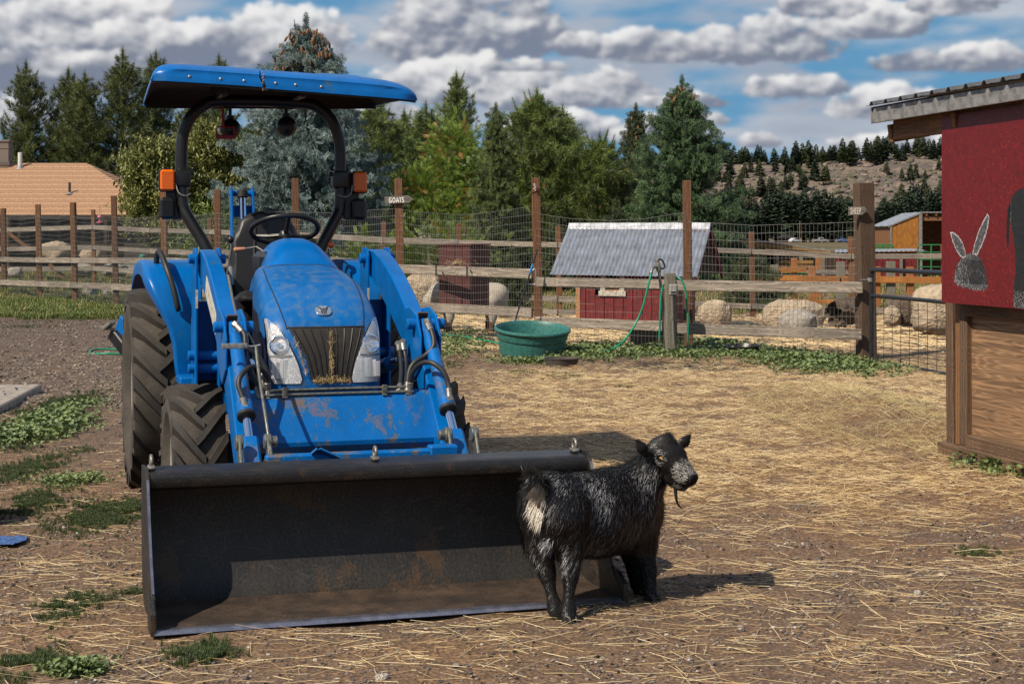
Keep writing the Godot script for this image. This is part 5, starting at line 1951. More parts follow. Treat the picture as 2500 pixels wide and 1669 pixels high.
	for s in [-1.0, 1.0]:
		var pts := [Vector3(s * 0.325, 1.30, 0.02), Vector3(s * 0.345, 1.42, 0.0), Vector3(s * 0.455, 1.62, -0.06), Vector3(s * 0.482, 1.68, -0.08), Vector3(s * 0.492, 1.76, -0.09), Vector3(s * 0.492, 1.90, -0.1), Vector3(s * 0.492, 2.05, -0.1), Vector3(s * 0.478, 2.15, -0.1), Vector3(s * 0.435, 2.24, -0.1), Vector3(s * 0.37, 2.305, -0.1), Vector3(s * 0.28, 2.342, -0.1), Vector3(0, 2.35, -0.1)]
		for k in pts.size(): pts[k] += Vector3(0.022, 0, 0)
		mb.tube(smooth_path(pts, 3), 0.037, 12)
	for s in [-1.0, 1.0]:
		mb.box(xf(Vector3(s * 0.492 + 0.022, 1.865, -0.1)), Vector3(0.105, 0.11, 0.10), 0.012)
		cyl(mb, Vector3(s * 0.492 - 0.05, 1.90, -0.1), Vector3(s * 0.492 + 0.094, 1.90, -0.1), 0.014)
		mb.box(xf(Vector3(s * 0.30 + 0.022, 1.27, 0.02)), Vector3(0.13, 0.10, 0.14), 0.01)
	for x in [-0.25, 0.22]:
		mb.box(xf(Vector3(x, 2.40, 0.0)), Vector3(0.05, 0.10, 0.5), 0.008)
	put(t, "roll_bar", mb, M.black_frame, 60)
	# side lamps
	for s in [-1.0, 1.0]:
		var cx: float = -0.56 if s < 0 else 0.632
		mb = MB.new()
		mb.box(xf(Vector3(cx, 1.85, -0.085)), Vector3(0.098, 0.142, 0.06), 0.012)
		mb.box(xf(Vector3(cx - s * 0.045, 1.765, -0.11)), Vector3(0.10, 0.30, 0.02), 0.006)
		var lm := put(t, "side_lamp", mb, M.black_plastic)
		mb = MB.new()
		mb.box(xf(Vector3(cx, 1.85, -0.048)), Vector3(0.086, 0.128, 0.028), 0.012)
		for k in 8:
			mb.box(xf(Vector3(cx, 1.80 + k * 0.0142, -0.0345)), Vector3(0.074, 0.005, 0.004))
		put(lm, "amber_lens", mb, M.orange_lens)
		mb = MB.new()
		mb.box(xf(Vector3(cx, 1.68, -0.07)), Vector3(0.095, 0.135, 0.055), 0.02)
		for k in 7:
			mb.box(xf(Vector3(cx, 1.635 + k * 0.015, -0.041)), Vector3(0.072, 0.006, 0.005))
		put(t, "reversing_lamp", mb, M.black_plastic)
		mb = MB.new()
		mb.tube(smooth_path([Vector3(cx - s * 0.05, 1.83, -0.05), Vector3(cx - s * 0.065, 1.775, -0.03), Vector3(cx - s * 0.105, 1.755, -0.03), Vector3(cx - s * 0.14, 1.77, -0.06)]), 0.0035, 5)
		put(t, "lamp_wire", mb, M.grey_box)
	# work lamps under the canopy
	for x in [-0.150, 0.205]:
		mb = MB.new()
		var c := Vector3(x, 2.185 if x < 0 else 2.205, -0.30)
		mb.lathe(along(c + Vector3(0, 0, 0.07), c + Vector3(0, 0.02, -1)), [Vector2(0, 0), Vector2(0.035, 0.004), Vector2(0.062, 0.03), Vector2(0.064, 0.09), Vector2(0.05, 0.1), Vector2(0, 0.1)], 20)
		cyl(mb, c + Vector3(0, 0.04, 0), c + Vector3(0, 0.085, 0), 0.026)
		cyl(mb, c + Vector3(0, 0.08, 0), c + Vector3(0, 0.19, 0), 0.011)
		put(t, "work_lamp", mb, M.black_plastic, 50)
	mb = MB.new()
	mb.box(xf(Vector3(-0.208, 2.278, -0.2), Vector3(0, 0, 0.03)), Vector3(0.016, 0.19, 0.014), 0.003)
	mb.tube([Vector3(-0.248, 2.128, -0.2), Vector3(-0.245, 2.19, -0.2), Vector3(-0.14, 2.19, -0.2), Vector3(-0.133, 2.128, -0.2)], 0.006, 6)
	mb.box(xf(Vector3(-0.19, 2.128, -0.2)), Vector3(0.125, 0.026, 0.02), 0.004)
	put(t, "red_pull_handle", mb, M.red_handle)
	mb = MB.new()
	mb.tube(smooth_path([Vector3(-0.252, 2.10, -0.2), Vector3(-0.30, 2.02, -0.2), Vector3(-0.37, 1.95, -0.15), Vector3(-0.44, 1.88, -0.12)]), 0.003, 5)
	mb.tube([Vector3(-0.30, 2.27, -0.2), Vector3(-0.30, 2.20, -0.2)], 0.005, 5)
	mb.tube([Vector3(0.315, 2.29, -0.2), Vector3(0.31, 2.24, -0.2), Vector3(0.302, 2.215, -0.2)], 0.005, 5)
	put(t, "lamp_wire", mb, M.hose_rubber)
	canopy(t)
	loader(t)
	bucket(t)
	backhoe(t)

func canopy_point(u: float, v: float) -> Vector3:
	# v from the rear hem over the top to the front hem
	var kz := [Vector2(0, -0.60), Vector2(0.10, -0.605), Vector2(0.2, -0.56), Vector2(0.3, -0.42), Vector2(0.55, 0.15), Vector2(0.75, 0.66), Vector2(0.83, 0.80), Vector2(0.89, 0.865), Vector2(0.94, 0.895), Vector2(1.0, 0.905)]
	var ky := [Vector2(0, 0.0), Vector2(0.10, 0.07), Vector2(0.2, 0.115), Vector2(0.3, 0.125), Vector2(0.55, 0.130), Vector2(0.75, 0.122), Vector2(0.83, 0.108), Vector2(0.89, 0.078), Vector2(0.94, 0.045), Vector2(1.0, 0.0)]
	var z := spline(kz, v)
	var f := (z + 0.6) / 1.5
	var left := lerpf(2.335, 2.368, f)
	var right := lerpf(2.365, 2.293, f)
	var base := lerpf(left, right, (u + 1.0) * 0.5)
	var hw := 0.755
	var c := pow(maxf(0.0, 1.0 - pow(absf(u), 16.0 if u < 0 else 7.0)), 0.5)
	# shallow raised ribs along the roof and a step along the front face
	var rib := 0.012 * smoothstep(0.25, 0.35, v) * (1.0 - smoothstep(0.72, 0.8, v)) * (1.0 if absf(absf(u) - 0.45) < 0.16 else 0.0)
	var step := -0.018 * smoothstep(0.905, 0.925, v) * smoothstep(0.93, 0.80, absf(u))
	return Vector3(hw * u + lerpf(0.09, 0.03, f), base + (spline(ky, v) + rib) * (0.12 + 0.88 * c) * (1.0 if v > 0.02 and v < 0.98 else 0.0) - (0.0), z + step - 0.09 * pow(absf(u), 10.0) * smoothstep(0.8, 1.0, v) + 0.05 * pow(absf(u), 8.0) * smoothstep(0.25, 0.0, v))

func canopy(t: Node3D) -> void:
	# cracked from the front hem up: two shells that part at the crack
	var can := Node3D.new()
	can.name = "canopy"
	t.add_child(can)
	var crack := -0.20
	var r := RandomNumberGenerator.new()
	r.seed = 5
	var jag := []
	for j in 41: jag.append(r.randfn(0, 0.006))
	for half in 2:
		var rr := []
		for j in 41:
			var v := j / 40.0
			var open := smoothstep(0.80, 1.0, v)
			var edge: float = crack + jag[j] * (1.0 if v > 0.78 else 0.0) + (0.02 * sin(v * 40.0) if v > 0.8 else 0.0) - 0.03 * smoothstep(0.9, 0.8, v) * (1.0 if v > 0.7 else 0.0)
			var gap := (0.006 + 0.010 * absf(sin(v * 31.0))) * open
			var row := PackedVector3Array()
			for i in 19:
				var f := i / 18.0
				var u: float
				if half == 0:
					f = pow(f, 1.8)
					u = lerpf(-1.0, edge - gap, f)
				else:
					f = 1.0 - pow(1.0 - f, 1.8)
					u = lerpf(edge + gap, 1.0, f)
				var p := canopy_point(u, v)
				if half == 0: p.y += 0.006 * open * smoothstep(-1.0, crack, u)
				row.append(p)
			rr.append(row)
		var mb := MB.new()
		rr.reverse()
		mb.sheet(rr, 0.005)
		put(can, "shell", mb, M.blue, 40)
	var mb := MB.new()
	var rr := []
	for j in 29:
		var row := PackedVector3Array()
		for i in 33:
			var p := canopy_point((-1.0 + i / 16.0) * 0.995, j / 28.0)
			row.append(p + Vector3(0, -0.010, -0.010 * smoothstep(0.5, 1.0, j / 28.0) + 0.010 * smoothstep(0.5, 0.0, j / 28.0)))
		rr.append(row)
	rr.reverse()
	mb.sheet(rr, 0.004)
	put(can, "dark_lining", mb, M.lining, 40)
	mb = MB.new()
	for p in [[412, 222], [603, 235], [750, 243], [948, 258], [1075, 270], [1240, 278]]:
		var u: float = ((281.9 + 0.3596 * p[0]) - 653.0) / 305.0
		var q := canopy_point(u, 0.955)
		mb.ball(xf(q + Vector3(0, 0, 0.001), Vector3.ZERO, Vector3(0.009, 0.009, 0.006)), 10, 6)
	put(can, "rivets", mb, M.zinc, 60)
	# torn edge of the crack
	mb = MB.new()
	for k in 7:
		var v := 0.86 + 0.02 * k
		var p := canopy_point(crack + 0.012 + r.randfn(0, 0.003), v)
		mb.box(xf(p + Vector3(0, -0.004, -0.004), Vector3(r.randf(), r.randf(), r.randf())), Vector3(0.012, 0.016, 0.006))
	put(can, "torn_edge", mb, M.cardboard)

func arm_profile() -> PackedVector2Array:
	return PackedVector2Array([Vector2(0.98, 1.36), Vector2(1.02, 1.435), Vector2(1.16, 1.43), Vector2(1.36, 1.385), Vector2(1.58, 1.31), Vector2(1.80, 1.215), Vector2(2.0, 1.115), Vector2(2.14, 1.03), Vector2(2.30, 0.89), Vector2(2.62, 0.58), Vector2(2.88, 0.33), Vector2(2.95, 0.22), Vector2(2.88, 0.17), Vector2(2.78, 0.22), Vector2(2.50, 0.48), Vector2(2.22, 0.74), Vector2(2.04, 0.88), Vector2(1.86, 0.97), Vector2(1.60, 1.09), Vector2(1.35, 1.19), Vector2(1.12, 1.27), Vector2(1.0, 1.30)])

func loader(t: Node3D) -> void:
	var mb: MB
	var side_plane := Basis(Vector3(0, 0, 1), Vector3(0, 1, 0), Vector3(-1, 0, 0))
	for s in [-1.0, 1.0]:
		var x: float = -0.447 if s < 0 else 0.495
		# mast: two plates and a foot
		mb = MB.new()
		for dx in [-0.062, 0.062]:
			mb.prism(Transform3D(side_plane, Vector3(x + dx, 0, 0)), PackedVector2Array([Vector2(0.93, 0.52), Vector2(1.12, 0.52), Vector2(1.12, 1.10), Vector2(1.14, 1.40), Vector2(1.10, 1.445), Vector2(1.0, 1.445), Vector2(0.94, 1.38), Vector2(0.93, 1.0)]), 0.014, 0.003)
		mb.box(xf(Vector3(x, 0.85, 0.95)), Vector3(0.12, 0.6, 0.014))
		mb.box(xf(Vector3(x * 0.7, 0.60, 1.02)), Vector3(absf(x) * 0.6, 0.12, 0.18), 0.01)
		var mast := put(t, "loader_mast", mb, M.blue)
		mb = MB.new()
		mb.box(xf(Vector3(x - 0.062, 1.17, 1.131)), Vector3(0.012, 0.10, 0.003))
		put(mast, "label", mb, M.white_trim)
		mb = MB.new()
		for q in [Vector2(1.07, 1.385), Vector2(1.05, 0.86), Vector2(1.05, 0.79)]:
			cyl(mb, Vector3(x - 0.10, q.y, q.x), Vector3(x + 0.10, q.y, q.x), 0.027, 16, 0.004)
		put(t, "mast_pin", mb, M.blue)
		# arm
		mb = MB.new()
		mb.prism(Transform3D(side_plane, Vector3(x, 0, 0)), arm_profile(), 0.082, 0.006)
		var arm := put(t, "loader_arm", mb, M.blue)
		if s < 0:
			mb = MB.new()
			mb.bar(Vector3(x - 0.0425, 1.255, 1.40), Vector3(x - 0.0425, 1.06, 1.85), 0.003, 0.10, 0.0)
			put(arm, "side_decal", mb, M.white_trim)
		# knee bracket: cheeks that hold the bucket cylinder
		mb = MB.new()
		for dx in [-0.048, 0.048]:
			mb.prism(Transform3D(side_plane, Vector3(x + dx, 0, 0)), PackedVector2Array([Vector2(1.94, 1.14), Vector2(2.08, 1.155), Vector2(2.22, 1.12), Vector2(2.30, 1.02), Vector2(2.30, 0.88), Vector2(2.16, 0.80), Vector2(1.98, 0.92)]), 0.012, 0.003)
		put(arm, "knee_cheek", mb, M.blue)
		mb = MB.new()
		cyl(mb, Vector3(x - 0.095, 1.075, 2.19), Vector3(x - 0.03, 1.075, 2.19), 0.027, 18, 0.004)
		cyl(mb, Vector3(x + 0.03, 1.075, 2.19), Vector3(x + 0.095, 1.075, 2.19), 0.027, 18, 0.004)
		put(arm, "knee_pin", mb, M.blue)
		mb = MB.new()
		mb.box(xf(Vector3(x, 1.085, 2.12), Vector3(0.5, 0, 0)), Vector3(0.05, 0.10, 0.012))
		put(arm, "grease_patch", mb, M.brown_grime)
		# bucket cylinder
		mb = MB.new()
		var a := Vector3(x, 1.075, 2.20)
		var d := Vector3(0, -0.55, 0.63).normalized()
		cyl(mb, a + d * 0.02, a + d * 0.50, 0.033, 20, 0.006)
		cyl(mb, a + d * 0.50, a + d * 0.575, 0.040, 20, 0.004)
		mb.box(Transform3D(Basis.looking_at(d), a + d * 0.03), Vector3(0.06, 0.06, 0.10), 0.012)
		var cy := put(t, "bucket_cylinder", mb, M.blue_worn, 40)
		mb = MB.new()
		cyl(mb, a + d * 0.57, a + d * 0.74, 0.0195, 16)
		put(cy, "rod", mb, M.rod_chrome)
		mb = MB.new()
		cyl(mb, a + d * 0.565, a + d * 0.585, 0.043, 20, 0.003)
		put(cy, "gland", mb, M.dark_iron)
		mb = MB.new()
		mb.bar(a + d * 0.715, a + d * 0.93, 0.074, 0.066, 0.012)
		put(cy, "rod_eye", mb, M.blue_worn)
		# links to the bucket
		mb = MB.new()
		for dx in [-0.062, 0.062]:
			mb.bar(Vector3(x + dx, 0.615, 2.86), Vector3(x + dx, 0.40, 2.98), 0.014, 0.062, 0.004)
			cyl(mb, Vector3(x + dx - 0.016, 0.607, 2.86), Vector3(x + dx + 0.016, 0.607, 2.86), 0.034, 16, 0.004)
		cyl(mb, Vector3(x + 0.06, 0.607, 2.86) if s < 0 else Vector3(x - 0.06, 0.607, 2.86), Vector3(x + 0.105, 0.607, 2.86) if s < 0 else Vector3(x - 0.105, 0.607, 2.86), 0.024, 16, 0.003)
		put(t, "bucket_link", mb, M.pipe_steel)
		# lift cylinder under the arm
		mb = MB.new()
		cyl(mb, Vector3(x - s * 0.10, 0.74, 1.12), Vector3(x - s * 0.10, 0.86, 1.86), 0.036, 18, 0.006)
		put(t, "lift_cylinder", mb, M.blue, 40)
		mb = MB.new()
		cyl(mb, Vector3(x - s * 0.10, 0.86, 1.86), Vector3(x - s * 0.10, 0.89, 2.06), 0.02, 14)
		put(t, "lift_rod", mb, M.rod_chrome)
	# cross plate between the arms
	mb = MB.new()
	var rr := []
	for p in [[2.395, 0.775], [2.41, 0.762], [2.435, 0.725], [2.50, 0.60], [2.525, 0.555], [2.522, 0.535], [2.49, 0.505]]:
		var row := PackedVector3Array()
		for i in 9:
			row.append(Vector3(lerpf(-0.402, 0.456, i / 8.0), p[1], p[0]))
		rr.append(row)
	rr.reverse()
	mb.sheet(rr, 0.014)
	put(t, "cross_plate", mb, M.blue_worn, 30)
	# hydraulic pipes along it
	for k in 2:
		mb = MB.new()
		var y := 0.786 - 0.021 * k
		var z := 2.405 + 0.012 * k
		var l := -0.318 - 0.012 * k
		mb.tube(smooth_path([Vector3(l - 0.022, y + 0.10, z - 0.03), Vector3(l - 0.02, y + 0.03, z), Vector3(l, y, z), Vector3(l + 0.05, y, z), Vector3(0.0, y + 0.001, z), Vector3(0.33, y, z), Vector3(0.368 + 0.012 * k, y, z)], 5), 0.0068, 8)
		put(t, "hydraulic_pipe", mb, M.pipe_steel, 60)
	for x in [-0.238, 0.238]:
		mb = MB.new()
		mb.box(xf(Vector3(x, 0.775, 2.422)), Vector3(0.026, 0.052, 0.014), 0.003)
		cyl(mb, Vector3(x, 0.776, 2.425), Vector3(x, 0.776, 2.438), 0.007, 8)
		put(t, "pipe_clamp", mb, M.pipe_steel)
	# zinc strap on the left cylinder and the level rod
	mb = MB.new()
	mb.box(xf(Vector3(-0.478, 1.002, 2.47)), Vector3(0.118, 0.026, 0.012), 0.003)
	mb.tube(smooth_path([Vector3(-0.436, 1.002, 2.47), Vector3(-0.393, 0.999, 2.47), Vector3(-0.36, 1.005, 2.47)]), 0.005, 6)
	for px in [Vector3(-0.512, 1.004, 2.478), Vector3(-0.441, 1.005, 2.478)]:
		cyl(mb, px, px + Vector3(0, 0, 0.012), 0.009, 8)
	put(t, "cylinder_strap", mb, M.zinc)
	mb = MB.new()
	mb.tube(smooth_path([Vector3(-0.38, 0.993, 2.47), Vector3(-0.383, 0.886, 2.58), Vector3(-0.384, 0.722, 2.78), Vector3(-0.38, 0.59, 2.9), Vector3(-0.384, 0.551, 2.96), Vector3(-0.396, 0.535, 2.97), Vector3(-0.416, 0.54, 2.97)], 4), 0.0075, 8)
	put(t, "level_rod", mb, M.pipe_steel, 60)
	mb = MB.new()
	mb.tube([Vector3(-0.412, 1.309, 1.7), Vector3(-0.407, 1.188, 1.85), Vector3(-0.406, 1.085, 2.05)], 0.0075, 8)
	mb.tube([Vector3(-0.384, 1.147, 2), Vector3(-0.371, 1.053, 2.1), Vector3(-0.351, 0.983, 2.2), Vector3(-0.354, 0.937, 2.3)], 0.0065, 8)
	put(t, "steel_line", mb, M.pipe_steel, 60)
	# hoses
	var hoses := [
		[[Vector3(-0.439, 1.076, 2.3), Vector3(-0.414, 1.047, 2.33), Vector3(-0.41, 0.994, 2.36), Vector3(-0.363, 0.949, 2.36), Vector3(-0.324, 0.89, 2.37), Vector3(-0.314, 0.818, 2.39), Vector3(-0.317, 0.779, 2.4)], 0.0125],
		[[Vector3(-0.316, 0.797, 2.4), Vector3(-0.324, 0.858, 2.42), Vector3(-0.37, 0.901, 2.46), Vector3(-0.421, 0.904, 2.52), Vector3(-0.462, 0.872, 2.56), Vector3(-0.474, 0.832, 2.58), Vector3(-0.463, 0.791, 2.6), Vector3(-0.453, 0.75, 2.62)], 0.0125],
		[[Vector3(-0.394, 1.021, 2.2), Vector3(-0.392, 0.935, 2.25), Vector3(-0.379, 0.866, 2.32), Vector3(-0.363, 0.817, 2.36), Vector3(-0.36, 0.775, 2.39)], 0.012],
		[[Vector3(0.484, 1.072, 2.3), Vector3(0.496, 1.035, 2.33), Vector3(0.494, 0.976, 2.36), Vector3(0.454, 0.932, 2.36), Vector3(0.397, 0.9, 2.37), Vector3(0.367, 0.852, 2.38), Vector3(0.355, 0.779, 2.4)], 0.0125],
		[[Vector3(0.364, 0.779, 2.41), Vector3(0.368, 0.84, 2.42), Vector3(0.395, 0.896, 2.47), Vector3(0.435, 0.911, 2.54), Vector3(0.482, 0.873, 2.58), Vector3(0.504, 0.815, 2.6), Vector3(0.504, 0.765, 2.62)], 0.0125],
		[[Vector3(0.382, 0.954, 2.1), Vector3(0.378, 0.911, 2.15), Vector3(0.359, 0.842, 2.25), Vector3(0.321, 0.778, 2.38)], 0.0115],
		[[Vector3(0.406, 0.961, 2.1), Vector3(0.406, 0.895, 2.15), Vector3(0.379, 0.826, 2.25), Vector3(0.348, 0.77, 2.38)], 0.0115],
	]
	for h in hoses:
		mb = MB.new()
		mb.tube(smooth_path(h[0], 5), h[1], 9)
		var ho := put(t, "hydraulic_hose", mb, M.hose_rubber, 70)
		for e in [[h[0][0], h[0][1]], [h[0][-1], h[0][-2]]]:
			mb = MB.new()
			var dd: Vector3 = (e[1] - e[0]).normalized()
			cyl(mb, e[0] - dd * 0.02, e[0] + dd * 0.03, 0.0155, 10, 0.002)
			cyl(mb, e[0] - dd * 0.035, e[0] - dd * 0.012, 0.018, 6, 0.002)
			put(ho, "fitting", mb, M.steel, 30)
	# corrugated sleeve by the mast
	mb = MB.new()
	var sl := []
	var sr := []
	for k in 22:
		sl.append((Vector3(-0.355, 1.343, 1.35)).lerp(Vector3(-0.358, 1.253, 1.4), k / 21.0))
		sr.append(0.016 if k % 2 == 0 else 0.012)
	mb.tube(sl, sr, 10)
	put(t, "lever_boot", mb, M.grey_box, 20)
	# tube between the lower arms, with its bracket and bolts
	mb = MB.new()
	mb.box(xf(Vector3(0.022, 0.532, 2.95)), Vector3(0.86, 0.056, 0.06), 0.008)
	mb.box(xf(Vector3(0.385, 0.538, 2.95)), Vector3(0.13, 0.074, 0.074), 0.008)
	put(t, "torque_tube", mb, M.blue_worn)
	mb = MB.new()
	mb.bar(Vector3(-0.183, 0.578, 2.985), Vector3(-0.054, 0.516, 2.985), 0.05, 0.008, 0.001, Vector3(0, 0.9, -0.4))
	mb.bar(Vector3(-0.184, 0.579, 2.985), Vector3(-0.211, 0.557, 2.985), 0.05, 0.008, 0.001, Vector3(0, 0.9, -0.4))
	put(t, "bent_bracket", mb, M.blue_worn)
	mb = MB.new()
	for p in [Vector3(-0.396, 0.525, 2.985), Vector3(-0.359, 0.526, 2.985)]:
		cyl(mb, p, p + Vector3(0, 0, 0.012), 0.015, 12, 0.003)
	put(t, "bolt", mb, M.brown_grime)

func bucket(t: Node3D) -> void:
	var b := Node3D.new()
	b.name = "bucket"
	t.add_child(b)
	var mb := MB.new()
	var rr := []
	var prof := [[3.72, 0.014], [3.60, 0.014], [3.45, 0.015], [3.33, 0.017], [3.285, 0.026], [3.245, 0.055], [3.21, 0.11], [3.175, 0.19], [3.155, 0.28], [3.148, 0.37], [3.16, 0.45], [3.18, 0.515]]
	for half in 2:
		rr = []
		mb = MB.new()
		for p in (prof.slice(0, 5) if half == 0 else prof.slice(4)):
			var row := PackedVector3Array()
			for i in 13:
				row.append(Vector3(lerpf(-0.93, 0.93, i / 12.0), p[1], p[0]))
			rr.append(row)
		mb.sheet(rr, 0.010)
		put(b, "floor" if half == 0 else "back", mb, M.bucket_floor if half == 0 else M.bucket, 24)
	mb = MB.new()
	var bar_ := PackedVector2Array([Vector2(3.155, 0.50), Vector2(3.155, 0.555), Vector2(3.17, 0.562), Vector2(3.325, 0.556), Vector2(3.343, 0.548), Vector2(3.352, 0.535), Vector2(3.352, 0.50), Vector2(3.34, 0.488), Vector2(3.17, 0.488)])
	mb.prism(Transform3D(Basis(Vector3(0, 0, 1), Vector3(0, 1, 0), Vector3(-1, 0, 0)), Vector3.ZERO), bar_, 1.862)
	put(b, "top_bar", mb, M.bucket_bar, 50)
	for s in [-1.0, 1.0]:
		mb = MB.new()
		mb.prism(Transform3D(Basis(Vector3(0, 0, 1), Vector3(0, 1, 0), Vector3(-1, 0, 0)), Vector3(s * 0.938, 0, 0)), PackedVector2Array([Vector2(3.13, 0.565), Vector2(3.325, 0.575), Vector2(3.37, 0.535), Vector2(3.44, 0.40), Vector2(3.54, 0.24), Vector2(3.63, 0.135), Vector2(3.70, 0.085), Vector2(3.735, 0.035), Vector2(3.74, 0.002), Vector2(3.32, 0.002), Vector2(3.24, 0.02), Vector2(3.17, 0.09), Vector2(3.13, 0.22), Vector2(3.115, 0.4)]), 0.014, 0.002)
		put(b, "side_plate", mb, M.bucket)
		mb = MB.new()
		mb.prism(Transform3D(Basis(Vector3(0, 0, 1), Vector3(0, 1, 0), Vector3(-1, 0, 0)), Vector3(s * 0.947, 0, 0)), PackedVector2Array([Vector2(3.62, 0.004), Vector2(3.765, 0.004), Vector2(3.765, 0.085), Vector2(3.69, 0.12), Vector2(3.62, 0.125)]), 0.022, 0.003)
		put(b, "side_cutter", mb, M.bucket)
		mb = MB.new()
		# bright worn front edge of the side plate
		var e := [Vector3(0, 0.535, 3.372), Vector3(0, 0.40, 3.443), Vector3(0, 0.24, 3.543), Vector3(0, 0.135, 3.633)]
		for k in 3:
			mb.bar(e[k] + Vector3(s * 0.938, 0, 0), e[k + 1] + Vector3(s * 0.938, 0, 0), 0.010, 0.004)
		put(b, "worn_edge", mb, M.bucket_edge)
	mb = MB.new()
	mb.prism(Transform3D(Basis(Vector3(0, 0, 1), Vector3(0, 1, 0), Vector3(-1, 0, 0)), Vector3.ZERO), PackedVector2Array([Vector2(3.715, 0.014), Vector2(3.72, 0.024), Vector2(3.752, 0.022), Vector2(3.772, 0.010), Vector2(3.76, 0.003), Vector2(3.715, 0.003)]), 1.89)
	put(b, "cutting_edge", mb, M.bucket_edge)
	for x in [-0.915, 0.012, 0.905]:
		mb = MB.new()
		var pts := []
		for k in 15:
			var a := -0.5 + k / 14.0 * 4.6
			pts.append(Vector3(x, 0.594 + 0.022 * sin(a), 3.25 + 0.022 * cos(a)))
		mb.tube(pts, 0.0072, 8)
		mb.box(xf(Vector3(x, 0.569, 3.25)), Vector3(0.03, 0.016, 0.06), 0.004)
		put(b, "grab_hook", mb, M.galv_pipe, 60)

func backhoe(t: Node3D) -> void:
	var h := Node3D.new()
	h.name = "backhoe"
	t.add_child(h)
	var mb := MB.new()
	for x in [-0.045, 0.100]:
		mb.bar(Vector3(x, 1.835, -1.1), Vector3(x, 0.75, -0.85), 0.014, 0.10, 0.003, Vector3(0, 0, 1))
	cyl(mb, Vector3(-0.055, 1.80, -1.1), Vector3(0.125, 1.80, -1.1), 0.02, 14, 0.003)
	mb.box(xf(Vector3(0.028, 1.68, -1.12)), Vector3(0.13, 0.08, 0.02), 0.003)
	mb.box(xf(Vector3(0.03, 0.85, -0.85)), Vector3(0.3, 0.5, 0.25), 0.02)
	put(h, "boom", mb, M.blue)
	mb = MB.new()
	cyl(mb, Vector3(0.028, 1.79, -1.06), Vector3(0.028, 1.30, -0.96), 0.026, 16)
	put(h, "boom_rod", mb, M.rod_chrome)
	mb = MB.new()
	cyl(mb, Vector3(0.028, 1.82, -1.06), Vector3(0.028, 1.77, -1.05), 0.036, 16, 0.004)
	cyl(mb, Vector3(0.028, 1.45, -0.99), Vector3(0.028, 0.95, -0.9), 0.045, 16, 0.004)
	put(h, "boom_cylinder", mb, M.dark_iron)
	# stabiliser leg swung out on the near left
	mb = MB.new()
	mb.bar(Vector3(-0.774, 0.831, -1.787), Vector3(-0.589, 0.577, -1.52), 0.10, 0.085, 0.008)
	put(h, "stabiliser_leg", mb, M.black_frame)
	mb = MB.new()
	mb.bar(Vector3(-0.86, 0.868, -1.813), Vector3(-0.745, 0.847, -1.778), 0.14, 0.02, 0.004, Vector3(0.3, 1, 0))
	mb.bar(Vector3(-0.84, 0.854, -1.786), Vector3(-0.787, 0.906, -1.77), 0.16, 0.022, 0.004)
	put(h, "stabiliser_foot", mb, M.galv_pipe)
	mb = MB.new()
	mb.bar(Vector3(-0.751, 0.911, -1.675), Vector3(-0.597, 0.735, -1.418), 0.03, 0.11, 0.006)
	mb.bar(Vector3(-0.597, 0.765, -1.418), Vector3(-0.2, 0.75, -0.8), 0.10, 0.12, 0.008)
	put(h, "stabiliser_arm", mb, M.blue)
	mb = MB.new()
	mb.bar(Vector3(-0.597, 0.735, -1.418) + Vector3(1.6, 0, 0.2), Vector3(0.2, 0.75, -0.8), 0.10, 0.12, 0.008)
	put(h, "stabiliser_arm", mb, M.blue)

# ---------------------------------------------------------------- bodies made as one skin round tapered bones

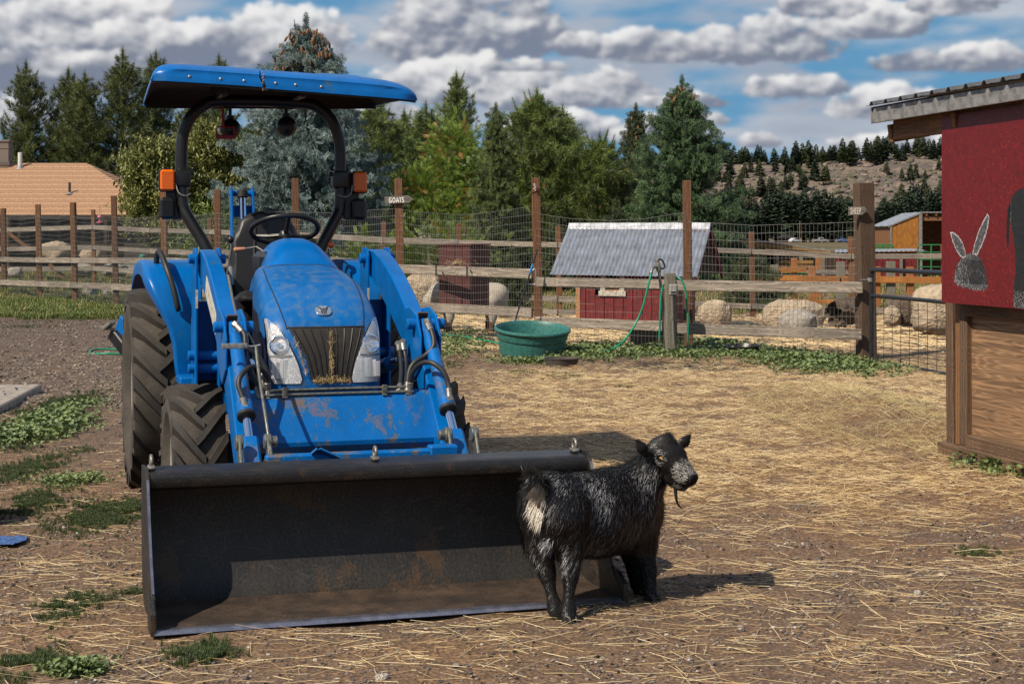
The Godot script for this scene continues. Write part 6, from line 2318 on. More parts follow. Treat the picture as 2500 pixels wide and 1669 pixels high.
func skin(bones: Array, cell: float, k: float) -> Array:
	# bones: [a, b, radius at a, radius at b]; returns [vertices, normals, triangles] of the joined surface (surface nets)
	var lo := Vector3(1e9, 1e9, 1e9)
	var hi := -lo
	for b in bones:
		var m: float = maxf(b[2], b[3]) + 0.02 + cell * 3.0
		lo = lo.min((b[0] as Vector3).min(b[1]) - Vector3.ONE * m)
		hi = hi.max((b[0] as Vector3).max(b[1]) + Vector3.ONE * m)
	var n := Vector3i(((hi - lo) / cell).ceil()) + Vector3i.ONE
	var sum := PackedFloat32Array()
	sum.resize(n.x * n.y * n.z)
	var reach := 3.2 / k + cell * 2.0
	for b in bones:
		var a: Vector3 = b[0]
		var d: Vector3 = b[1] - b[0]
		var ll := maxf(d.length_squared(), 1e-9)
		var ra: float = b[2]
		var rd: float = b[3] - b[2]
		var m: float = maxf(b[2], b[3]) + reach
		var i0 := Vector3i(((a.min(b[1]) - Vector3.ONE * m - lo) / cell).floor()).clamp(Vector3i.ZERO, n - Vector3i.ONE)
		var i1 := Vector3i(((a.max(b[1]) + Vector3.ONE * m - lo) / cell).ceil()).clamp(Vector3i.ZERO, n - Vector3i.ONE)
		for z in range(i0.z, i1.z + 1):
			for y in range(i0.y, i1.y + 1):
				var row := (z * n.y + y) * n.x
				for x in range(i0.x, i1.x + 1):
					var p := lo + Vector3(x, y, z) * cell - a
					var h := clampf(p.dot(d) / ll, 0.0, 1.0)
					var dist := (p - d * h).length() - (ra + rd * h)
					if dist < reach:
						sum[row + x] += exp(-k * dist)
	var f := PackedFloat32Array()
	f.resize(sum.size())
	for i in sum.size():
		f[i] = -log(sum[i]) / k if sum[i] > 1e-9 else reach
	var id := PackedInt32Array()
	id.resize(sum.size())
	id.fill(-1)
	var vs := PackedVector3Array()
	var ns := PackedVector3Array()
	var sx := 1
	var sy := n.x
	var sz := n.x * n.y
	var offs := [0, sx, sy, sx + sy, sz, sx + sz, sy + sz, sx + sy + sz]
	var pos := [Vector3(0, 0, 0), Vector3(1, 0, 0), Vector3(0, 1, 0), Vector3(1, 1, 0), Vector3(0, 0, 1), Vector3(1, 0, 1), Vector3(0, 1, 1), Vector3(1, 1, 1)]
	var edges := [[0, 1], [2, 3], [4, 5], [6, 7], [0, 2], [1, 3], [4, 6], [5, 7], [0, 4], [1, 5], [2, 6], [3, 7]]
	for z in n.z - 1:
		for y in n.y - 1:
			for x in n.x - 1:
				var c := z * sz + y * sy + x
				var mask := 0
				for q in 8:
					if f[c + offs[q]] < 0.0: mask |= 1 << q
				if mask == 0 or mask == 255:
					continue
				var s := Vector3.ZERO
				var cnt := 0
				for e in edges:
					var fa := f[c + offs[e[0]]]
					var fb := f[c + offs[e[1]]]
					if (fa < 0.0) != (fb < 0.0):
						s += (pos[e[0]] as Vector3).lerp(pos[e[1]], fa / (fa - fb))
						cnt += 1
				s /= cnt
				id[c] = vs.size()
				vs.append(lo + (Vector3(x, y, z) + s) * cell)
				var g := Vector3.ZERO
				for q in 8:
					g += ((pos[q] as Vector3) - Vector3(0.5, 0.5, 0.5)) * f[c + offs[q]]
				ns.append(g.normalized())
	var tris := PackedInt32Array()
	for z in range(1, n.z - 1):
		for y in range(1, n.y - 1):
			for x in range(1, n.x - 1):
				var c := z * sz + y * sy + x
				var a := f[c] < 0.0
				for ax in 3:
					var st: int = [sx, sy, sz][ax]
					var b := f[c + st] < 0.0
					if a == b:
						continue
					var u: int = [sy, sz, sx][ax]
					var w: int = [sz, sx, sy][ax]
					var q := [id[c - u - w], id[c - w], id[c], id[c - u]]
					if q.min() < 0:
						continue
					if a:
						tris.append_array([q[0], q[2], q[1], q[0], q[3], q[2]])
					else:
						tris.append_array([q[0], q[1], q[2], q[0], q[2], q[3]])
	return [vs, ns, tris]

func skin_mesh(parts: Array, centre: Vector3) -> ArrayMesh:
	var v := PackedVector3Array(); var nn := PackedVector3Array(); var ix := PackedInt32Array()
	for p in parts:
		var base := v.size()
		for q in p[0]: v.append(q - centre)
		nn.append_array(p[1])
		for i in p[2]: ix.append(base + i)
	var arr := []
	arr.resize(Mesh.ARRAY_MAX)
	arr[Mesh.ARRAY_VERTEX] = v; arr[Mesh.ARRAY_NORMAL] = nn; arr[Mesh.ARRAY_INDEX] = ix
	var m := ArrayMesh.new()
	m.add_surface_from_arrays(Mesh.PRIMITIVE_TRIANGLES, arr)
	return m

func hair_mesh() -> ArrayMesh:
	var mb := MB.new()
	var pts := [Vector3(0, 0, 0), Vector3(0, 0.4, 0.03), Vector3(0, 0.75, 0.0), Vector3(0, 1.0, -0.06)]
	var w := [0.5, 0.55, 0.36, 0.04]
	for k in 3:
		mb.quad(pts[k] - Vector3(w[k], 0, 0), pts[k] + Vector3(w[k], 0, 0), pts[k + 1] + Vector3(w[k + 1], 0, 0), pts[k + 1] - Vector3(w[k + 1], 0, 0))
	return mb.mesh(0)

func make_goat() -> void:
	var base := Vector3(0.37, 0, -6.52)
	var t := thing("goat", "small black pygmy goat with grizzled grey flanks, looking back over its shoulder beside the bucket", "goat", base)
	var f := Vector3(0.60, -0.46, 0.655).normalized()   # where the face points
	var l := Vector3(0.735, 0.02, -0.678).normalized()   # across the head, away from us
	var up := l.cross(f).normalized()
	if up.y < 0: up = -up
	var sk := Vector3(0.645, 0.591, -6.71)
	var body := [
		[Vector3(0.146, 0.457, -6.41), Vector3(0.168, 0.437, -6.45), 0.104, 0.114],
		[Vector3(0.163, 0.444, -6.44), Vector3(0.327, 0.377, -6.58), 0.114, 0.158],
		[Vector3(0.327, 0.377, -6.58), Vector3(0.475, 0.375, -6.72), 0.156, 0.136],
		[Vector3(0.475, 0.375, -6.72), Vector3(0.525, 0.344, -6.77), 0.136, 0.102],
		[Vector3(0.411, 0.461, -6.68), Vector3(0.483, 0.469, -6.74), 0.085, 0.07],
		[Vector3(0.292, 0.324, -6.55), Vector3(0.433, 0.286, -6.68), 0.110, 0.095],
		[Vector3(0.504, 0.426, -6.76), Vector3(0.569, 0.524, -6.75), 0.088, 0.056],
		[Vector3(0.569, 0.524, -6.75), sk - f * 0.04 - up * 0.02, 0.058, 0.050],
		[Vector3(0.536, 0.44, -6.74), Vector3(0.591, 0.494, -6.72), 0.064, 0.045],
		# hind legs
		[Vector3(0.204, 0.414, -6.36), Vector3(0.231, 0.296, -6.39), 0.096, 0.054],
		[Vector3(0.237, 0.296, -6.39), Vector3(0.23, 0.178, -6.335), 0.052, 0.022],
		[Vector3(0.23, 0.178, -6.335), Vector3(0.22, 0.041, -6.295), 0.0215, 0.0155],
		[Vector3(0.22, 0.041, -6.295), Vector3(0.226, 0.023, -6.28), 0.017, 0.017],
		[Vector3(0.109, 0.39, -6.44), Vector3(0.111, 0.277, -6.46), 0.080, 0.048],
		[Vector3(0.111, 0.277, -6.46), Vector3(0.138, 0.165, -6.41), 0.050, 0.022],
		[Vector3(0.138, 0.165, -6.41), Vector3(0.169, 0.038, -6.355), 0.0215, 0.0155],
		[Vector3(0.169, 0.038, -6.355), Vector3(0.182, 0.018, -6.335), 0.017, 0.017],
		# front legs
		[Vector3(0.519, 0.317, -6.73), Vector3(0.551, 0.217, -6.75), 0.076, 0.044],
		[Vector3(0.551, 0.217, -6.75), Vector3(0.567, 0.117, -6.71), 0.044, 0.0225],
		[Vector3(0.567, 0.117, -6.71), Vector3(0.566, 0.048, -6.69), 0.0225, 0.0175],
		[Vector3(0.566, 0.048, -6.69), Vector3(0.573, 0.026, -6.675), 0.020, 0.019],
		[Vector3(0.497, 0.259, -6.86), Vector3(0.506, 0.171, -6.87), 0.066, 0.036],
		[Vector3(0.506, 0.171, -6.87), Vector3(0.523, 0.09, -6.84), 0.036, 0.021],
		[Vector3(0.523, 0.09, -6.84), Vector3(0.532, 0.036, -6.81), 0.021, 0.0165],
		[Vector3(0.532, 0.036, -6.81), Vector3(0.542, 0.018, -6.79), 0.018, 0.018],
		# tail
		[Vector3(0.109, 0.531, -6.295), Vector3(0.087, 0.559, -6.27), 0.026, 0.020],
		[Vector3(0.087, 0.559, -6.27), Vector3(0.073, 0.579, -6.26), 0.020, 0.009],
		[Vector3(0.136, 0.293, -6.32), Vector3(0.136, 0.28, -6.32), 0.026, 0.022],
	]
	var head := [
		[sk - f * 0.030, sk + f * 0.03, 0.066, 0.059],
		[sk + f * 0.03 + up * 0.010, sk + f * 0.085 - up * 0.004, 0.052, 0.040],
		[sk + f * 0.085 - up * 0.006, sk + f * 0.128 - up * 0.014, 0.040, 0.036],
		[sk + f * 0.125 - up * 0.012, sk + f * 0.138 - up * 0.014, 0.032, 0.029],
		[sk + f * 0.00 - up * 0.050, sk + f * 0.08 - up * 0.056, 0.046, 0.034],
		[sk + f * 0.08 - up * 0.056, sk + f * 0.122 - up * 0.058, 0.033, 0.027],
		[sk - f * 0.055 - up * 0.035, sk - f * 0.03, 0.046, 0.052],
		[sk + up * 0.045 - f * 0.005, sk + up * 0.055 - f * 0.03, 0.028, 0.028],
	]
	for s in [-1.0, 1.0]:
		# brow ridges and nostril rims
		head.append([sk + f * 0.035 + up * 0.032 + l * s * 0.036, sk + f * 0.006 + up * 0.028 + l * s * 0.053, 0.013, 0.012])
		head.append([sk + f * 0.022 - up * 0.006 + l * s * 0.046, sk + f * 0.05 - up * 0.010 + l * s * 0.034, 0.012, 0.010])
		head.append([sk + f * 0.158 - up * 0.004 + l * s * 0.014, sk + f * 0.154 - up * 0.016 + l * s * 0.018, 0.011, 0.009])
	# ears
	var ears := []
	var e0 := Vector3(0.556, 0.601, -6.66)
	var e1 := Vector3(0.514, 0.674, -6.63)
	var e2 := Vector3(0.706, 0.611, -6.8)
	var e3 := Vector3(0.759, 0.672, -6.82)
	for e in [[e0, e1], [e2, e3]]:
		var m: Vector3 = (e[0] as Vector3).lerp(e[1], 0.45)
		ears.append([e[0], m, 0.011, 0.0155])
		ears.append([m, e[1], 0.0155, 0.0015])
	var p_body := skin(body, 0.0115, 48.0)
	var p_head := skin(head + ears, 0.0042, 120.0)
	put(t, "body", skin_mesh([p_body, p_head], base), M.goat_skin)
	# inner ear, eyes, nose, mouth
	var mb := MB.new()
	for s in [-1.0, 1.0]:
		var c: Vector3 = sk + f * 0.022 + up * 0.012 + l * s * 0.0590
		mb.ball(Transform3D(Basis(f, up, f.cross(up)) * Basis.from_scale(Vector3(0.0115, 0.009, 0.0115)), c - base), 18, 12)
	var eye := put(t, "eye", mb, M.goat_eye, 80)
	mb = MB.new()
	for s in [-1.0, 1.0]:
		var c: Vector3 = sk + f * 0.022 + up * 0.012 + l * s * 0.0700
		mb.ball(Transform3D(Basis(f, up, f.cross(up)) * Basis.from_scale(Vector3(0.0062, 0.0026, 0.004)), c - base), 12, 6)
	put(eye, "pupil", mb, M.goat_black, 80)
	mb = MB.new()
	for s in [-1.0, 1.0]:
		mb.ball(Transform3D(Basis(f, up, f.cross(up)) * Basis.from_scale(Vector3(0.004, 0.0035, 0.006)), sk + f * 0.168 - up * 0.008 + l * s * 0.015 - base), 10, 6)
	put(t, "nostril", mb, M.goat_black, 80)
	mb = MB.new()
	var lips := []
	for k in 9:
		var a := -1.0 + k / 4.0
		lips.append(sk + f * (0.152 - 0.055 * a * a) - up * (0.0415 - 0.008 * a * a) + l * (0.028 * a + 0.006 * a * a * a) - base)
	mb.tube(lips, 0.0042, 6)
	put(t, "mouth", mb, M.goat_black, 80)
	mb = MB.new()
	mb.ball(Transform3D(Basis(l, up, f) * Basis.from_scale(Vector3(0.025, 0.017, 0.012)), sk + f * 0.157 - up * 0.008 - base), 16, 10)
	put(t, "nose", mb, M.goat_hoof, 80)
	mb = MB.new()
	var beard := smooth_path([sk + f * 0.09 - up * 0.078, Vector3(0.675, 0.435, -6.63), Vector3(0.682, 0.407, -6.63), Vector3(0.702, 0.382, -6.64)], 3)
	for k in beard.size(): beard[k] -= base
	var bw := []
	for k in beard.size(): bw.append(lerpf(0.009, 0.0012, float(k) / (beard.size() - 1)))
	mb.tube(beard, bw, 6)
	put(t, "beard", mb, M.goat_skin, 80)
	# hooves: two claws each
	for h in [[Vector3(0.225, 0.005, -6.28), 0.0], [Vector3(0.186, -0.002, -6.335), 0.3], [Vector3(0.577, 0.011, -6.675), 0.4], [Vector3(0.547, -0, -6.79), 0.4]]:
		mb = MB.new()
		var at: Vector3 = h[0]
		for s in [-1.0, 1.0]:
			mb.prism(xf(Vector3(at.x, 0.0, at.z) + Vector3(0.0125 * s, 0.0, -0.010 * s) - base, Vector3(0, -0.75 + h[1] * 0.3, 0)), PackedVector2Array([Vector2(-0.020, 0.0), Vector2(0.036, 0.0), Vector2(0.022, 0.030), Vector2(-0.017, 0.042)]), 0.022, 0.004)
		put(t, "hoof", mb, M.goat_hoof)
	# the coat
	var r := RandomNumberGenerator.new()
	r.seed = 909
	var axis := Vector3(0.376, 0.0, -0.36).normalized()
	var white_tail := Vector3(0.106, 0.477, -6.28)
	var anus := Vector3(0.101, 0.465, -6.262)
	# places where pale hairs grow: centre, radius, share, darkest, lightest
	var pale := [
		[Vector3(0.332, 0.441, -6.46), 0.095, 0.55, 0.14, 0.62], [Vector3(0.311, 0.514, -6.48), 0.09, 0.34, 0.10, 0.50], [Vector3(0.187, 0.559, -6.36), 0.09, 0.26, 0.10, 0.42], [Vector3(0.484, 0.384, -6.6), 0.15, 0.16, 0.08, 0.34],
		[Vector3(0.213, 0.253, -6.31), 0.065, 0.16, 0.10, 0.40], [Vector3(0.333, 0.274, -6.48), 0.09, 0.24, 0.08, 0.34], [Vector3(0.135, 0.296, -6.29), 0.05, 0.6, 0.15, 0.5],
		[Vector3(0.55, 0.498, -6.66), 0.075, 0.40, 0.10, 0.45], [Vector3(0.58, 0.455, -6.68), 0.07, 0.3, 0.08, 0.35], [Vector3(0.116, 0.349, -6.28), 0.022, 0.8, 0.3, 0.6], [Vector3(0.236, 0.475, -6.38), 0.12, 0.10, 0.06, 0.25],
	]
	var eye_c := sk + f * 0.022 + up * 0.012 - l * 0.063
	var muzzle := sk + f * 0.125 + up * 0.006
	var chin := sk + f * 0.125 - up * 0.062
	var where := []
	var cols := PackedColorArray()
	for part in [[p_body, 62000, false], [p_head, 24000, true]]:
		var vs: PackedVector3Array = part[0][0]
		var ns: PackedVector3Array = part[0][1]
		var ts: PackedInt32Array = part[0][2]
		var nt := ts.size() / 3
		for i in part[1]:
			var k := r.randi() % nt
			var a := r.randf()
			var b := r.randf()
			if a + b > 1.0:
				a = 1.0 - a; b = 1.0 - b
			var p := vs[ts[k * 3]] * (1.0 - a - b) + vs[ts[k * 3 + 1]] * a + vs[ts[k * 3 + 2]] * b
			var nrm := (ns[ts[k * 3]] * (1.0 - a - b) + ns[ts[k * 3 + 1]] * a + ns[ts[k * 3 + 2]] * b).normalized()
			var head_in := (p - sk).length() < 0.075 or (p - sk - f * 0.1).length() < 0.09
			if not part[2] and head_in and (p - sk).length() < 0.05:
				continue
			var flow := -axis * 0.55 + Vector3(0, -0.75, 0)
			var len_ := r.randf_range(0.026, 0.048)
			var wid := r.randf_range(0.0009, 0.0017)
			var lift := r.randf_range(0.12, 0.35)
			if part[2]:
				flow = -f * 0.9 + Vector3(0, -0.35, 0)
				len_ = r.randf_range(0.009, 0.017)
				wid = r.randf_range(0.0008, 0.0014)
				if (p - sk - up * 0.066 + f * 0.005).length() < 0.032:
					len_ *= 2.0
					flow = -f * 0.5 + up * 0.6
					lift = 0.6
				if (p - eye_c).length() < 0.0165 or (p - sk - f * 0.168 + up * 0.006).length() < 0.019:
					continue
			elif p.y < 0.20:
				flow = Vector3(0, -1, 0)
				len_ *= 0.42
			var c := Color(0.007, 0.0066, 0.007).lerp(Color(0.026, 0.024, 0.024), pow(r.randf(), 2.0))
			if r.randf() < 0.06 and not part[2] and p.y > 0.19:
				c = Color(1, 0.97, 0.98) * r.randf_range(0.06, 0.34)
			if r.randf() < 0.04:
				c = Color(0.06, 0.03, 0.02)
			for q in pale:
				var dd: float = (p - q[0]).length() / q[1]
				if dd < 1.0 and r.randf() < q[2] * (1.0 - dd * dd):
					c = Color(1.0, 0.97, 0.97) * r.randf_range(q[3], q[4] * 1.2)
			if part[2]:
				var e := (p - eye_c).length()
				if e < 0.037 and r.randf() < 0.7 * (1.0 - smoothstep(0.024, 0.037, e)):
					c = Color(1, 0.97, 0.94) * r.randf_range(0.12, 0.42)
				var m2 := (p - muzzle - l * (p - muzzle).dot(l) * 0.5).length()
				if m2 < 0.054 and r.randf() < 0.88 * (1.0 - smoothstep(0.034, 0.054, m2)):
					c = Color(1, 0.94, 0.88) * r.randf_range(0.22, 0.62)
				if (p - chin).length() < 0.036 and r.randf() < 0.6:
					c = Color(1, 0.94, 0.88) * r.randf_range(0.16, 0.45)
			var wt := p - white_tail
			if not part[2] and absf(wt.dot(Vector3(0.75, 0, 0.66))) < 0.10 and Vector2(wt.x / (0.032 + 0.12 * clampf(wt.y, -0.05, 0.0)), wt.y / 0.078).length() < 1.0 and nrm.z > 0.2:
				if (p - anus).length() < 0.020:
					continue
				c = Color(0.88, 0.80, 0.68) * r.randf_range(0.45, 0.95)
				if wt.y > 0.045 or absf(wt.x) < 0.008 and wt.y > 0.02: c = c.lerp(Color(0.10, 0.07, 0.055), 0.6)
				len_ *= 1.6
				lift = 0.5
			var d := (flow - nrm * flow.dot(nrm))
			d = (d.normalized() + nrm * lift + Vector3(r.randfn(0, 0.16), r.randfn(0, 0.16), r.randfn(0, 0.16))).normalized()
			var side := d.cross(nrm).normalized()
			where.append(Transform3D(Basis(side * wid, d * len_, side.cross(d) * len_), p - base - nrm * 0.002))
			cols.append(c)
	# fringe of the tail and the beard
	for i in 900:
		var s := r.randf()
		var p := (Vector3(0.114, 0.525, -6.285)).lerp(Vector3(0.074, 0.581, -6.25), s) + Vector3(r.randfn(0, 0.010), r.randfn(0, 0.008), r.randfn(0, 0.006))
		var d := Vector3(r.randfn(-0.25, 0.35), r.randf_range(-0.9, 0.2) + s * 0.9, r.randfn(0.2, 0.2)).normalized()
		var side := d.cross(Vector3(0, 0, 1)).normalized()
		where.append(Transform3D(Basis(side * 0.0018, d * 0.036, side.cross(d) * 0.036), p - base))
		cols.append(Color(0.02, 0.018, 0.016) if s > 0.35 or r.randf() < 0.5 else Color(0.32, 0.26, 0.21))
	var hm := leafy("goat_hair", Color(1, 1, 1), 0.08, 0.38)
	many(t, "coat", hair_mesh(), hm, where, cols)
	mb = MB.new()
	mb.ball(Transform3D(Basis.from_scale(Vector3(0.008, 0.016, 0.005)), anus + Vector3(0.002, 0, 0.004) - base), 12, 8)
	put(t, "tail_underside", mb, M.goat_pink, 80)

func make_pen_goat() -> void:
	# pale goat grazing behind the brown feeder
	var base := Vector3(-0.75, 0, -25.2)
	var t := thing("goat", "cream and white goat grazing behind the fence, half hidden by the brown feeder", "goat", base)
	var b := [
		[Vector3(-1.12, 0.635, -25.2), Vector3(-0.678, 0.635, -25.2), 0.17, 0.20], [Vector3(-0.678, 0.635, -25.2), Vector3(-0.235, 0.608, -25.2), 0.20, 0.17],
		[Vector3(-0.235, 0.608, -25.2), Vector3(-0.167, 0.444, -25.2), 0.15, 0.09],
		[Vector3(-1.12, 0.635, -25.2), Vector3(-1.288, 0.514, -25.15), 0.12, 0.08], [Vector3(-1.288, 0.514, -25.15), Vector3(-1.353, 0.279, -25.1), 0.08, 0.05], [Vector3(-1.353, 0.279, -25.1), Vector3(-1.283, 0.112, -25.05), 0.055, 0.04],
	]
	for p in [[1030, 25.05], [1024, 25.4], [1128, 25.05], [1120, 25.4]]:
		var d: float = p[1]
		var x: float = (p[0] - 1174.5) * d / 3700.0
		b.append([Vector3(x, 0.5, -d), Vector3(x + 0.02, 0.28, -d), 0.09, 0.045])
		b.append([Vector3(x + 0.02, 0.28, -d), Vector3(x, 0.03, -d), 0.04, 0.032])
	put(t, "body", skin_mesh([skin(b, 0.03, 26.0)], base), M.cream_fur)
	var mb := MB.new()
	for p in [[1030, 25.05], [1024, 25.4], [1128, 25.05], [1120, 25.4]]:
		var d: float = p[1]
		var c := Vector3((p[0] - 1174.5) * d / 3700.0, 0, -d) - base
		cyl(mb, c, c + Vector3(0, 0.2, 0), 0.045, 10, 0.01)
	put(t, "brown_sock", mb, M.brown_fur, 60)
	for s in [-1.0, 1.0]:
		mb = MB.new()
		var c := Vector3(-1.306, 0.367, -25.1) - base + Vector3(0, 0, 0.05 * s)
		mb.tube([c, c + Vector3(-0.05, -0.05, 0.06 * s), c + Vector3(-0.07, -0.13, 0.09 * s)], [0.02, 0.03, 0.006], 6)
		put(t, "ear", mb, M.brown_fur, 60)

func goat_materials() -> void:
	var m := solid("goat_skin", Color(0.007, 0.0066, 0.007), 0.6)
	m.metallic_specular = 0.25
	m = solid("goat_eye", Color(0.42, 0.21, 0.035), 0.06)
	m.clearcoat_enabled = true
	solid("goat_black", Color(0.006, 0.005, 0.005), 0.3)
	solid("goat_hoof", Color(0.02, 0.018, 0.016), 0.5, 0.0, T.mottle, 12.0)
	solid("goat_pink", Color(0.06, 0.03, 0.026), 0.6)
	solid("lining", Color(0.035, 0.028, 0.022), 0.9)

# ---------------------------------------------------------------- fences

func board(mb: MB, a: Vector3, b: Vector3, h: float, t: float) -> void:
	mb.bar(a, b, t, h, 0.004)

func local_board(parent: Node3D, called: String, a: Vector3, b: Vector3, h: float, t: float, m: Material) -> MeshInstance3D:
	# a board as a part whose own x runs along it, so that the grain does too
	var d := (b - a)
	var l := d.length()
	d /= l
	var side := d.cross(Vector3.UP).normalized()
	var u := side.cross(d).normalized()
	var mb := MB.new()
	var shift := rng.randf_range(-3.0, 3.0)
	mb.box(xf(Vector3(shift, 0, 0)), Vector3(l, h, t), 0.005)
	var o := put(parent, called, mb, m)
	o.transform = Transform3D(Basis(d, u, d.cross(u)), (a + b) * 0.5 - d * shift)
	return o

func local_post(parent: Node3D, called: String, foot: Vector3, top: Vector3, w: float, t: float, m: Material, turn := 0.0) -> MeshInstance3D:
	var d := top - foot
	var mb := MB.new()
	var shift := rng.randf_range(-3.0, 3.0)
	mb.box(xf(Vector3(0, shift, 0)), Vector3(w, d.length(), t), 0.006)
	var o := put(parent, called, mb, m)
	var y := d.normalized()
	var x := Vector3(cos(turn), 0, -sin(turn))
	var z := x.cross(y).normalized()
	x = y.cross(z)
	o.transform = Transform3D(Basis(x, y, z), (foot + top) * 0.5 - y * shift)
	return o

func wire_net(parent: Node3D, a: Vector3, b: Vector3, ha: float, hb: float, sag: float, dx: float, dy: float, r: float, seed_: int) -> void:
	# welded mesh between two posts, slack between them
	var rr := RandomNumberGenerator.new()
	rr.seed = seed_
	var wob := noise(seed_, 0.9, 2)
	var mb := MB.new()
	var along_ := b - a
	along_.y = 0
	var l := along_.length()
	var nrm := Vector3(along_.z, 0, -along_.x).normalized()
	if nrm.z < 0: nrm = -nrm
	var at := func(s: float, y: float) -> Vector3:
		var f := s / l
		var h := lerpf(ha, hb, f) - sag * 4.0 * f * (1.0 - f)
		var k := clampf(y / 1.9, 0.0, 1.0)
		var yy := y * h / lerpf(ha, hb, f)
		yy += wob.get_noise_2d(s * 1.6, y * 1.4) * 0.022
		return a + along_ * f + Vector3(0, yy, 0) + nrm * (wob.get_noise_2d(s * 0.9 + 30.0, y * 0.8) * 0.05 * k) + along_ / l * wob.get_noise_2d(s * 1.2 + 60.0, y * 2.0) * 0.012
	var n := int(l / dx)
	var top := maxf(ha, hb)
	var rows_ := int(top / dy)
	for i in n + 1:
		var s := l * i / n
		var pts := []
		for k in 5:
			pts.append(at.call(s, top * k / 4.0))
		mb.tube(pts, r * 0.85, 3, false)
	for j in rows_ + 1:
		var y := top * j / rows_
		var pts := []
		var m := maxi(4, int(l / 0.45))
		for k in m + 1:
			pts.append(at.call(l * k / m, y))
		mb.tube(pts, r, 3, false)
	stuff(put(parent, "wire_mesh", mb, M.wire, 0))

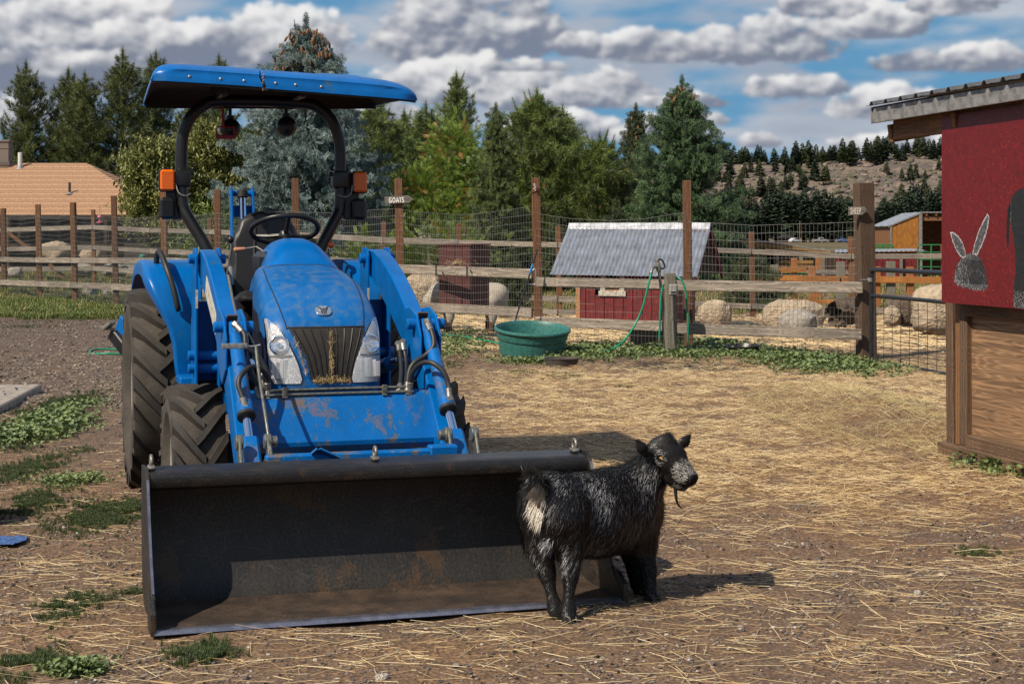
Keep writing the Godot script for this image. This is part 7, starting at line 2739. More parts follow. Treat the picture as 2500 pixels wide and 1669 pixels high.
func make_fences() -> void:
	rng.seed = 7001
	# front fence: x, distance, top, lean along x, width
	var f := thing("post_and_rail_fence", "weathered rail fence with brown posts and wire mesh between yard and goat pen", "fence")
	var posts := [[-13.9, 42.4, 2.2, 0.02], [-12.77, 40.5, 2.24, 0.03], [-11.3, 38.5, 2.30, 0.05], [-9.94, 36.6, 2.30, 0.06], [-8.52, 34.6, 2.40, 0.06], [-6.9, 32.0, 2.42, 0.03], [-5.38, 29.5, 2.38, 0.03], [-3.56, 26.6, 2.48, 0.04], [-1.70, 24.5, 2.40, 0.06], [0.35, 22.1, 2.32, 0.05], [2.30, 21.1, 2.25, 0.02]]
	var tops := [1.9, 1.92, 1.93, 1.95, 1.95, 1.96, 1.96, 1.95, 1.94, 1.84, 1.72, 1.66]
	var pts := []
	for i in posts.size():
		var p = posts[i]
		var foot := Vector3(p[0] + p[3] * 0.5, height(p[0], -p[1]) - 0.05, -p[1])
		local_post(f, "post", foot, Vector3(p[0] - p[3] * 0.5, p[2], -p[1]), 0.115, 0.115, M["post_%d" % (i % 3)], rng.randfn(0.0, 0.12))
		pts.append(Vector3(p[0], height(p[0], -p[1]), -p[1]))
	local_post(f, "gate_post", Vector3(4.40, -0.05, -20.0), Vector3(4.36, 2.18, -20.0), 0.20, 0.19, M.post_big, 0.25)
	pts.append(Vector3(4.37, 0, -20.0))
	# left rails, one bay at a time: mid and low heights at each post
	var mid := [0.95, 0.955, 0.965, 0.985, 1.01, 1.04, 1.04, 1.03, 1.03, 1.025]
	var low := [0.38, 0.38, 0.40, 0.43, 0.45, 0.46, 0.47, 0.47, 0.47, 0.475]
	for i in 9:
		var a: Vector3 = pts[i]
		var b: Vector3 = pts[i + 1]
		var n := Vector3((b - a).z, 0, -(b - a).x).normalized()
		if n.z < 0: n = -n
		var off := n * 0.085
		var e := (b - a).normalized() * 0.012
		local_board(f, "rail", a + off + e + Vector3(0, mid[i] - a.y, 0), b + off - e + Vector3(0, mid[i + 1] - b.y + (0.0 if i != 8 else -0.02), 0), 0.135 if i > 4 else 0.125, 0.042, M["rail_%d" % (i % 3)])
		local_board(f, "rail", a + off + e + Vector3(0, low[i] - a.y, 0), b + off - e + Vector3(0, low[i + 1] - b.y, 0), 0.135, 0.042, M["rail_%d" % ((i + 1) % 3)])
	# right rails
	local_board(f, "rail", Vector3(0.323, 0.901, -21.95), Vector3(1.977, 0.9, -20.75), 0.125, 0.042, M.rail_0)
	local_board(f, "rail", Vector3(2.078, 0.886, -20.75), Vector3(4.311, 0.887, -19.8), 0.135, 0.042, M.rail_2)
	local_board(f, "rail", Vector3(0.323, 0.361, -21.95), Vector3(1.938, 0.362, -20.75), 0.13, 0.042, M.rail_2)
	local_board(f, "rail", Vector3(2.078, 0.336, -20.75), Vector3(4.3, 0.312, -19.8), 0.135, 0.042, M.rail_0)
	for i in pts.size() - 1:
		var a: Vector3 = pts[i]
		var b: Vector3 = pts[i + 1]
		var n := Vector3((b - a).z, 0, -(b - a).x).normalized()
		if n.z < 0: n = -n
		wire_net(f, a + n * 0.063, b + n * 0.063, tops[i], tops[i + 1], 0.10 if i in [8, 9] else 0.05, 0.052, 0.104, 0.0019 if i > 7 else 0.0026, 700 + i)
	# back fence of the pen
	var g := thing("post_and_rail_fence", "second grey rail fence further back, behind the feeder, hut and boulders", "fence")
	var line := [[-40, 47.0, 527.0], [15, 46.0, 527.0], [213, 44.0, 521.0], [345, 43.0, 528.0], [480, 41.0, 531.5], [731, 36.0, 541.0], [880, 33.5, 550.5], [1052, 32.0, 556.0], [1280, 30.5, 561.5], [1500, 30.3, 568.0], [1724, 30.2, 577.0], [1952, 30.4, 588.0], [2165, 30.5, 587.0], [2260, 30.6, 588.0]]
	var tp := [500.0, 498.0, 480.0, 0.0, 500.0, 505.0, 508.0, 512.0, 518.0, 524.0, 531.0, 542.0, 560.0, 560.0]
	for i in line.size():
		var p = line[i]
		var x: float = (p[0] - 1174.5) * p[1] / 3700.0
		if tp[i] > 0.0:
			local_post(g, "post", Vector3(x + 0.03, height(x, -p[1]) - 0.05, -p[1]), Vector3(x, 1.5 - (tp[i] - 545.0) * p[1] / 3700.0, -p[1]), 0.10, 0.10, M["post_%d" % (i % 3)])
		if i == 0:
			continue
		var q = line[i - 1]
		var xq: float = (q[0] - 1174.5) * q[1] / 3700.0
		for k in 4:
			var drop: float = [0.0, 0.50, 1.02, 1.27][k]
			if k == 3 and i < 6:
				drop = 1.45
			var ya: float = 1.5 - (q[2] - 545.0) * q[1] / 3700.0 - drop * (1.0 if i > 4 else 1.1)
			var yb: float = 1.5 - (p[2] - 545.0) * p[1] / 3700.0 - drop * (1.0 if i > 4 else 1.1)
			if k == 1 and i > 6:
				continue
			var ov := (Vector3(x, 0, -p[1]) - Vector3(xq, 0, -q[1])).normalized() * 0.008
			local_board(g, "rail", Vector3(xq, ya, -q[1] + 0.072) + ov, Vector3(x, yb, -p[1] + 0.072) - ov, 0.125 if i < 8 else 0.10, 0.035, M["rail_%d" % ((i + k) % 3)])
	local_board(g, "brace", Vector3(-14.246, 1.66, -45.5), Vector3(-13.361, 0.971, -45.5), 0.10, 0.05, M.post_2)
	local_board(g, "brace", Vector3(-12.865, 0.761, -44.8), Vector3(-12.284, 0.253, -44.8), 0.10, 0.05, M.post_2)
	# orange stained pens
	var o := thing("stained_fence", "new orange stained rail fence between the pen and the far sheds, nearer of two", "fence")
	for p in [[1777, 607, 0.16, 1], [1863, 611, 0.13, 0], [1929, 600, 0.17, 1], [2012, 611, 0.14, 0], [2044, 599, 0.18, 1], [2088, 612, 0.14, 0], [2190, 612, 0.14, 0]]:
		var x: float = (p[0] - 1174.5) * 34.0 / 3700.0
		local_post(o, "post", Vector3(x, -0.05, -34.0), Vector3(x, 1.5 - (p[1] - 545.0) * 34.0 / 3700.0, -34.0), p[2], 0.12, M.post_grey if p[3] == 1 else M.new_post)
	local_board(o, "rail", Vector3(5.438, 0.657, -33.9), Vector3(6.895, 0.63, -33.9), 0.125, 0.04, M.new_rail)
	local_board(o, "rail", Vector3(6.931, 0.63, -33.9), Vector3(9.396, 0.602, -33.9), 0.14, 0.04, M.new_rail)
	local_board(o, "rail", Vector3(5.438, 0.19, -33.9), Vector3(6.895, 0.153, -33.9), 0.08, 0.04, M.new_rail)
	o = thing("stained_fence", "orange stained rail fence with taller posts in front of the dark barn, farther of two", "fence")
	for p in [[1698, 602], [1822, 592], [1878, 590], [1960, 600]]:
		var x: float = (p[0] - 1174.5) * 38.0 / 3700.0
		local_post(o, "post", Vector3(x, -0.05, -38.0), Vector3(x, 1.5 - (p[1] - 545.0) * 38.0 / 3700.0, -38.0), 0.13, 0.12, M.new_post)
	local_board(o, "rail", Vector3(5.311, 0.711, -37.9), Vector3(6.919, 0.742, -37.9), 0.12, 0.04, M.new_rail)
	local_board(o, "rail", Vector3(5.321, 0.517, -37.9), Vector3(6.151, 0.517, -37.9), 0.08, 0.04, M.new_rail)
	local_board(o, "rail", Vector3(6.919, 0.711, -37.9), Vector3(8.097, 0.681, -37.9), 0.10, 0.04, M.rail_1)

func make_gate() -> void:
	var t := thing("gate", "black pipe gate with square wire infill standing ajar beside the shed", "gate", Vector3(4.35, 0, -19.5), atan2(0.36, 1.9))
	# own axes: z runs from the hinge towards the free end
	var mb := MB.new()
	mb.tube(smooth_path([Vector3(0, 0.0, 0.0), Vector3(0, 0.55, 0), Vector3(0, 1.03, 0), Vector3(0, 1.09, 0.035), Vector3(0, 1.115, 0.10), Vector3(0, 1.115, 1.4), Vector3(0, 1.115, 3.0), Vector3(0, 1.08, 3.06), Vector3(0, 1.0, 3.08), Vector3(0, 0.5, 3.08), Vector3(0, 0.02, 3.08)], 4), 0.028, 10)
	put(t, "pipe_frame", mb, M.gate_black, 60)
	for y in [0.80, 0.02]:
		mb = MB.new()
		mb.tube([Vector3(0, y, 0.0), Vector3(0, y, 1.5), Vector3(0, y - 0.01, 3.08)], 0.023, 8)
		put(t, "cross_pipe", mb, M.gate_black, 60)
	mb = MB.new()
	for i in 13:
		var z := 0.12 + i * 0.236
		mb.tube([Vector3(0.0, 0.02, z), Vector3(0.004, 0.4, z), Vector3(0, 0.80, z)], 0.0036, 4, false)
	for j in 8:
		var y := 0.10 + j * 0.098
		mb.tube([Vector3(0.004, y, 0.0), Vector3(0.0, y - 0.004, 1.5), Vector3(0.004, y, 3.08)], 0.0036, 4, false)
	stuff(put(t, "wire_infill", mb, M.gate_black, 60))
	mb = MB.new()
	cyl(mb, Vector3(-0.14, 0.99, 0.0), Vector3(0.02, 0.99, 0.0), 0.012, 8)
	cyl(mb, Vector3(-0.02, 0.965, 0.0), Vector3(-0.02, 1.015, 0.0), 0.034, 10, 0.004)
	put(t, "hinge", mb, M.zinc)

# ---------------------------------------------------------------- the shed at the right with painted animals

func panel_picture() -> ImageTexture:
	# pressed strand board painted red, with the rabbit and the donkey painted on it: 1.7 m x 1.25 m
	var w := 1360
	var h := 1000
	var im := Image.create(w, h, false, Image.FORMAT_RGB8)
	im.fill(Color(0.385, 0.052, 0.052))
	var r := RandomNumberGenerator.new()
	r.seed = 321
	for i in 5200:
		var c := Vector2(r.randf() * w, r.randf() * h)
		var a := r.randf() * PI
		var d := Vector2(cos(a), sin(a))
		var l := r.randf_range(8, 34)
		var t := r.randf_range(2, 8)
		var k := r.randf_range(0.80, 1.22)
		var col := Color(0.385 * k, 0.052 * k, 0.052 * k)
		if r.randf() < 0.12:
			col = Color(0.47, 0.10, 0.11)
		for s in int(l / 2.0):
			var p := c + d * (s * 2.0 - l * 0.5)
			im.fill_rect(Rect2i(int(p.x), int(p.y), maxi(2, int(t * absf(d.y) + 2)), maxi(2, int(t * absf(d.x) + 2))), col)
	# pale scratches along the edge
	for i in 160:
		var p := Vector2(r.randf() * w, r.randf() * h)
		if r.randf() < 0.5: p.x = r.randf_range(430, 700)
		im.fill_rect(Rect2i(int(p.x), int(p.y), r.randi_range(1, 3), r.randi_range(1, 7)), Color(0.62, 0.42, 0.36))
	var fur := noise(77, 0.02, 3)
	var streak := noise(78, 1.0, 2)
	var shapes := []
	var to_px := func(q: Vector2) -> Vector2: return Vector2((q.x - (0.213)) * 800.0, (2.315 - q.y) * 800.0)
	var body := [Vector2(0.483, 1.365), Vector2(0.524, 1.391), Vector2(0.61, 1.401), Vector2(0.684, 1.393), Vector2(0.745, 1.357), Vector2(0.789, 1.305), Vector2(0.817, 1.236), Vector2(0.828, 1.192), Vector2(0.778, 1.165), Vector2(0.678, 1.165), Vector2(0.535, 1.175), Vector2(0.418, 1.189), Vector2(0.383, 1.225), Vector2(0.401, 1.283), Vector2(0.43, 1.33)]
	var ear_a := [Vector2(0.329, 1.538), Vector2(0.371, 1.538), Vector2(0.436, 1.514), Vector2(0.5, 1.469), Vector2(0.535, 1.414), Vector2(0.541, 1.372), Vector2(0.489, 1.365), Vector2(0.424, 1.405), Vector2(0.359, 1.477)]
	var ear_b := [Vector2(0.627, 1.395), Vector2(0.655, 1.458), Vector2(0.706, 1.542), Vector2(0.778, 1.617), Vector2(0.822, 1.655), Vector2(0.844, 1.63), Vector2(0.828, 1.569), Vector2(0.789, 1.5), Vector2(0.728, 1.424), Vector2(0.689, 1.385)]
	var donkey := [Vector2(1.274, 1.811), Vector2(1.193, 1.795), Vector2(1.126, 1.756), Vector2(1.095, 1.703), Vector2(1.095, 1.622), Vector2(1.126, 1.54), Vector2(1.157, 1.433), Vector2(1.162, 1.298), Vector2(1.141, 1.19), Vector2(1.136, 1.074), Vector2(1.274, 1.067)]
	var tail := [Vector2(1.1, 1.724), Vector2(1.074, 1.687), Vector2(1.058, 1.595), Vector2(1.053, 1.5), Vector2(1.069, 1.427), Vector2(1.09, 1.492), Vector2(1.09, 1.595), Vector2(1.11, 1.676)]
	for s in [[body, 0], [ear_a, 1], [ear_b, 1], [donkey, 2], [tail, 3]]:
		var poly := PackedVector2Array()
		var lo := Vector2(1e9, 1e9)
		var hi := -lo
		for q in s[0]:
			var p: Vector2 = to_px.call(q)
			poly.append(p); lo = lo.min(p); hi = hi.max(p)
		var mid := (lo + hi) * 0.5
		var size := hi - lo
		for y in range(maxi(0, int(lo.y) - 2), mini(h, int(hi.y) + 3)):
			for x in range(maxi(0, int(lo.x) - 2), mini(w, int(hi.x) + 3)):
				var p := Vector2(x, y) + Vector2(fur.get_noise_2d(x * 4.0, y * 4.0), fur.get_noise_2d(x * 4.0 + 500, y * 4.0)) * 5.0
				if not Geometry2D.is_point_in_polygon(p, poly):
					continue
				var q := (p - mid) / size
				var st := streak.get_noise_2d(x * 0.22, y * 0.05)
				var v := 0.10 + 0.05 * st
				if s[1] == 0:
					v = 0.16 + 0.16 * st
					if q.y > 0.36 and streak.get_noise_2d(x * 0.3 + 90, y * 0.08) > 0.1: v += 0.4
					if absf(q.x) < 0.3 and q.y < -0.3: v += 0.25 * maxf(0.0, st + 0.3)
				elif s[1] == 1:
					v = 0.30 + 0.35 * st
					var edge := 1e9
					for e in poly.size():
						edge = minf(edge, p.distance_to(Geometry2D.get_closest_point_to_segment(p, poly[e], poly[(e + 1) % poly.size()])))
					if edge < 7.0: v = 0.72 + 0.2 * st
					elif edge > 20.0: v = 0.27 + 0.25 * st
				elif s[1] == 2:
					v = 0.13 + 0.10 * st
					if q.y > 0.36 and streak.get_noise_2d(x * 0.25 + 40, y * 0.06) > 0.42 - 0.3 * q.y: v = 0.75
					if q.x < -0.40 and streak.get_noise_2d(x * 0.3, y * 0.1 + 60) > 0.2: v = 0.5
				else:
					v = 0.06
				im.set_pixel(x, y, Color(v, v, v * 1.02))
		# brush strokes of fur: pale where the left flank, the ear rims and the feet were painted
		var strokes: int = [2600, 500, 500, 3200, 60][shapes.size()]
		shapes.append(poly)
		for i in strokes:
			var p := lo + Vector2(r.randf(), r.randf()) * size
			if not Geometry2D.is_point_in_polygon(p, poly):
				continue
			var q := (p - mid) / size
			var pale := 0.10
			if s[1] == 0:
				pale = 0.22 + 0.65 * smoothstep(0.1, -0.4, q.x) + 0.35 * smoothstep(-0.25, -0.5, q.y) + 0.6 * smoothstep(0.42, 0.5, q.y) + 0.25 * smoothstep(0.07, 0.0, absf((q - Vector2(0.15, 0.2)).length() - 0.24))
			elif s[1] == 1:
				pale = 0.6
			elif s[1] == 2:
				pale = 0.12 + 0.3 * smoothstep(0.3, 0.5, q.y) + 0.35 * smoothstep(-0.35, -0.5, q.x)
			var v := clampf(0.05 + r.randf() * r.randf() * pale * 1.7, 0.03, 0.85)
			var d := Vector2(0.25 * q.x + r.randfn(0, 0.15), 1.0).normalized()
			for k in r.randi_range(5, 14):
				var e := p + d * k
				if e.x >= 0 and e.y >= 0 and e.x < w - 1 and e.y < h - 1:
					im.fill_rect(Rect2i(int(e.x), int(e.y), 1 + k % 2, 1), Color(v, v, v * 1.03))
	return ImageTexture.create_from_image(im)

func make_shed() -> void:
	var t := thing("animal_shed", "wooden shed with red board painted with a rabbit, under a ribbed metal roof", "shed", Vector3(2.96, 0, -11.1), deg_to_rad(12.63))
	# own axes: z along the front wall towards us, x into the shed
	var mb := MB.new()
	var m := solid("red_panel", Color(1, 1, 1), 0.5)
	m.albedo_texture = panel_picture()
	m.uv1_triplanar = false
	m.heightmap_enabled = true
	m.heightmap_texture = m.albedo_texture
	m.heightmap_scale = 0.5
	mb.quad_uv(Vector3(-0.112, 1.065, 0.213), Vector3(-0.112, 1.065, 0.213 + 1.7), Vector3(-0.112, 2.315, 0.213 + 1.7), Vector3(-0.112, 2.315, 0.213), Vector2(0, 1), Vector2(1, 1), Vector2(1, 0), Vector2(0, 0))
	mb.quad(Vector3(-0.1, 1.065, 0.213), Vector3(-0.112, 1.065, 0.213), Vector3(-0.112, 2.315, 0.213), Vector3(-0.1, 2.315, 0.213))
	mb.quad(Vector3(-0.1, 1.065, 0.213 + 1.7), Vector3(-0.112, 1.065, 0.213 + 1.7), Vector3(-0.112, 1.065, 0.213), Vector3(-0.1, 1.065, 0.213))
	mb.quad(Vector3(-0.1, 1.065, 0.213 + 1.7), Vector3(-0.1, 1.065, 0.213), Vector3(-0.1, 2.315, 0.213), Vector3(-0.1, 2.315, 0.213 + 1.7))
	put(t, "painted_panel", mb, m, 0)
	tag(t.get_node("painted_panel"), "red strand board with a rabbit and the back of a donkey painted on", "")
	mb = MB.new()
	mb.box(xf(Vector3(-0.106, 1.69, 3.1)), Vector3(0.012, 1.25, 3.0))
	mb.box(xf(Vector3(0.0, 1.72, 2.3)), Vector3(0.012, 1.2, 4.4))
	mb.box(xf(Vector3(-0.05, 1.075, 2.45)), Vector3(0.09, 0.02, 4.3))
	mb.box(xf(Vector3(-0.03, 2.37, 2.45)), Vector3(0.05, 0.13, 4.5))
	put(t, "wall_panel", mb, M.barn_red)
	local_post(t, "corner_post", Vector3(0.075, 0.08, 0.055), Vector3(0.06, 2.30, 0.045), 0.09, 0.10, M.shed_frame)
	local_post(t, "stud", Vector3(0.035, 0.10, 0.205), Vector3(0.035, 1.064, 0.205), 0.05, 0.075, M.beam_v)
	local_post(t, "stud", Vector3(0.018, 0.11, 0.302), Vector3(0.018, 1.0, 0.302), 0.05, 0.09, M.shed_frame)
	local_board(t, "frame_rail", Vector3(0.02, 1.02, 0.245), Vector3(0.02, 1.02, 4.4), 0.085, 0.045, M.shed_frame_h)
	local_board(t, "frame_rail", Vector3(0.020, 0.135, 0.26), Vector3(0.020, 0.135, 4.4), 0.10, 0.045, M.shed_frame_h)
	local_board(t, "skirt_board", Vector3(0.0, 0.04, -0.02), Vector3(0.0, 0.04, 4.4), 0.12, 0.05, M.shed_frame_h)
	mb = MB.new()
	mb.box(xf(Vector3(0.045, 0.57, 2.37)), Vector3(0.014, 0.82, 4.05))
	var ply := put(t, "plywood_panel", mb, M.plywood)
	ply.rotation = Vector3.ZERO
	mb = MB.new()
	mb.box(xf(Vector3(1.25, 1.18, 0.03)), Vector3(2.3, 2.3, 0.03))
	mb.box(xf(Vector3(2.45, 1.3, 2.2)), Vector3(0.03, 2.6, 4.4))
	mb.box(xf(Vector3(1.25, 1.18, 4.42)), Vector3(2.4, 2.3, 0.03))
	put(t, "back_wall", mb, M.barn_red)
	# beam and rafter tail
	local_board(t, "beam", Vector3(-0.073, 2.275, -0.55), Vector3(-0.073, 2.275, 4.6), 0.14, 0.05, M.beam)
	mb = MB.new()
	mb.box(xf(Vector3(0.04, 2.275, -0.58), Vector3(0, 0, 0.16)), Vector3(0.30, 0.13, 0.05), 0.004)
	for k in 5:
		mb.box(xf(Vector3(-0.0, 2.30, 0.4 + k * 0.9), Vector3(0, 0, 0.16)), Vector3(0.26, 0.10, 0.045), 0.003)
	put(t, "rafter", mb, M.beam)
	# flashing along the eave and round the end
	mb = MB.new()
	mb.box(xf(Vector3(-0.20, 2.385, 1.9)), Vector3(0.012, 0.105, 5.1), 0.002)
	mb.box(xf(Vector3(-0.19, 2.335, 1.9)), Vector3(0.03, 0.008, 5.1))
	put(t, "eave_flashing", mb, M.flashing)
	mb = MB.new()
	mb.prism(xf(Vector3(0, 0, -0.655)), PackedVector2Array([Vector2(-0.215, 2.325), Vector2(0.6, 2.48), Vector2(2.6, 2.82), Vector2(2.6, 2.93), Vector2(0.6, 2.60), Vector2(-0.215, 2.445)]), 0.014)
	put(t, "gable_flashing", mb, M.flashing)
	# ribbed metal roof
	mb = MB.new()
	var rr := []
	for i in 5:
		var row := PackedVector3Array()
		var x := lerpf(-0.245, 2.65, i / 4.0)
		var y0 := 2.452 + (x + 0.245) * 0.165
		var z := -0.68
		while z < 4.5:
			for q in [[0.0, 0.0], [0.055, 0.0], [0.075, 0.026], [0.10, 0.026], [0.12, 0.0], [0.175, 0.004]]:
				row.append(Vector3(x, y0 + q[1], z + q[0]))
			z += 0.23
		rr.append(row)
	rr.reverse()
	mb.sheet(rr, 0.004)
	put(t, "metal_roof", mb, M.shed_tin, 20)

# ---------------------------------------------------------------- hut, feeder and sheds in the pens

func ribbed_roof(parent: Node3D, called: String, e0: Vector3, e1: Vector3, r0: Vector3, r1: Vector3, pitch: float, deep: float, m: Material) -> void:
	# corrugated sheet from the eave e0..e1 to the ridge r0..r1
	var mb := MB.new()
	var n := int((e1 - e0).length() / pitch) * 4
	var up := (e1 - e0).cross(r0 - e0).normalized()
	if up.y < 0: up = -up
	var rr := []
	for j in 4:
		var row := PackedVector3Array()
		for i in n + 1:
			var f := float(i) / n
			row.append(e0.lerp(e1, f).lerp(r0.lerp(r1, f), j / 3.0) + up * deep * [0.0, 0.75, 1.0, 0.75][i % 4])
		rr.append(row)
	mb.sheet(rr, 0.003)
	if (rr[0][1] - rr[0][0]).cross(rr[1][0] - rr[0][0]).y < 0:
		mb = MB.new()
		rr.reverse()
		mb.sheet(rr, 0.003)
	put(parent, called, mb, m, 50)

func make_hut() -> void:
	# own axes: x along the front to the right, z towards us
	var at := Vector3(1.08, 0, -26.95)
	var t := thing("goat_hut", "small dark red hut with steep corrugated tin roof and white framed window", "hut", at, -0.33)
	var w := 1.62
	var d := 1.75
	var mb: MB
	# vertical boards of the front, either side of the window
	for k in 10:
		var x := (k + 0.5) * w / 10.0
		mb = MB.new()
		if k in [2, 3]:
			mb.box(xf(Vector3(x, 0.30, 0.0)), Vector3(w / 10.0 - 0.008, 0.50, 0.025), 0.003)
		else:
			mb.box(xf(Vector3(x, 0.50, 0.0)), Vector3(w / 10.0 - 0.008, 0.90, 0.025), 0.003)
		put(t, "board", mb, M.barn_red)
	mb = MB.new()
	mb.box(xf(Vector3(w * 0.5, 0.5, -d)), Vector3(w, 0.9, 0.03))
	mb.box(xf(Vector3(0.015, 0.5, -d * 0.5)), Vector3(0.03, 0.9, d))
	put(t, "inner_wall", mb, M.brown_board)
	for k in 6:
		mb = MB.new()
		mb.box(xf(Vector3(w, 0.50, -(k + 0.5) * d / 6.0)), Vector3(0.026, 0.90, d / 6.0 - 0.008), 0.003)
		put(t, "board", mb, M.barn_red)
	# gable ends
	for x in [0.0, w - 0.02]:
		mb = MB.new()
		mb.prism(Transform3D(Basis(Vector3(0, 0, -1), Vector3(0, 1, 0), Vector3(1, 0, 0)), Vector3(x, 0, 0)), PackedVector2Array([Vector2(0, 0.95), Vector2(d, 0.95), Vector2(d * 0.5, 1.66)]), 0.03)
		put(t, "gable", mb, M.barn_red)
	for x in [0.03, w - 0.03]:
		mb = MB.new()
		mb.box(xf(Vector3(x, 0.49, 0.022)), Vector3(0.075, 0.88, 0.02), 0.003)
		put(t, "corner_trim", mb, M.peeling_trim)
	# window: white frame with a sill
	mb = MB.new()
	mb.box(xf(Vector3(0.46, 0.70, 0.025)), Vector3(0.085, 0.34, 0.03), 0.004)
	mb.box(xf(Vector3(0.79, 0.70, 0.025)), Vector3(0.085, 0.34, 0.03), 0.004)
	mb.box(xf(Vector3(0.625, 0.575, 0.03)), Vector3(0.47, 0.085, 0.035), 0.004)
	var win := put(t, "window_frame", mb, M.white_trim)
	mb = MB.new()
	mb.box(xf(Vector3(0.625, 0.628, 0.02)), Vector3(0.28, 0.02, 0.03))
	put(win, "sill", mb, M.peeling_trim)
	# roof
	var e0 := Vector3(-0.40, 0.88, 0.22)
	var e1 := Vector3(w + 0.48, 0.86, 0.22)
	var r0 := Vector3(-0.40, 1.72, -d * 0.5)
	var r1 := Vector3(w + 0.48, 1.71, -d * 0.5)
	ribbed_roof(t, "tin_roof", e0, e1, r0, r1, 0.076, 0.014, M.tin)
	ribbed_roof(t, "tin_roof", e0 + Vector3(0, 0, -d - 0.44), e1 + Vector3(0, 0, -d - 0.44), r0, r1, 0.076, 0.014, M.tin)
	mb = MB.new()
	mb.prism(Transform3D(Basis(Vector3(0, 0, -1), Vector3(0, 1, 0), Vector3(1, 0, 0)), Vector3(w * 0.5 + 0.04, 0, 0)), PackedVector2Array([Vector2(d * 0.5 - 0.11, 1.645), Vector2(d * 0.5 - 0.03, 1.755), Vector2(d * 0.5 + 0.03, 1.755), Vector2(d * 0.5 + 0.11, 1.645), Vector2(d * 0.5 + 0.10, 1.64), Vector2(d * 0.5, 1.735), Vector2(d * 0.5 - 0.10, 1.64)]), w + 0.86)
	put(t, "ridge_cap", mb, M.tin_light)
	# barge boards at the right gable
	for s in [0, 1]:
		mb = MB.new()
		var a := Vector3(w + 0.45, 0.82, 0.20 if s == 0 else -d - 0.20)
		var b := Vector3(w + 0.45, 1.67, -d * 0.5)
		mb.bar(a, b, 0.03, 0.085, 0.003)
		put(t, "barge_board", mb, M.barn_red)
	for k in 3:
		mb = MB.new()
		mb.box(xf(Vector3(w + 0.24, 0.93 + 0.33 * k, -0.02 - 0.36 * k)), Vector3(0.36, 0.05, 0.04))
		put(t, "lookout", mb, M.barn_red)

func make_feeder() -> void:
	var at := Vector3(-1.08, 0.495, -24)
	at.y = 0.0
	var t := thing("hay_feeder", "tall brown red plank box hung on the fence rail with hay in it", "feeder", at, -0.62)
	var mb: MB
	var h0 := 0.48
	var h1 := 1.385
	for k in 4:
		mb = MB.new()
		mb.box(xf(Vector3((k + 0.5) * 0.145, (h0 + h1) * 0.5, 0)), Vector3(0.139, h1 - h0, 0.02), 0.003)
		put(t, "plank", mb, M.feeder_red)
	for k in 3:
		mb = MB.new()
		mb.box(xf(Vector3(0.58, (h0 + h1) * 0.5, -0.08 - k * 0.145)), Vector3(0.02, h1 - h0, 0.139), 0.003)
		put(t, "plank", mb, M.feeder_red)
	mb = MB.new()
	mb.box(xf(Vector3(0.29, (h0 + h1) * 0.5, -0.45)), Vector3(0.58, h1 - h0, 0.02))
	mb.box(xf(Vector3(0.0, (h0 + h1) * 0.5, -0.22)), Vector3(0.02, h1 - h0, 0.44))
	mb.box(xf(Vector3(0.29, h0 + 0.01, -0.22)), Vector3(0.56, 0.02, 0.44))
	put(t, "back_panel", mb, M.feeder_red)
	mb = MB.new()
	mb.box(xf(Vector3(0.29, h1 + 0.012, -0.22), Vector3(0.02, 0, 0)), Vector3(0.64, 0.022, 0.5), 0.003)
	put(t, "lid", mb, M.feeder_red)
	# dark straps over the rail in front
	var s := thing("strap", "dark strap looped over the mid rail, just left of the feeder", "strap", Vector3(-1.102, 1.032, -24.05) - Vector3(0, 0, -0.62))
	mb = MB.new()
	mb.box(xf(Vector3(0, 0.0, 0.035)), Vector3(0.022, 0.17, 0.006))
	mb.box(xf(Vector3(0, 0.082, 0.0)), Vector3(0.022, 0.006, 0.07))
	put(s, "loop", mb, M.dark_iron)
	dup(s, Vector3(-0.64, 1.012, -24.05) - Vector3(0, 0, -0.62 - 0.45), 0.0, "dark strap looped over the mid rail, in front of the feeder planks")
	# hay poking out above the rail
	var r := RandomNumberGenerator.new()
	r.seed = 66
	var where := []
	var cols := PackedColorArray()
	for i in 90:
		var p := Vector3(-0.722, 1.108, -23.75) + Vector3(r.randfn(0, 0.09), absf(r.randfn(0, 0.03)), r.randfn(0, 0.03))
		var b := Basis.from_euler(Vector3(r.randfn(0, 0.4), r.randfn(0, 0.5), r.randfn(0.1, 0.5)))
		if i < 14:
			p = Vector3(-0.696, 1.211, -23.75) + Vector3(r.randfn(0, 0.01), r.randf_range(-0.06, 0.14), 0)
			b = Basis.from_euler(Vector3(0, 0, PI / 2 + r.randfn(0, 0.2)))
		where.append(Transform3D(b * Basis.from_scale(Vector3(r.randf_range(0.08, 0.2), 0.004, 0.004)), p))
		cols.append(Color(0.45, 0.30, 0.13).lerp(Color(0.68, 0.5, 0.26), r.randf()))
	var hay := many(self, "hay", flat_strand(0.04), M.straw, where, cols)
	tag(hay, "tuft of hay hanging over the rail by the feeder", "hay", "", "stuff")

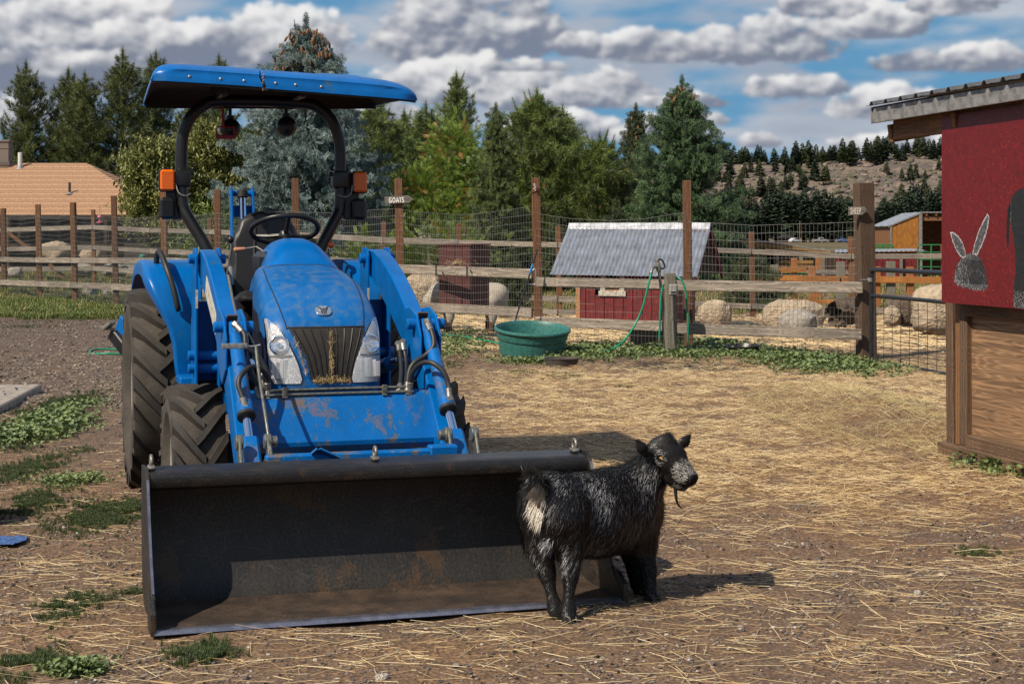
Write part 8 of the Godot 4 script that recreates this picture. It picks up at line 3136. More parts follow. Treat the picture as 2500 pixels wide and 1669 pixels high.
func make_far_sheds() -> void:
	var mb: MB
	# low dark barn with a yellow edged roof that slopes down to the right
	var t := thing("low_barn", "long low barn with yellow brown roof edge sloping down to the right, dark inside", "barn", Vector3(6.688, -0.511, -48) * Vector3(1, 0, 1))
	var l := 2.75
	var y0 := 1.50
	var y1 := 1.10
	mb = MB.new()
	mb.prism(xf(Vector3(0, 0, -1.5)), PackedVector2Array([Vector2(-0.05, y0), Vector2(l, y1), Vector2(l, y1 + 0.025), Vector2(-0.05, y0 + 0.03)]), 3.5)
	put(t, "metal_roof", mb, M.tin_light)
	for k in 2:
		local_board(t, "fascia_board", Vector3(-0.05, y0 - 0.055 - 0.10 * k, 0.24 - 0.06 * k), Vector3(l - 0.2 * k, y1 - 0.055 - 0.10 * k + 0.03 * k, 0.24 - 0.06 * k), 0.092, 0.03, M.yellow_board)
	mb = MB.new()
	mb.box(xf(Vector3(1.3, 0.55, -3.0)), Vector3(2.8, 1.1, 0.05))
	mb.box(xf(Vector3(0.02, 0.65, -1.4)), Vector3(0.05, 1.35, 3.1))
	mb.box(xf(Vector3(2.62, 0.5, -1.4)), Vector3(0.05, 1.0, 3.1))
	put(t, "wall", mb, M.brown_board)
	for k in 5:
		mb = MB.new()
		mb.box(xf(Vector3(0.12 + k * 0.2, 0.6, -0.9)), Vector3(0.19, 1.2, 0.025), 0.003)
		put(t, "board", mb, M.feeder_red)
	for x in [1.18, 1.9, 2.55]:
		local_post(t, "post", Vector3(x, 0, 0.12), Vector3(x, 1.2, 0.12), 0.10, 0.10, M.post_grey)
	for k in 3:
		local_board(t, "rail", Vector3(1.2, 0.78 - 0.14 * k, 0.2), Vector3(2.25, 0.78 - 0.14 * k, 0.2), 0.11, 0.03, M.yellow_board)
	# low red shed
	t = thing("low_shed", "low dark red shed with flat corrugated roof behind the sheep post", "shed", Vector3(10.963, -0.804, -55) * Vector3(1, 0, 1))
	ribbed_roof(t, "tin_roof", Vector3(0.05, 0.98, 0.1), Vector3(3.2, 1.045, 0.1), Vector3(0.5, 1.06, -2.2), Vector3(3.25, 1.10, -2.2), 0.16, 0.03, M.tin_light)
	for k in 14:
		if k in [3, 4]:
			continue
		mb = MB.new()
		mb.box(xf(Vector3(0.2 + k * 0.2, 0.5, -0.1)), Vector3(0.19, 1.0 + k * 0.004, 0.03), 0.003)
		put(t, "board", mb, M.barn_red)
	mb = MB.new()
	mb.box(xf(Vector3(1.55, 0.5, -2.0)), Vector3(2.9, 1.0, 0.05))
	mb.box(xf(Vector3(1.55, 0.45, -0.16)), Vector3(2.9, 0.9, 0.03))
	put(t, "wall", mb, M.brown_board)
	local_post(t, "post", Vector3(2.32, 0, 0.0), Vector3(2.32, 0.95, 0.0), 0.10, 0.06, M.post_grey)
	# orange shed
	t = thing("orange_shed", "orange sided open shed with grey metal trim, just left of the red painted board", "shed", Vector3(14.132, -1.014, -60) * Vector3(1, 0, 1))
	for k in 5:
		mb = MB.new()
		var x := 0.1 + 0.2 * k
		var top := 1.93 + 0.44 * x
		mb.box(xf(Vector3(x, top * 0.5, -0.0)), Vector3(0.196, top, 0.03), 0.004)
		put(t, "siding_board", mb, M.orange_siding)
	mb = MB.new()
	mb.box(xf(Vector3(-0.03, 0.96, 0.02)), Vector3(0.06, 1.92, 0.05))
	mb.box(xf(Vector3(1.07, 1.2, 0.02)), Vector3(0.12, 2.4, 0.06))
	put(t, "corner_trim", mb, M.flashing)
	mb = MB.new()
	mb.prism(xf(Vector3(0, 0, 0.0)), PackedVector2Array([Vector2(-0.12, 1.90), Vector2(1.15, 2.42), Vector2(3.4, 2.42), Vector2(3.4, 2.47), Vector2(1.14, 2.47), Vector2(-0.13, 1.95)]), 0.12)
	put(t, "roof_edge", mb, M.flashing)
	mb = MB.new()
	mb.prism(xf(Vector3(0, 0, -1.6)), PackedVector2Array([Vector2(-0.1, 1.93), Vector2(1.15, 2.445), Vector2(3.4, 2.445), Vector2(3.4, 2.46), Vector2(1.14, 2.46), Vector2(-0.1, 1.945)]), 3.0)
	put(t, "metal_roof", mb, M.tin_light)
	local_board(t, "lintel", Vector3(1.15, 2.22, -0.1), Vector3(3.4, 2.22, -0.1), 0.18, 0.08, M.beam)
	mb = MB.new()
	mb.box(xf(Vector3(2.2, 1.2, -3.0)), Vector3(2.5, 2.4, 0.05))
	mb.box(xf(Vector3(3.4, 1.2, -1.5)), Vector3(0.05, 2.4, 3.0))
	mb.box(xf(Vector3(0.03, 0.95, -1.5)), Vector3(0.04, 1.9, 3.0))
	put(t, "wall", mb, M.beam)
	for k in 6:
		mb = MB.new()
		mb.box(xf(Vector3(1.3 + 0.36 * k, 2.36, -0.12)), Vector3(0.06, 0.09, 0.3))
		put(t, "rafter_tail", mb, M.beam)
	# green pipe panels
	var pipes := [["green pipe livestock panel below the orange wall", 2003.0, 2050.0, 561.0, 571.0, 57.5], ["taller green pipe livestock panel in front of the open shed", 2106.0, 2175.0, 561.5, 612.0, 52.0], ["low green pipe hurdle in front of the low barn", 1791.0, 1856.0, 626.0, 650.0, 40.0]]
	for p in pipes:
		t = thing("pipe_panel", p[0], "livestock panel")
		var d: float = p[5]
		var x0: float = (p[1] - 1174.5) * d / 3700.0
		var x1: float = (p[2] - 1174.5) * d / 3700.0
		var ya: float = 1.5 - (p[3] - 545.0) * d / 3700.0
		var yb: float = 1.5 - (p[4] - 545.0) * d / 3700.0
		mb = MB.new()
		mb.tube([Vector3(x0, 0.0, -d), Vector3(x0, ya - 0.05, -d), Vector3(x0 + 0.05, ya, -d), Vector3(x1 - 0.05, ya, -d), Vector3(x1, ya - 0.05, -d), Vector3(x1, 0.0, -d)], 0.024, 6)
		put(t, "frame", mb, M.green_pipe, 60)
		for k in 3:
			mb = MB.new()
			var y := lerpf(ya, yb, (k + 1) / 3.0)
			mb.tube([Vector3(x0, y, -d), Vector3(x1, y, -d)], 0.02, 6)
			put(t, "bar", mb, M.green_pipe, 60)
		mb = MB.new()
		var xm := lerpf(x0, x1, 0.45)
		mb.tube([Vector3(xm, 0.0, -d), Vector3(xm, ya, -d)], 0.026, 6)
		put(t, "upright", mb, M.green_pipe, 60)
	# far: a dark roofed house and a pole by the road
	t = thing("far_house", "low dark roofed house far off at the foot of the dark pines", "house", Vector3(87.2, 0, -512.0))
	mb = MB.new()
	mb.box(xf(Vector3(0, 0.75, 0)), Vector3(5.2, 1.5, 4), 0.02)
	put(t, "wall", mb, M.brown_board)
	mb = MB.new()
	mb.prism(xf(Vector3.ZERO), PackedVector2Array([Vector2(-3.0, 1.4), Vector2(3.0, 1.4), Vector2(0.6, 2.5), Vector2(-0.9, 2.5)]), 5.0)
	put(t, "roof", mb, M.vent_dark)
	t = thing("utility_pole", "thin bare brown pole standing in the field beside the far cars", "pole", Vector3(85.686, -18.608, -480) * Vector3(1, 0, 1))
	mb = MB.new()
	mb.tube([Vector3(0, 0, 0), Vector3(0, 3.2, 0), Vector3(0.05, 6.4, 0)], [0.17, 0.15, 0.12], 8)
	put(t, "shaft", mb, M.beam_v)

func make_cars() -> void:
	for c in [["white car parked far off at the dark pines beside the thin pole", 1824.0, "car_white", 0.5, 0], ["silver pickup parked far off between the white and the blue car", 1883.0, "car_silver", 0.1, 1], ["blue car parked far off just left of the sheep post", 1937.0, "car_blue", 0.1, 0], ["maroon car parked far off just right of the sheep post", 2006.0, "car_maroon", 1.0, 0]]:
		var d := 500.0
		var t := thing("parked_car", c[0], "car", Vector3((c[1] - 1174.5) * d / 3700.0, 0, -d), c[3], "cars parked at the far pines")
		var k: int = c[4]
		var mb := MB.new()
		var side := PackedVector2Array([Vector2(-1.95, 0.3), Vector2(1.95, 0.3), Vector2(1.98, 0.62), Vector2(1.85, 0.80), Vector2(1.0, 0.92), Vector2(0.45, 1.38), Vector2(-0.9, 1.42), Vector2(-1.6, 1.0), Vector2(-1.95, 0.9)])
		if k == 1:
			side = PackedVector2Array([Vector2(-2.1, 0.35), Vector2(2.1, 0.35), Vector2(2.12, 0.75), Vector2(1.9, 0.95), Vector2(1.0, 1.05), Vector2(0.6, 1.6), Vector2(-0.5, 1.62), Vector2(-0.6, 1.05), Vector2(-2.1, 1.0)])
		mb.prism(xf(), side, 1.65, 0.1)
		put(t, "body", mb, M[c[2]])
		mb = MB.new()
		mb.prism(xf(), PackedVector2Array([Vector2(0.9, 0.94), Vector2(0.42, 1.32), Vector2(-0.5, 1.34), Vector2(-0.5, 0.96)]), 1.67)
		put(t, "window", mb, M.car_glass)
		for x in [-1.25, 1.25]:
			for z in [-0.75, 0.75]:
				mb = MB.new()
				cyl(mb, Vector3(x, 0.31, z - 0.1), Vector3(x, 0.31, z + 0.1), 0.31, 14, 0.03)
				put(t, "wheel", mb, M.hose_rubber)

# ---------------------------------------------------------------- house at the left

func make_house() -> void:
	var t := thing("house", "house with tan shingled hip roof, grey chimney and dark eaves behind the fence", "house", Vector3(-19.0, 0.2, -60.0))
	# own axes: x right, z towards us; the front slope rises from the eave (z 0) to the ridge (z -4.4)
	var mb: MB
	var n := 22
	var eave_y := 2.15
	var ridge_y := 4.26
	var rng2 := RandomNumberGenerator.new()
	rng2.seed = 4
	for k in n:
		var f0 := float(k) / n
		var f1 := float(k + 1) / n + 0.012
		var xr0 := lerpf(6.1, 2.05, f0)
		var xr1 := lerpf(6.1, 2.05, f1)
		var a := Vector3(-7, lerpf(eave_y, ridge_y, f0) + 0.022, lerpf(0.0, -4.4, f0))
		var b := Vector3(xr0, a.y, a.z)
		var c := Vector3(xr1, lerpf(eave_y, ridge_y, f1), lerpf(0.0, -4.4, f1))
		var d := Vector3(-7, c.y, c.z)
		mb = MB.new()
		mb.quad(a, b, c, d)
		mb.quad(a - Vector3(0, 0.024, 0), b - Vector3(0, 0.024, 0), b, a)
		put(t, "shingle_course", mb, M.shingle if k % 2 == 0 else M.shingle_b, 0)
	for k in n:
		var f0 := float(k) / n
		var f1 := float(k + 1) / n + 0.012
		var p0 := Vector3(lerpf(6.1, 2.05, f0), lerpf(eave_y, ridge_y, f0) + 0.022, lerpf(0.0, -4.4, f0))
		var p1 := Vector3(lerpf(6.1, 2.05, f1), lerpf(eave_y, ridge_y, f1), lerpf(0.0, -4.4, f1))
		mb = MB.new()
		mb.quad(p0, Vector3(p0.x, p0.y, -8.8 - p0.z), Vector3(p1.x, p1.y, -8.8 - p1.z), p1)
		put(t, "shingle_course", mb, M.shingle_b if k % 2 == 0 else M.shingle, 0)
	mb = MB.new()
	mb.quad(Vector3(6.1, eave_y, -8.8), Vector3(-7, eave_y, -8.8), Vector3(-7, ridge_y, -4.4), Vector3(2.05, ridge_y, -4.4))
	put(t, "back_slope", mb, M.shingle, 0)
	mb = MB.new()
	mb.box(xf(Vector3(-2.0, 1.0, -4.4)), Vector3(15.0, 2.3, 7.6))
	put(t, "wall", mb, M.brown_board)
	mb = MB.new()
	mb.box(xf(Vector3(-0.45, eave_y - 0.09, 0.0)), Vector3(13.1, 0.17, 0.06), 0.01)
	mb.box(xf(Vector3(-0.45, eave_y - 0.02, -0.3)), Vector3(13.0, 0.03, 0.6))
	put(t, "gutter", mb, M.vent_dark)
	for k in 4:
		local_post(t, "porch_post", Vector3(-6.0 + 3.3 * k, 0, -0.2), Vector3(-6.0 + 3.3 * k, eave_y - 0.1, -0.2), 0.12, 0.12, M.brown_board)
	# chimney of grey block
	mb = MB.new()
	mb.box(xf(Vector3(-1.3, 4.45, -4.3)), Vector3(0.62, 1.35, 0.6), 0.01)
	var ch := put(t, "chimney", mb, M.brick)
	mb = MB.new()
	mb.box(xf(Vector3(-1.3, 5.14, -4.3)), Vector3(0.7, 0.08, 0.68), 0.01)
	mb.box(xf(Vector3(-1.3, 4.86, -4.3)), Vector3(0.66, 0.05, 0.64), 0.01)
	put(ch, "cap", mb, M.brick)
	mb = MB.new()
	mb.box(xf(Vector3(-1.3, 4.25, -3.96), Vector3(0.4, 0, 0)), Vector3(0.7, 0.16, 0.03))
	put(ch, "flashing", mb, M.flashing)
	mb = MB.new()
	cyl(mb, Vector3(-0.55, 4.0, -4.05), Vector3(-0.55, 4.68, -4.05), 0.085, 14, 0.01)
	put(t, "white_flue", mb, M.vent_white)
	mb = MB.new()
	mb.lathe(xf(Vector3(-0.55, 3.98, -4.05)), [Vector2(0.22, 0.0), Vector2(0.13, 0.14), Vector2(0.09, 0.2)], 14)
	put(t, "flue_collar", mb, M.flashing)
	mb = MB.new()
	cyl(mb, Vector3(2.05, 2.9, -1.75), Vector3(2.05, 3.42, -1.75), 0.05, 10, 0.006)
	put(t, "vent_pipe", mb, M.vent_dark)
	mb = MB.new()
	mb.lathe(xf(Vector3(2.05, 2.96, -1.72)), [Vector2(0.16, 0.0), Vector2(0.07, 0.08)], 12)
	put(t, "vent_collar", mb, M.flashing)
	# the tall barn beside it, outside the frame, whose shadow lies across the corner of the roof
	t = thing("tall_barn", "tall dark barn beside the house, left of the picture, shading the corner of the roof", "barn", Vector3(-23.4, 0.2, -55.1))
	mb = MB.new()
	mb.box(xf(Vector3(0, 2.6, 0)), Vector3(8.6, 5.2, 2.2))
	put(t, "wall", mb, M.brown_board)
	mb = MB.new()
	mb.prism(xf(Vector3(0, 5.2, 0)), PackedVector2Array([Vector2(-4.7, 2.6), Vector2(4.75, 0.5), Vector2(4.75, 0.62), Vector2(-4.7, 2.72)]), 2.6)
	mb.prism(xf(Vector3(0, 5.2, 0)), PackedVector2Array([Vector2(-4.3, -0.01), Vector2(4.3, -0.01), Vector2(4.3, 0.6), Vector2(-4.3, 2.5)]), 2.2)
	put(t, "roof", mb, M.shingle_b)
	# pergola in front of the house's right end
	t = thing("pergola", "dark brown pergola with rough beams between the house and the apple trees", "pergola")
	for p in [[242, 53.0], [335, 52.0], [356, 53.0], [420, 52.5]]:
		var x: float = (p[0] - 1174.5) * p[1] / 3700.0
		local_post(t, "post", Vector3(x, 0.2, -p[1]), Vector3(x, 2.22, -p[1]), 0.12, 0.12, M.brown_board)
	local_board(t, "beam", Vector3(-13.473, 2.181, -52.5), Vector3(-10.564, 2.181, -52.5), 0.14, 0.08, M.brown_board)
	local_board(t, "beam", Vector3(-13.606, 2.105, -53.3), Vector3(-10.885, 2.048, -52), 0.10, 0.06, M.brown_board)
	local_board(t, "beam", Vector3(-12.909, 2.274, -54), Vector3(-10.892, 2.015, -51.5), 0.10, 0.06, M.brown_board)
	# hummingbird feeders
	for h in [["pink and clear hummingbird feeder hanging under the house eave", 228.0, 503.0, 50.0], ["small pink hummingbird feeder hanging low by the pergola posts", 343.0, 534.0, 50.0]]:
		var d: float = h[3]
		t = thing("bird_feeder", h[0], "bird feeder", Vector3((h[1] - 1174.5) * d / 3700.0, 1.5 - (h[2] - 545.0) * d / 3700.0, -d))
		mb = MB.new()
		mb.lathe(xf(), [Vector2(0, -0.13), Vector2(0.10, -0.12), Vector2(0.11, -0.08), Vector2(0.03, -0.05), Vector2(0.03, 0.04), Vector2(0.075, 0.07), Vector2(0.06, 0.12), Vector2(0, 0.15)], 14)
		put(t, "bottle", mb, M.pink, 50)
		mb = MB.new()
		mb.tube([Vector3(0, 0.14, 0), Vector3(0, 0.42, 0)], 0.008, 5)
		put(t, "wire", mb, M.wire)
	t = thing("planter", "grey square planter by the pergola posts behind the back fence", "planter", Vector3(-11.502, -0.553, -49) * Vector3(1, 0, 1) + Vector3(0, 0.25, 0))
	mb = MB.new()
	mb.box(xf(Vector3(0, 0.3, 0)), Vector3(0.5, 0.6, 0.4), 0.02)
	put(t, "box", mb, M.grey_box)
	mb = MB.new()
	mb.lathe(xf(Vector3(0.28, 0.45, 0.1)), [Vector2(0, 0), Vector2(0.09, 0.02), Vector2(0.1, 0.25), Vector2(0.04, 0.3), Vector2(0, 0.3)], 12)
	put(t, "green_pot", mb, M.bird_green, 50)

# ---------------------------------------------------------------- smaller things

func rock(label: String, at: Vector3, size: Vector3, seed_: int, m: Material, group := "", called := "boulder", cat := "boulder", rough := 0.22) -> MeshInstance3D:
	var n := noise(seed_, 0.9, 4)
	var rr := []
	for i in 19:
		var a := -PI / 2 + PI * i / 18.0
		var row := PackedVector3Array()
		for k in 28:
			var th := TAU * k / 28
			var d := Vector3(cos(th) * maxf(cos(a), 0.004), sin(a), -sin(th) * maxf(cos(a), 0.004))
			var e := d * (1.0 + rough * n.get_noise_3dv(d * 1.3) + rough * 0.5 * n.get_noise_3dv(d * 3.5))
			e = Vector3(signf(e.x) * pow(absf(e.x), 0.85), signf(e.y) * pow(absf(e.y), 0.8), signf(e.z) * pow(absf(e.z), 0.85))
			row.append(e * size)
		rr.append(row)
	var mb := MB.new()
	mb.rows(rr, true)
	var o := put(self, called, mb, m, 60)
	o.position = at
	tag(o, label, cat, group)
	return o

func make_rocks() -> void:
	var R := func(px: float, top: float, bottom: float, halfw: float, d: float) -> Array:
		var s := d / 3700.0
		var yt := 1.5 - (top - 545.0) * s
		var yb := minf(1.5 - (bottom - 545.0) * s, yt - 0.1)
		return [Vector3((px - 1174.5) * s, (yt + yb) * 0.5, -d), Vector3(halfw * s, (yt - yb) * 0.5 + 0.04, halfw * s * 0.8)]
	var list := [
		["pale boulder behind the fence left of the feeder, next to the tractor", 968, 631, 712, 46, 26.2, 1, "boulder"],
		["rounded boulder half hidden by the right corner of the hut", 1640, 694, 748, 38, 25.3, 2, "boulder"],
		["large flat topped tan boulder between the hut and the stump", 1819, 690, 760, 72, 27.0, 3, "boulder"],
		["smaller speckled grey boulder in front of the large flat topped one", 1829, 716, 762, 44, 25.6, 4, "boulder_grey"],
		["huge pale boulder behind the gate, cut off by the shed", 2168, 655, 770, 76, 24.5, 5, "boulder"],
		["brown mossy rock leaning on the huge boulder behind the gate", 2085, 682, 742, 44, 25.2, 6, "boulder_brown"],
		["small tan rock left of the brown mossy rock behind the gate", 2047, 708, 742, 20, 25.0, 7, "boulder"],
		["tall pale boulder left of the second fence post, behind the back fence", 127, 558, 598, 36, 47.5, 8, "boulder"],
		["pale boulder between the second and third fence posts, behind the back fence", 208, 571, 600, 24, 48.0, 9, "boulder"],
		["low white rock behind the lower rails, left of the grey speckled one", 190, 607, 632, 28, 44.6, 10, "boulder_grey"],
		["white block shaped rock behind the lower rails near the tractor", 262, 606, 632, 30, 44.6, 11, "boulder_grey"],
		["small white rock low at the far left behind the fence", 34, 615, 634, 16, 45.0, 12, "boulder_grey"],
	]
	for r in list:
		var q = R.call(r[1], r[2], r[3], r[4], r[5])
		rock(r[0], q[0], q[1], 200 + r[6], M[r[7]])
	var heap := RandomNumberGenerator.new()
	heap.seed = 12
	for k in 9:
		var q = R.call(198.0 + 8.0 * k + heap.randfn(0, 2), 664.0 + heap.randfn(3, 3), 686.0, 9.0, 39.6)
		rock("pale rubble rock in the low heap behind the bottom rails at the left", q[0], q[1], 220 + k, M.boulder_grey, "rubble heap behind the left fence", "rubble_rock", "rock", 0.4)
	# the hollow stump
	var mb := MB.new()
	var n := noise(71, 0.8, 4)
	var rr := []
	var c := Vector3(5.283, 0.317, -25.6)
	for i in 15:
		var f := i / 14.0
		var row := PackedVector3Array()
		for k in 30:
			var th := TAU * k / 30
			var rad := 0.20 * (1.0 + 0.4 * n.get_noise_2d(cos(th) * 2.0 + f * 1.5, sin(th) * 2.0) + 0.25 * n.get_noise_2d(cos(th) * 6.0, sin(th) * 6.0 + f * 3.0)) * (1.0 if f < 0.93 else lerpf(1.0, 0.45, (f - 0.93) / 0.07))
			row.append(Vector3(lerpf(-0.22, 0.24, f), cos(th) * rad, sin(th) * rad))
		rr.append(row)
	mb.rows(rr, true)
	var t: Node3D = put(self, "tree_stump", mb, M.stump, 60)
	t.position = c
	t.rotation = Vector3(0.3, 0.5, 0.15)
	tag(t, "gnarled hollow log lying between the flat topped boulder and the gate post", "log")
	# slab, stones, scraps
	t = thing("concrete_slab", "worn concrete slab at the left edge among green mallow weeds", "slab", Vector3(-5.15, 0.02, -14.6), 0.12)
	mb = MB.new()
	mb.box(xf(), Vector3(1.35, 0.09, 2.3), 0.012)
	put(t, "slab_body", mb, M.concrete)
	mb = MB.new()
	for i in 46:
		var p := Vector3(heap.randf_range(-0.1, 0.55), 0.048, heap.randf_range(-0.9, 0.7))
		mb.ball(xf(p, Vector3.ZERO, Vector3(0.010, 0.007, 0.010)), 6, 4)
	stuff(put(t, "droppings", mb, M.goat_black, 60))
	rock("flat beige stone on the gravel in the right foreground", Vector3(1.71, 0, -6.793) + Vector3(0, 0.006, 0), Vector3(0.016, 0.012, 0.013), 240, M.boulder_grey, "", "stone", "stone")
	rock("smooth grey stone at the bottom edge under the bucket", Vector3(-0.444, 0, -5.49) + Vector3(0, 0.006, 0), Vector3(0.024, 0.012, 0.016), 241, M.boulder_grey, "", "stone", "stone")
	rock("small pale stone on the dirt beside the rear tyre", Vector3(-2.624, 0, -10.756) + Vector3(0, 0.01, 0), Vector3(0.016, 0.014, 0.014), 242, M.boulder_grey, "", "stone", "stone")
	t = thing("cardboard_scrap", "torn brown cardboard scrap on the dirt at the left", "scrap", Vector3(-2.249, 0, -7.52) + Vector3(0, 0.008, 0), 0.3)
	mb = MB.new()
	mb.prism(xf(Vector3.ZERO, Vector3(-PI / 2, 0, 0)), PackedVector2Array([Vector2(-0.03, -0.012), Vector2(0.028, -0.016), Vector2(0.034, 0.010), Vector2(0.005, 0.016), Vector2(-0.032, 0.014)]), 0.006)
	put(t, "sheet", mb, M.cardboard)
	t = thing("blue_tarp", "crumpled scrap of blue tarpaulin on the ground at the left edge", "tarp", Vector3(-2.488, 0, -7.917) + Vector3(0, 0.012, 0))
	mb = MB.new()
	rr = []
	for i in 11:
		var row := PackedVector3Array()
		for k in 15:
			var p := Vector2(lerpf(-0.14, 0.10, k / 14.0), lerpf(-0.11, 0.10, i / 10.0))
			row.append(Vector3(p.x * (1.0 - 0.25 * absf(i / 5.0 - 1.0)), 0.006 + 0.010 * n.get_noise_2d(p.x * 30.0, p.y * 30.0), p.y))
		rr.append(row)
	mb.sheet(rr, -0.003)
	put(t, "sheet", mb, M.tarp_blue, 60)
	t = thing("blue_bin", "blue plastic bin whose edge just enters the picture at the left", "bin", Vector3(-3.03, 0, -8.55), 0.05)
	mb = MB.new()
	var bin_ := PackedVector2Array()
	for k in 24:
		var a := TAU * k / 24
		bin_.append(Vector2(0.28 * signf(cos(a)) * pow(absf(cos(a)), 0.45), 0.2 * signf(sin(a)) * pow(absf(sin(a)), 0.45)))
	mb.prism(xf(Vector3(0, 0.115, 0), Vector3(-PI / 2, 0, 0)), bin_, 0.23, 0.012)
	put(t, "body", mb, M.barrel_blue)

func make_water_things() -> void:
	# stock tub, tilted towards us
	var t := thing("stock_tub", "round teal plastic stock tub half full of water, standing in front of the fence", "tub", Vector3(0.25, 0.0, -20.6))
	t.rotation = Vector3(0.13, 0.0, -0.035)
	var mb := MB.new()
	mb.lathe(xf(), [Vector2(0.0, 0.01), Vector2(0.36, 0.0), Vector2(0.405, 0.02), Vector2(0.425, 0.12), Vector2(0.432, 0.215), Vector2(0.448, 0.225), Vector2(0.462, 0.305), Vector2(0.480, 0.318), Vector2(0.492, 0.336), Vector2(0.488, 0.356), Vector2(0.470, 0.364), Vector2(0.455, 0.350), Vector2(0.440, 0.30), Vector2(0.420, 0.20), Vector2(0.395, 0.05), Vector2(0.0, 0.04)], 48)
	put(t, "shell", mb, M.tub_green, 40)
	mb = MB.new()
	mb.lathe(Transform3D(Basis.from_euler(Vector3(-0.13, 0, 0.035)), Vector3(0, 0.245, 0)), [Vector2(0.424, 0.0), Vector2(0.0, 0.0)], 40)
	put(t, "water", mb, M.water, 60)
	t = thing("rubber_pan", "shallow black rubber feed pan on the dirt in front of the teal tub", "pan", Vector3(0.58, 0.0, -18.85))
	mb = MB.new()
	mb.lathe(xf(), [Vector2(0, 0.0), Vector2(0.165, 0.0), Vector2(0.18, 0.01), Vector2(0.20, 0.085), Vector2(0.21, 0.093), Vector2(0.205, 0.10), Vector2(0.192, 0.092), Vector2(0.165, 0.02), Vector2(0, 0.018)], 32)
	put(t, "bowl", mb, M.rubber, 40)
	t = thing("rubber_pan", "black rubber pan lying in the mallow weeds by the right fence rails", "pan", Vector3(2.95, 0.06, -20.7))
	t.rotation = Vector3(0.05, 0, 0.03)
	mb = MB.new()
	mb.lathe(xf(), [Vector2(0, 0.0), Vector2(0.21, 0.0), Vector2(0.23, 0.05), Vector2(0.235, 0.06), Vector2(0.225, 0.06), Vector2(0.2, 0.015), Vector2(0, 0.012)], 32)
	put(t, "bowl", mb, M.black_plastic, 40)
	t = thing("black_trough", "square black plastic trough behind the fence under the hut", "trough", Vector3(2.0, 0.0, -22.3))
	mb = MB.new()
	var rr := []
	for p in [[0.0, 0.36, 0.16], [0.10, 0.375, 0.175], [0.23, 0.39, 0.19], [0.245, 0.425, 0.21], [0.262, 0.425, 0.21], [0.262, 0.385, 0.18], [0.05, 0.34, 0.14]]:
		var row := PackedVector3Array()
		for k in 24:
			var a := TAU * k / 24
			row.append(Vector3(p[1] * signf(cos(a)) * pow(absf(cos(a)), 0.3), p[0], -p[2] * signf(sin(a)) * pow(absf(sin(a)), 0.3)))
		rr.append(row)
	mb.rows(rr, true)
	put(t, "shell", mb, M.black_plastic, 30)
	# yard hydrant
	t = thing("yard_hydrant", "leaning grey yard hydrant pipe with a looped handle and a spout", "hydrant")
	mb = MB.new()
	mb.tube([Vector3(1.974, 0.106, -20.55), Vector3(1.924, 0.639, -20.55), Vector3(1.88, 1.028, -20.55), Vector3(1.874, 1.095, -20.55)], [0.024, 0.022, 0.021, 0.024], 10)
	put(t, "pipe", mb, M.galv_pipe, 60)
	mb = MB.new()
	cyl(mb, Vector3(1.874, 1.072, -20.55), Vector3(1.858, 1.178, -20.55), 0.032, 12, 0.006)
	mb.tube(smooth_path([Vector3(1.869, 1.117, -20.55), Vector3(1.815, 1.129, -20.5), Vector3(1.777, 1.102, -20.45), Vector3(1.763, 1.047, -20.42)]), [0.02, 0.02, 0.02, 0.02, 0.02, 0.02, 0.021, 0.021, 0.022, 0.022, 0.022, 0.024, 0.024], 8)
	cyl(mb, Vector3(1.858, 1.161, -20.55), Vector3(1.847, 1.228, -20.55), 0.026, 10, 0.005)
	put(t, "head", mb, M.galv_pipe, 60)
	mb = MB.new()
	mb.tube(smooth_path([Vector3(1.841, 1.211, -20.55), Vector3(1.886, 1.225, -20.55), Vector3(1.919, 1.206, -20.55), Vector3(1.947, 1.139, -20.55), Vector3(1.924, 1.106, -20.55), Vector3(1.886, 1.117, -20.55)], 3), 0.012, 7)
	put(t, "handle", mb, M.dark_iron, 60)
	# grey post with its electric box
	t = thing("grey_post", "short weathered grey post beside the hydrant carrying a grey outlet box", "post")
	local_post(t, "post", Vector3(2.005, 0.084, -20.3) + Vector3(0, -0.05, 0), Vector3(1.989, 1.056, -20.3), 0.125, 0.12, M.post_grey, 0.1)
	mb = MB.new()
	mb.box(xf(Vector3(2.023, 0.85, -20.2), Vector3(0, 0.1, 0)), Vector3(0.105, 0.135, 0.07), 0.012)
	var bx := put(t, "outlet_box", mb, M.grey_box)
	mb = MB.new()
	mb.box(xf(Vector3(2.018, 0.868, -20.155), Vector3(0, 0.1, 0)), Vector3(0.085, 0.09, 0.02), 0.006)
	put(bx, "cover", mb, M.grey_box)
	mb = MB.new()
	mb.tube([Vector3(2.006, 0.779, -20.2), Vector3(2.012, 0.49, -20.2), Vector3(2.028, 0.162, -20.2)], 0.016, 8)
	for p in [Vector3(2.009, 0.485, -20.2), Vector3(2.004, 0.747, -20.2)]:
		cyl(mb, p, p + Vector3(0, 0.03, 0), 0.022, 10)
	put(t, "conduit", mb, M.galv_pipe)
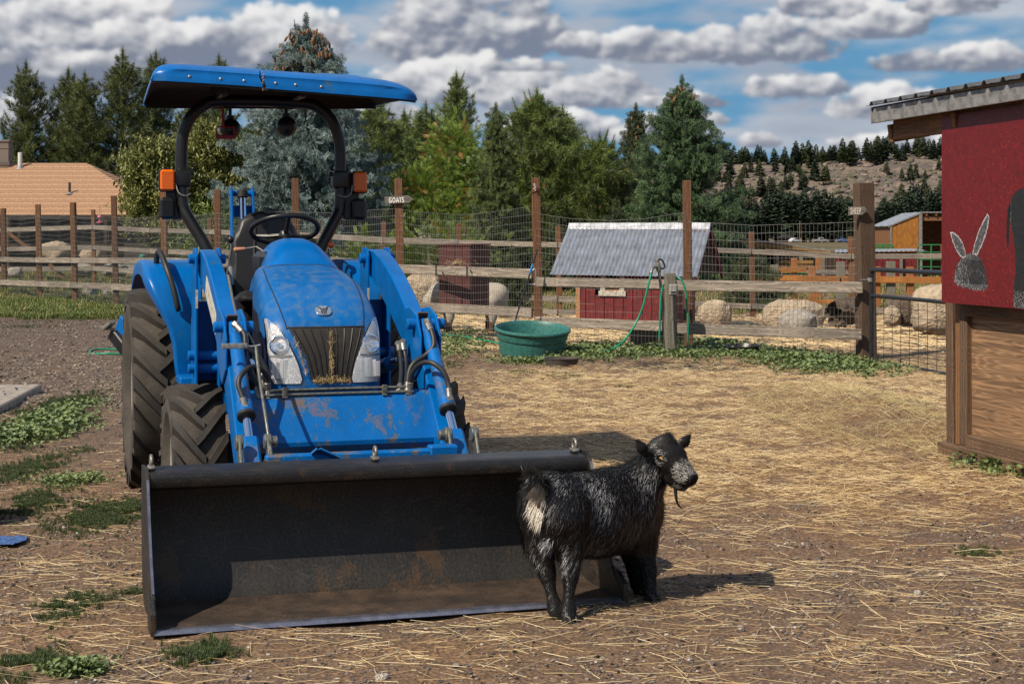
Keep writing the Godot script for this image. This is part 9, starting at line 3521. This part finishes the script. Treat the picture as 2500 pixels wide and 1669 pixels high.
	# hoses
	var hoses := [
		["green garden hose running down from the hydrant spout to the grass", [Vector3(1.763, 1.042, -20.42), Vector3(1.728, 0.91, -20.4), Vector3(1.662, 0.645, -20.4), Vector3(1.58, 0.447, -20.4), Vector3(1.44, 0.238, -20.3), Vector3(1.297, 0.13, -20.2), Vector3(1.141, 0.068, -20.15)]],
		["green hose hanging from the grey post in a loop to its right", [Vector3(2.059, 0.993, -20.4), Vector3(2.131, 0.977, -20.35), Vector3(2.181, 0.867, -20.35), Vector3(2.208, 0.647, -20.35), Vector3(2.225, 0.372, -20.35), Vector3(2.219, 0.105, -20.4)]],
		["short green hose hanging behind the hydrant with a brass end", [Vector3(1.948, 0.931, -20.45), Vector3(1.92, 0.874, -20.5), Vector3(1.892, 0.697, -20.5), Vector3(1.881, 0.42, -20.5), Vector3(1.875, 0.22, -20.5)]],
	]
	for h in hoses:
		t = thing("garden_hose", h[0], "hose")
		mb = MB.new()
		mb.tube(smooth_path(h[1], 5), 0.0135, 8)
		put(t, "tube", mb, M.hose_green, 60)
		mb = MB.new()
		var e: Vector3 = h[1][-1]
		cyl(mb, e + Vector3(0, 0.01, 0), e + Vector3(0, -0.045, 0), 0.017, 8, 0.003)
		put(t, "coupling", mb, M.pipe_steel)
	t = thing("garden_hose", "green hose loop lying on the gravel behind the big rear tyre", "hose")
	mb = MB.new()
	var loop := [Vector3(-4.929, 0, -21.595), Vector3(-5.152, 0, -21.553), Vector3(-5.433, 0, -21.512), Vector3(-5.547, -0, -21.346), Vector3(-5.509, 0, -21.023), Vector3(-5.386, 0, -20.748), Vector3(-5.211, 0, -20.632), Vector3(-4.951, 0, -20.709), Vector3(-4.744, 0, -20.787)]
	for k in loop.size(): loop[k] += Vector3(0, 0.012 + height(loop[k].x, loop[k].z), 0)
	mb.tube(smooth_path(loop, 5), 0.014, 8)
	put(t, "tube", mb, M.hose_green, 60)
	t = thing("garden_hose", "green hose lying straight in the weeds left of the teal tub", "hose")
	mb = MB.new()
	mb.tube(smooth_path([Vector3(-1.0, 0.05, -24.0), Vector3(-0.7, 0.06, -23.5), Vector3(-0.35, 0.055, -22.6), Vector3(0.0, 0.05, -21.6)], 4), 0.014, 8)
	put(t, "tube", mb, M.hose_green, 60)

func make_signs() -> void:
	# GOATS
	var t := thing("sign", "grey wooden arrow sign reading GOATS nailed to a brown post, pointing right", "sign", Vector3(-1.711, 2.074, -24.4))
	t.rotation.z = 0.045
	var s := 24.4 / 3700.0
	var mb := MB.new()
	var poly := PackedVector2Array()
	for p in [[-32.5, -8.5], [22.0, -9.0], [33.5, 0.0], [22.5, 8.5], [-32.5, 8.0]]:
		poly.append(Vector2(p[0], -p[1]) * s)
	mb.prism(xf(), poly, 0.025, 0.003)
	var b := put(t, "board", mb, M.sign_wood)
	words(b, "GOATS", 0.077, Vector3(-0.038, -0.004, 0.0135), 0.70, M.sign_paint, 0.0)
	mb = MB.new()
	for x in [-0.02, 0.02]:
		cyl(mb, Vector3(x, 0.03, 0.012), Vector3(x, 0.03, 0.016), 0.006, 8)
	put(t, "nail", mb, M.dark_iron)
	# SHEEP
	t = thing("sign", "small faded arrow sign reading SHEEP on the thick gate post", "sign", Vector3(4.244, 1.83, -19.84))
	s = 19.84 / 3700.0
	mb = MB.new()
	poly = PackedVector2Array()
	for p in [[-19.0, -9.5], [17.5, -10.0], [24.0, -1.0], [12.0, 9.5], [-19.0, 10.5]]:
		poly.append(Vector2(p[0], -p[1]) * s)
	mb.prism(xf(), poly, 0.03, 0.003)
	b = put(t, "board", mb, M.sign_wood)
	words(b, "SHEEP", 0.078, Vector3(-0.016, -0.002, 0.016), 0.42, M.sign_paint_faded, 0.0)
	# tool hanging on the fence
	t = thing("hoof_tool", "long black and blue handled tool with a chrome loop leaning on the fence", "tool")
	mb = MB.new()
	var a := Vector3(0.343, 1.342, -21.7)
	var e := Vector3(0.032, 0.362, -21.6)
	cyl(mb, a, e, 0.011, 10)
	put(t, "shaft", mb, M.black_plastic)
	mb = MB.new()
	cyl(mb, a.lerp(e, 0.20), a.lerp(e, 0.33), 0.017, 10, 0.004)
	cyl(mb, a.lerp(e, 0.95), e, 0.016, 10, 0.004)
	put(t, "blue_grip", mb, M.tool_blue)
	mb = MB.new()
	mb.tube(smooth_path([a.lerp(e, 0.34), Vector3(0.302, 1.084, -21.68), Vector3(0.319, 1.031, -21.68), Vector3(0.313, 0.885, -21.68), Vector3(0.255, 0.873, -21.68), Vector3(0.184, 0.879, -21.66)], 3), 0.009, 7)
	put(t, "chrome_loop", mb, M.zinc, 60)
	t = thing("latch_chain", "short shiny chain and eye bolt near the top of the brown post", "chain", Vector3(0.312, 2.219, -22))
	mb = MB.new()
	for k in 4:
		var ring := []
		for q in 8: ring.append(Vector3(cos(TAU * q / 8) * 0.014, -0.02 * k + sin(TAU * q / 8) * 0.016, 0.006 * (k % 2)))
		mb.tube(ring, 0.005, 5, false, true)
	put(t, "links", mb, M.zinc, 60)
	mb = MB.new()
	mb.tube([Vector3(0, -0.02, 0), Vector3(-0.10, -0.03, 0.02), Vector3(-0.13, 0.03, 0.02)], 0.006, 5)
	put(t, "eye_bolt", mb, M.dark_iron)

func words(parent: Node3D, text: String, tall: float, at: Vector3, stretch: float, m: Material, turn: float) -> void:
	var f := SystemFont.new()
	f.font_names = PackedStringArray(["Droid Sans"])
	f.font_weight = 700
	var tm := TextMesh.new()
	tm.text = text
	tm.font = f
	tm.font_size = 64
	tm.pixel_size = tall / 46.0
	tm.depth = 0.004
	tm.curve_step = 2.0
	var o := MeshInstance3D.new()
	o.name = "lettering"
	o.mesh = tm
	o.material_override = m
	parent.add_child(o)
	o.position = at
	o.scale = Vector3(stretch, 1, 1)

# ---------------------------------------------------------------- all together

func _ready() -> void:
	make_camera()
	make_light()
	make_materials()
	solid("beam_v", Color(0.36, 0.17, 0.07), 0.8, 0.0, T.wood_v, 0.8, T.wood_v, 0.3)
	goat_materials()
	make_ground()
	make_hill()
	make_trees()
	make_house()
	make_fences()
	make_gate()
	make_shed()
	make_hut()
	scatter_straw()
	make_feeder()
	make_far_sheds()
	make_cars()
	make_rocks()
	make_water_things()
	make_signs()
	make_tractor()
	make_goat()
	make_pen_goat()
	scatter_pebbles()
	scatter_plants()
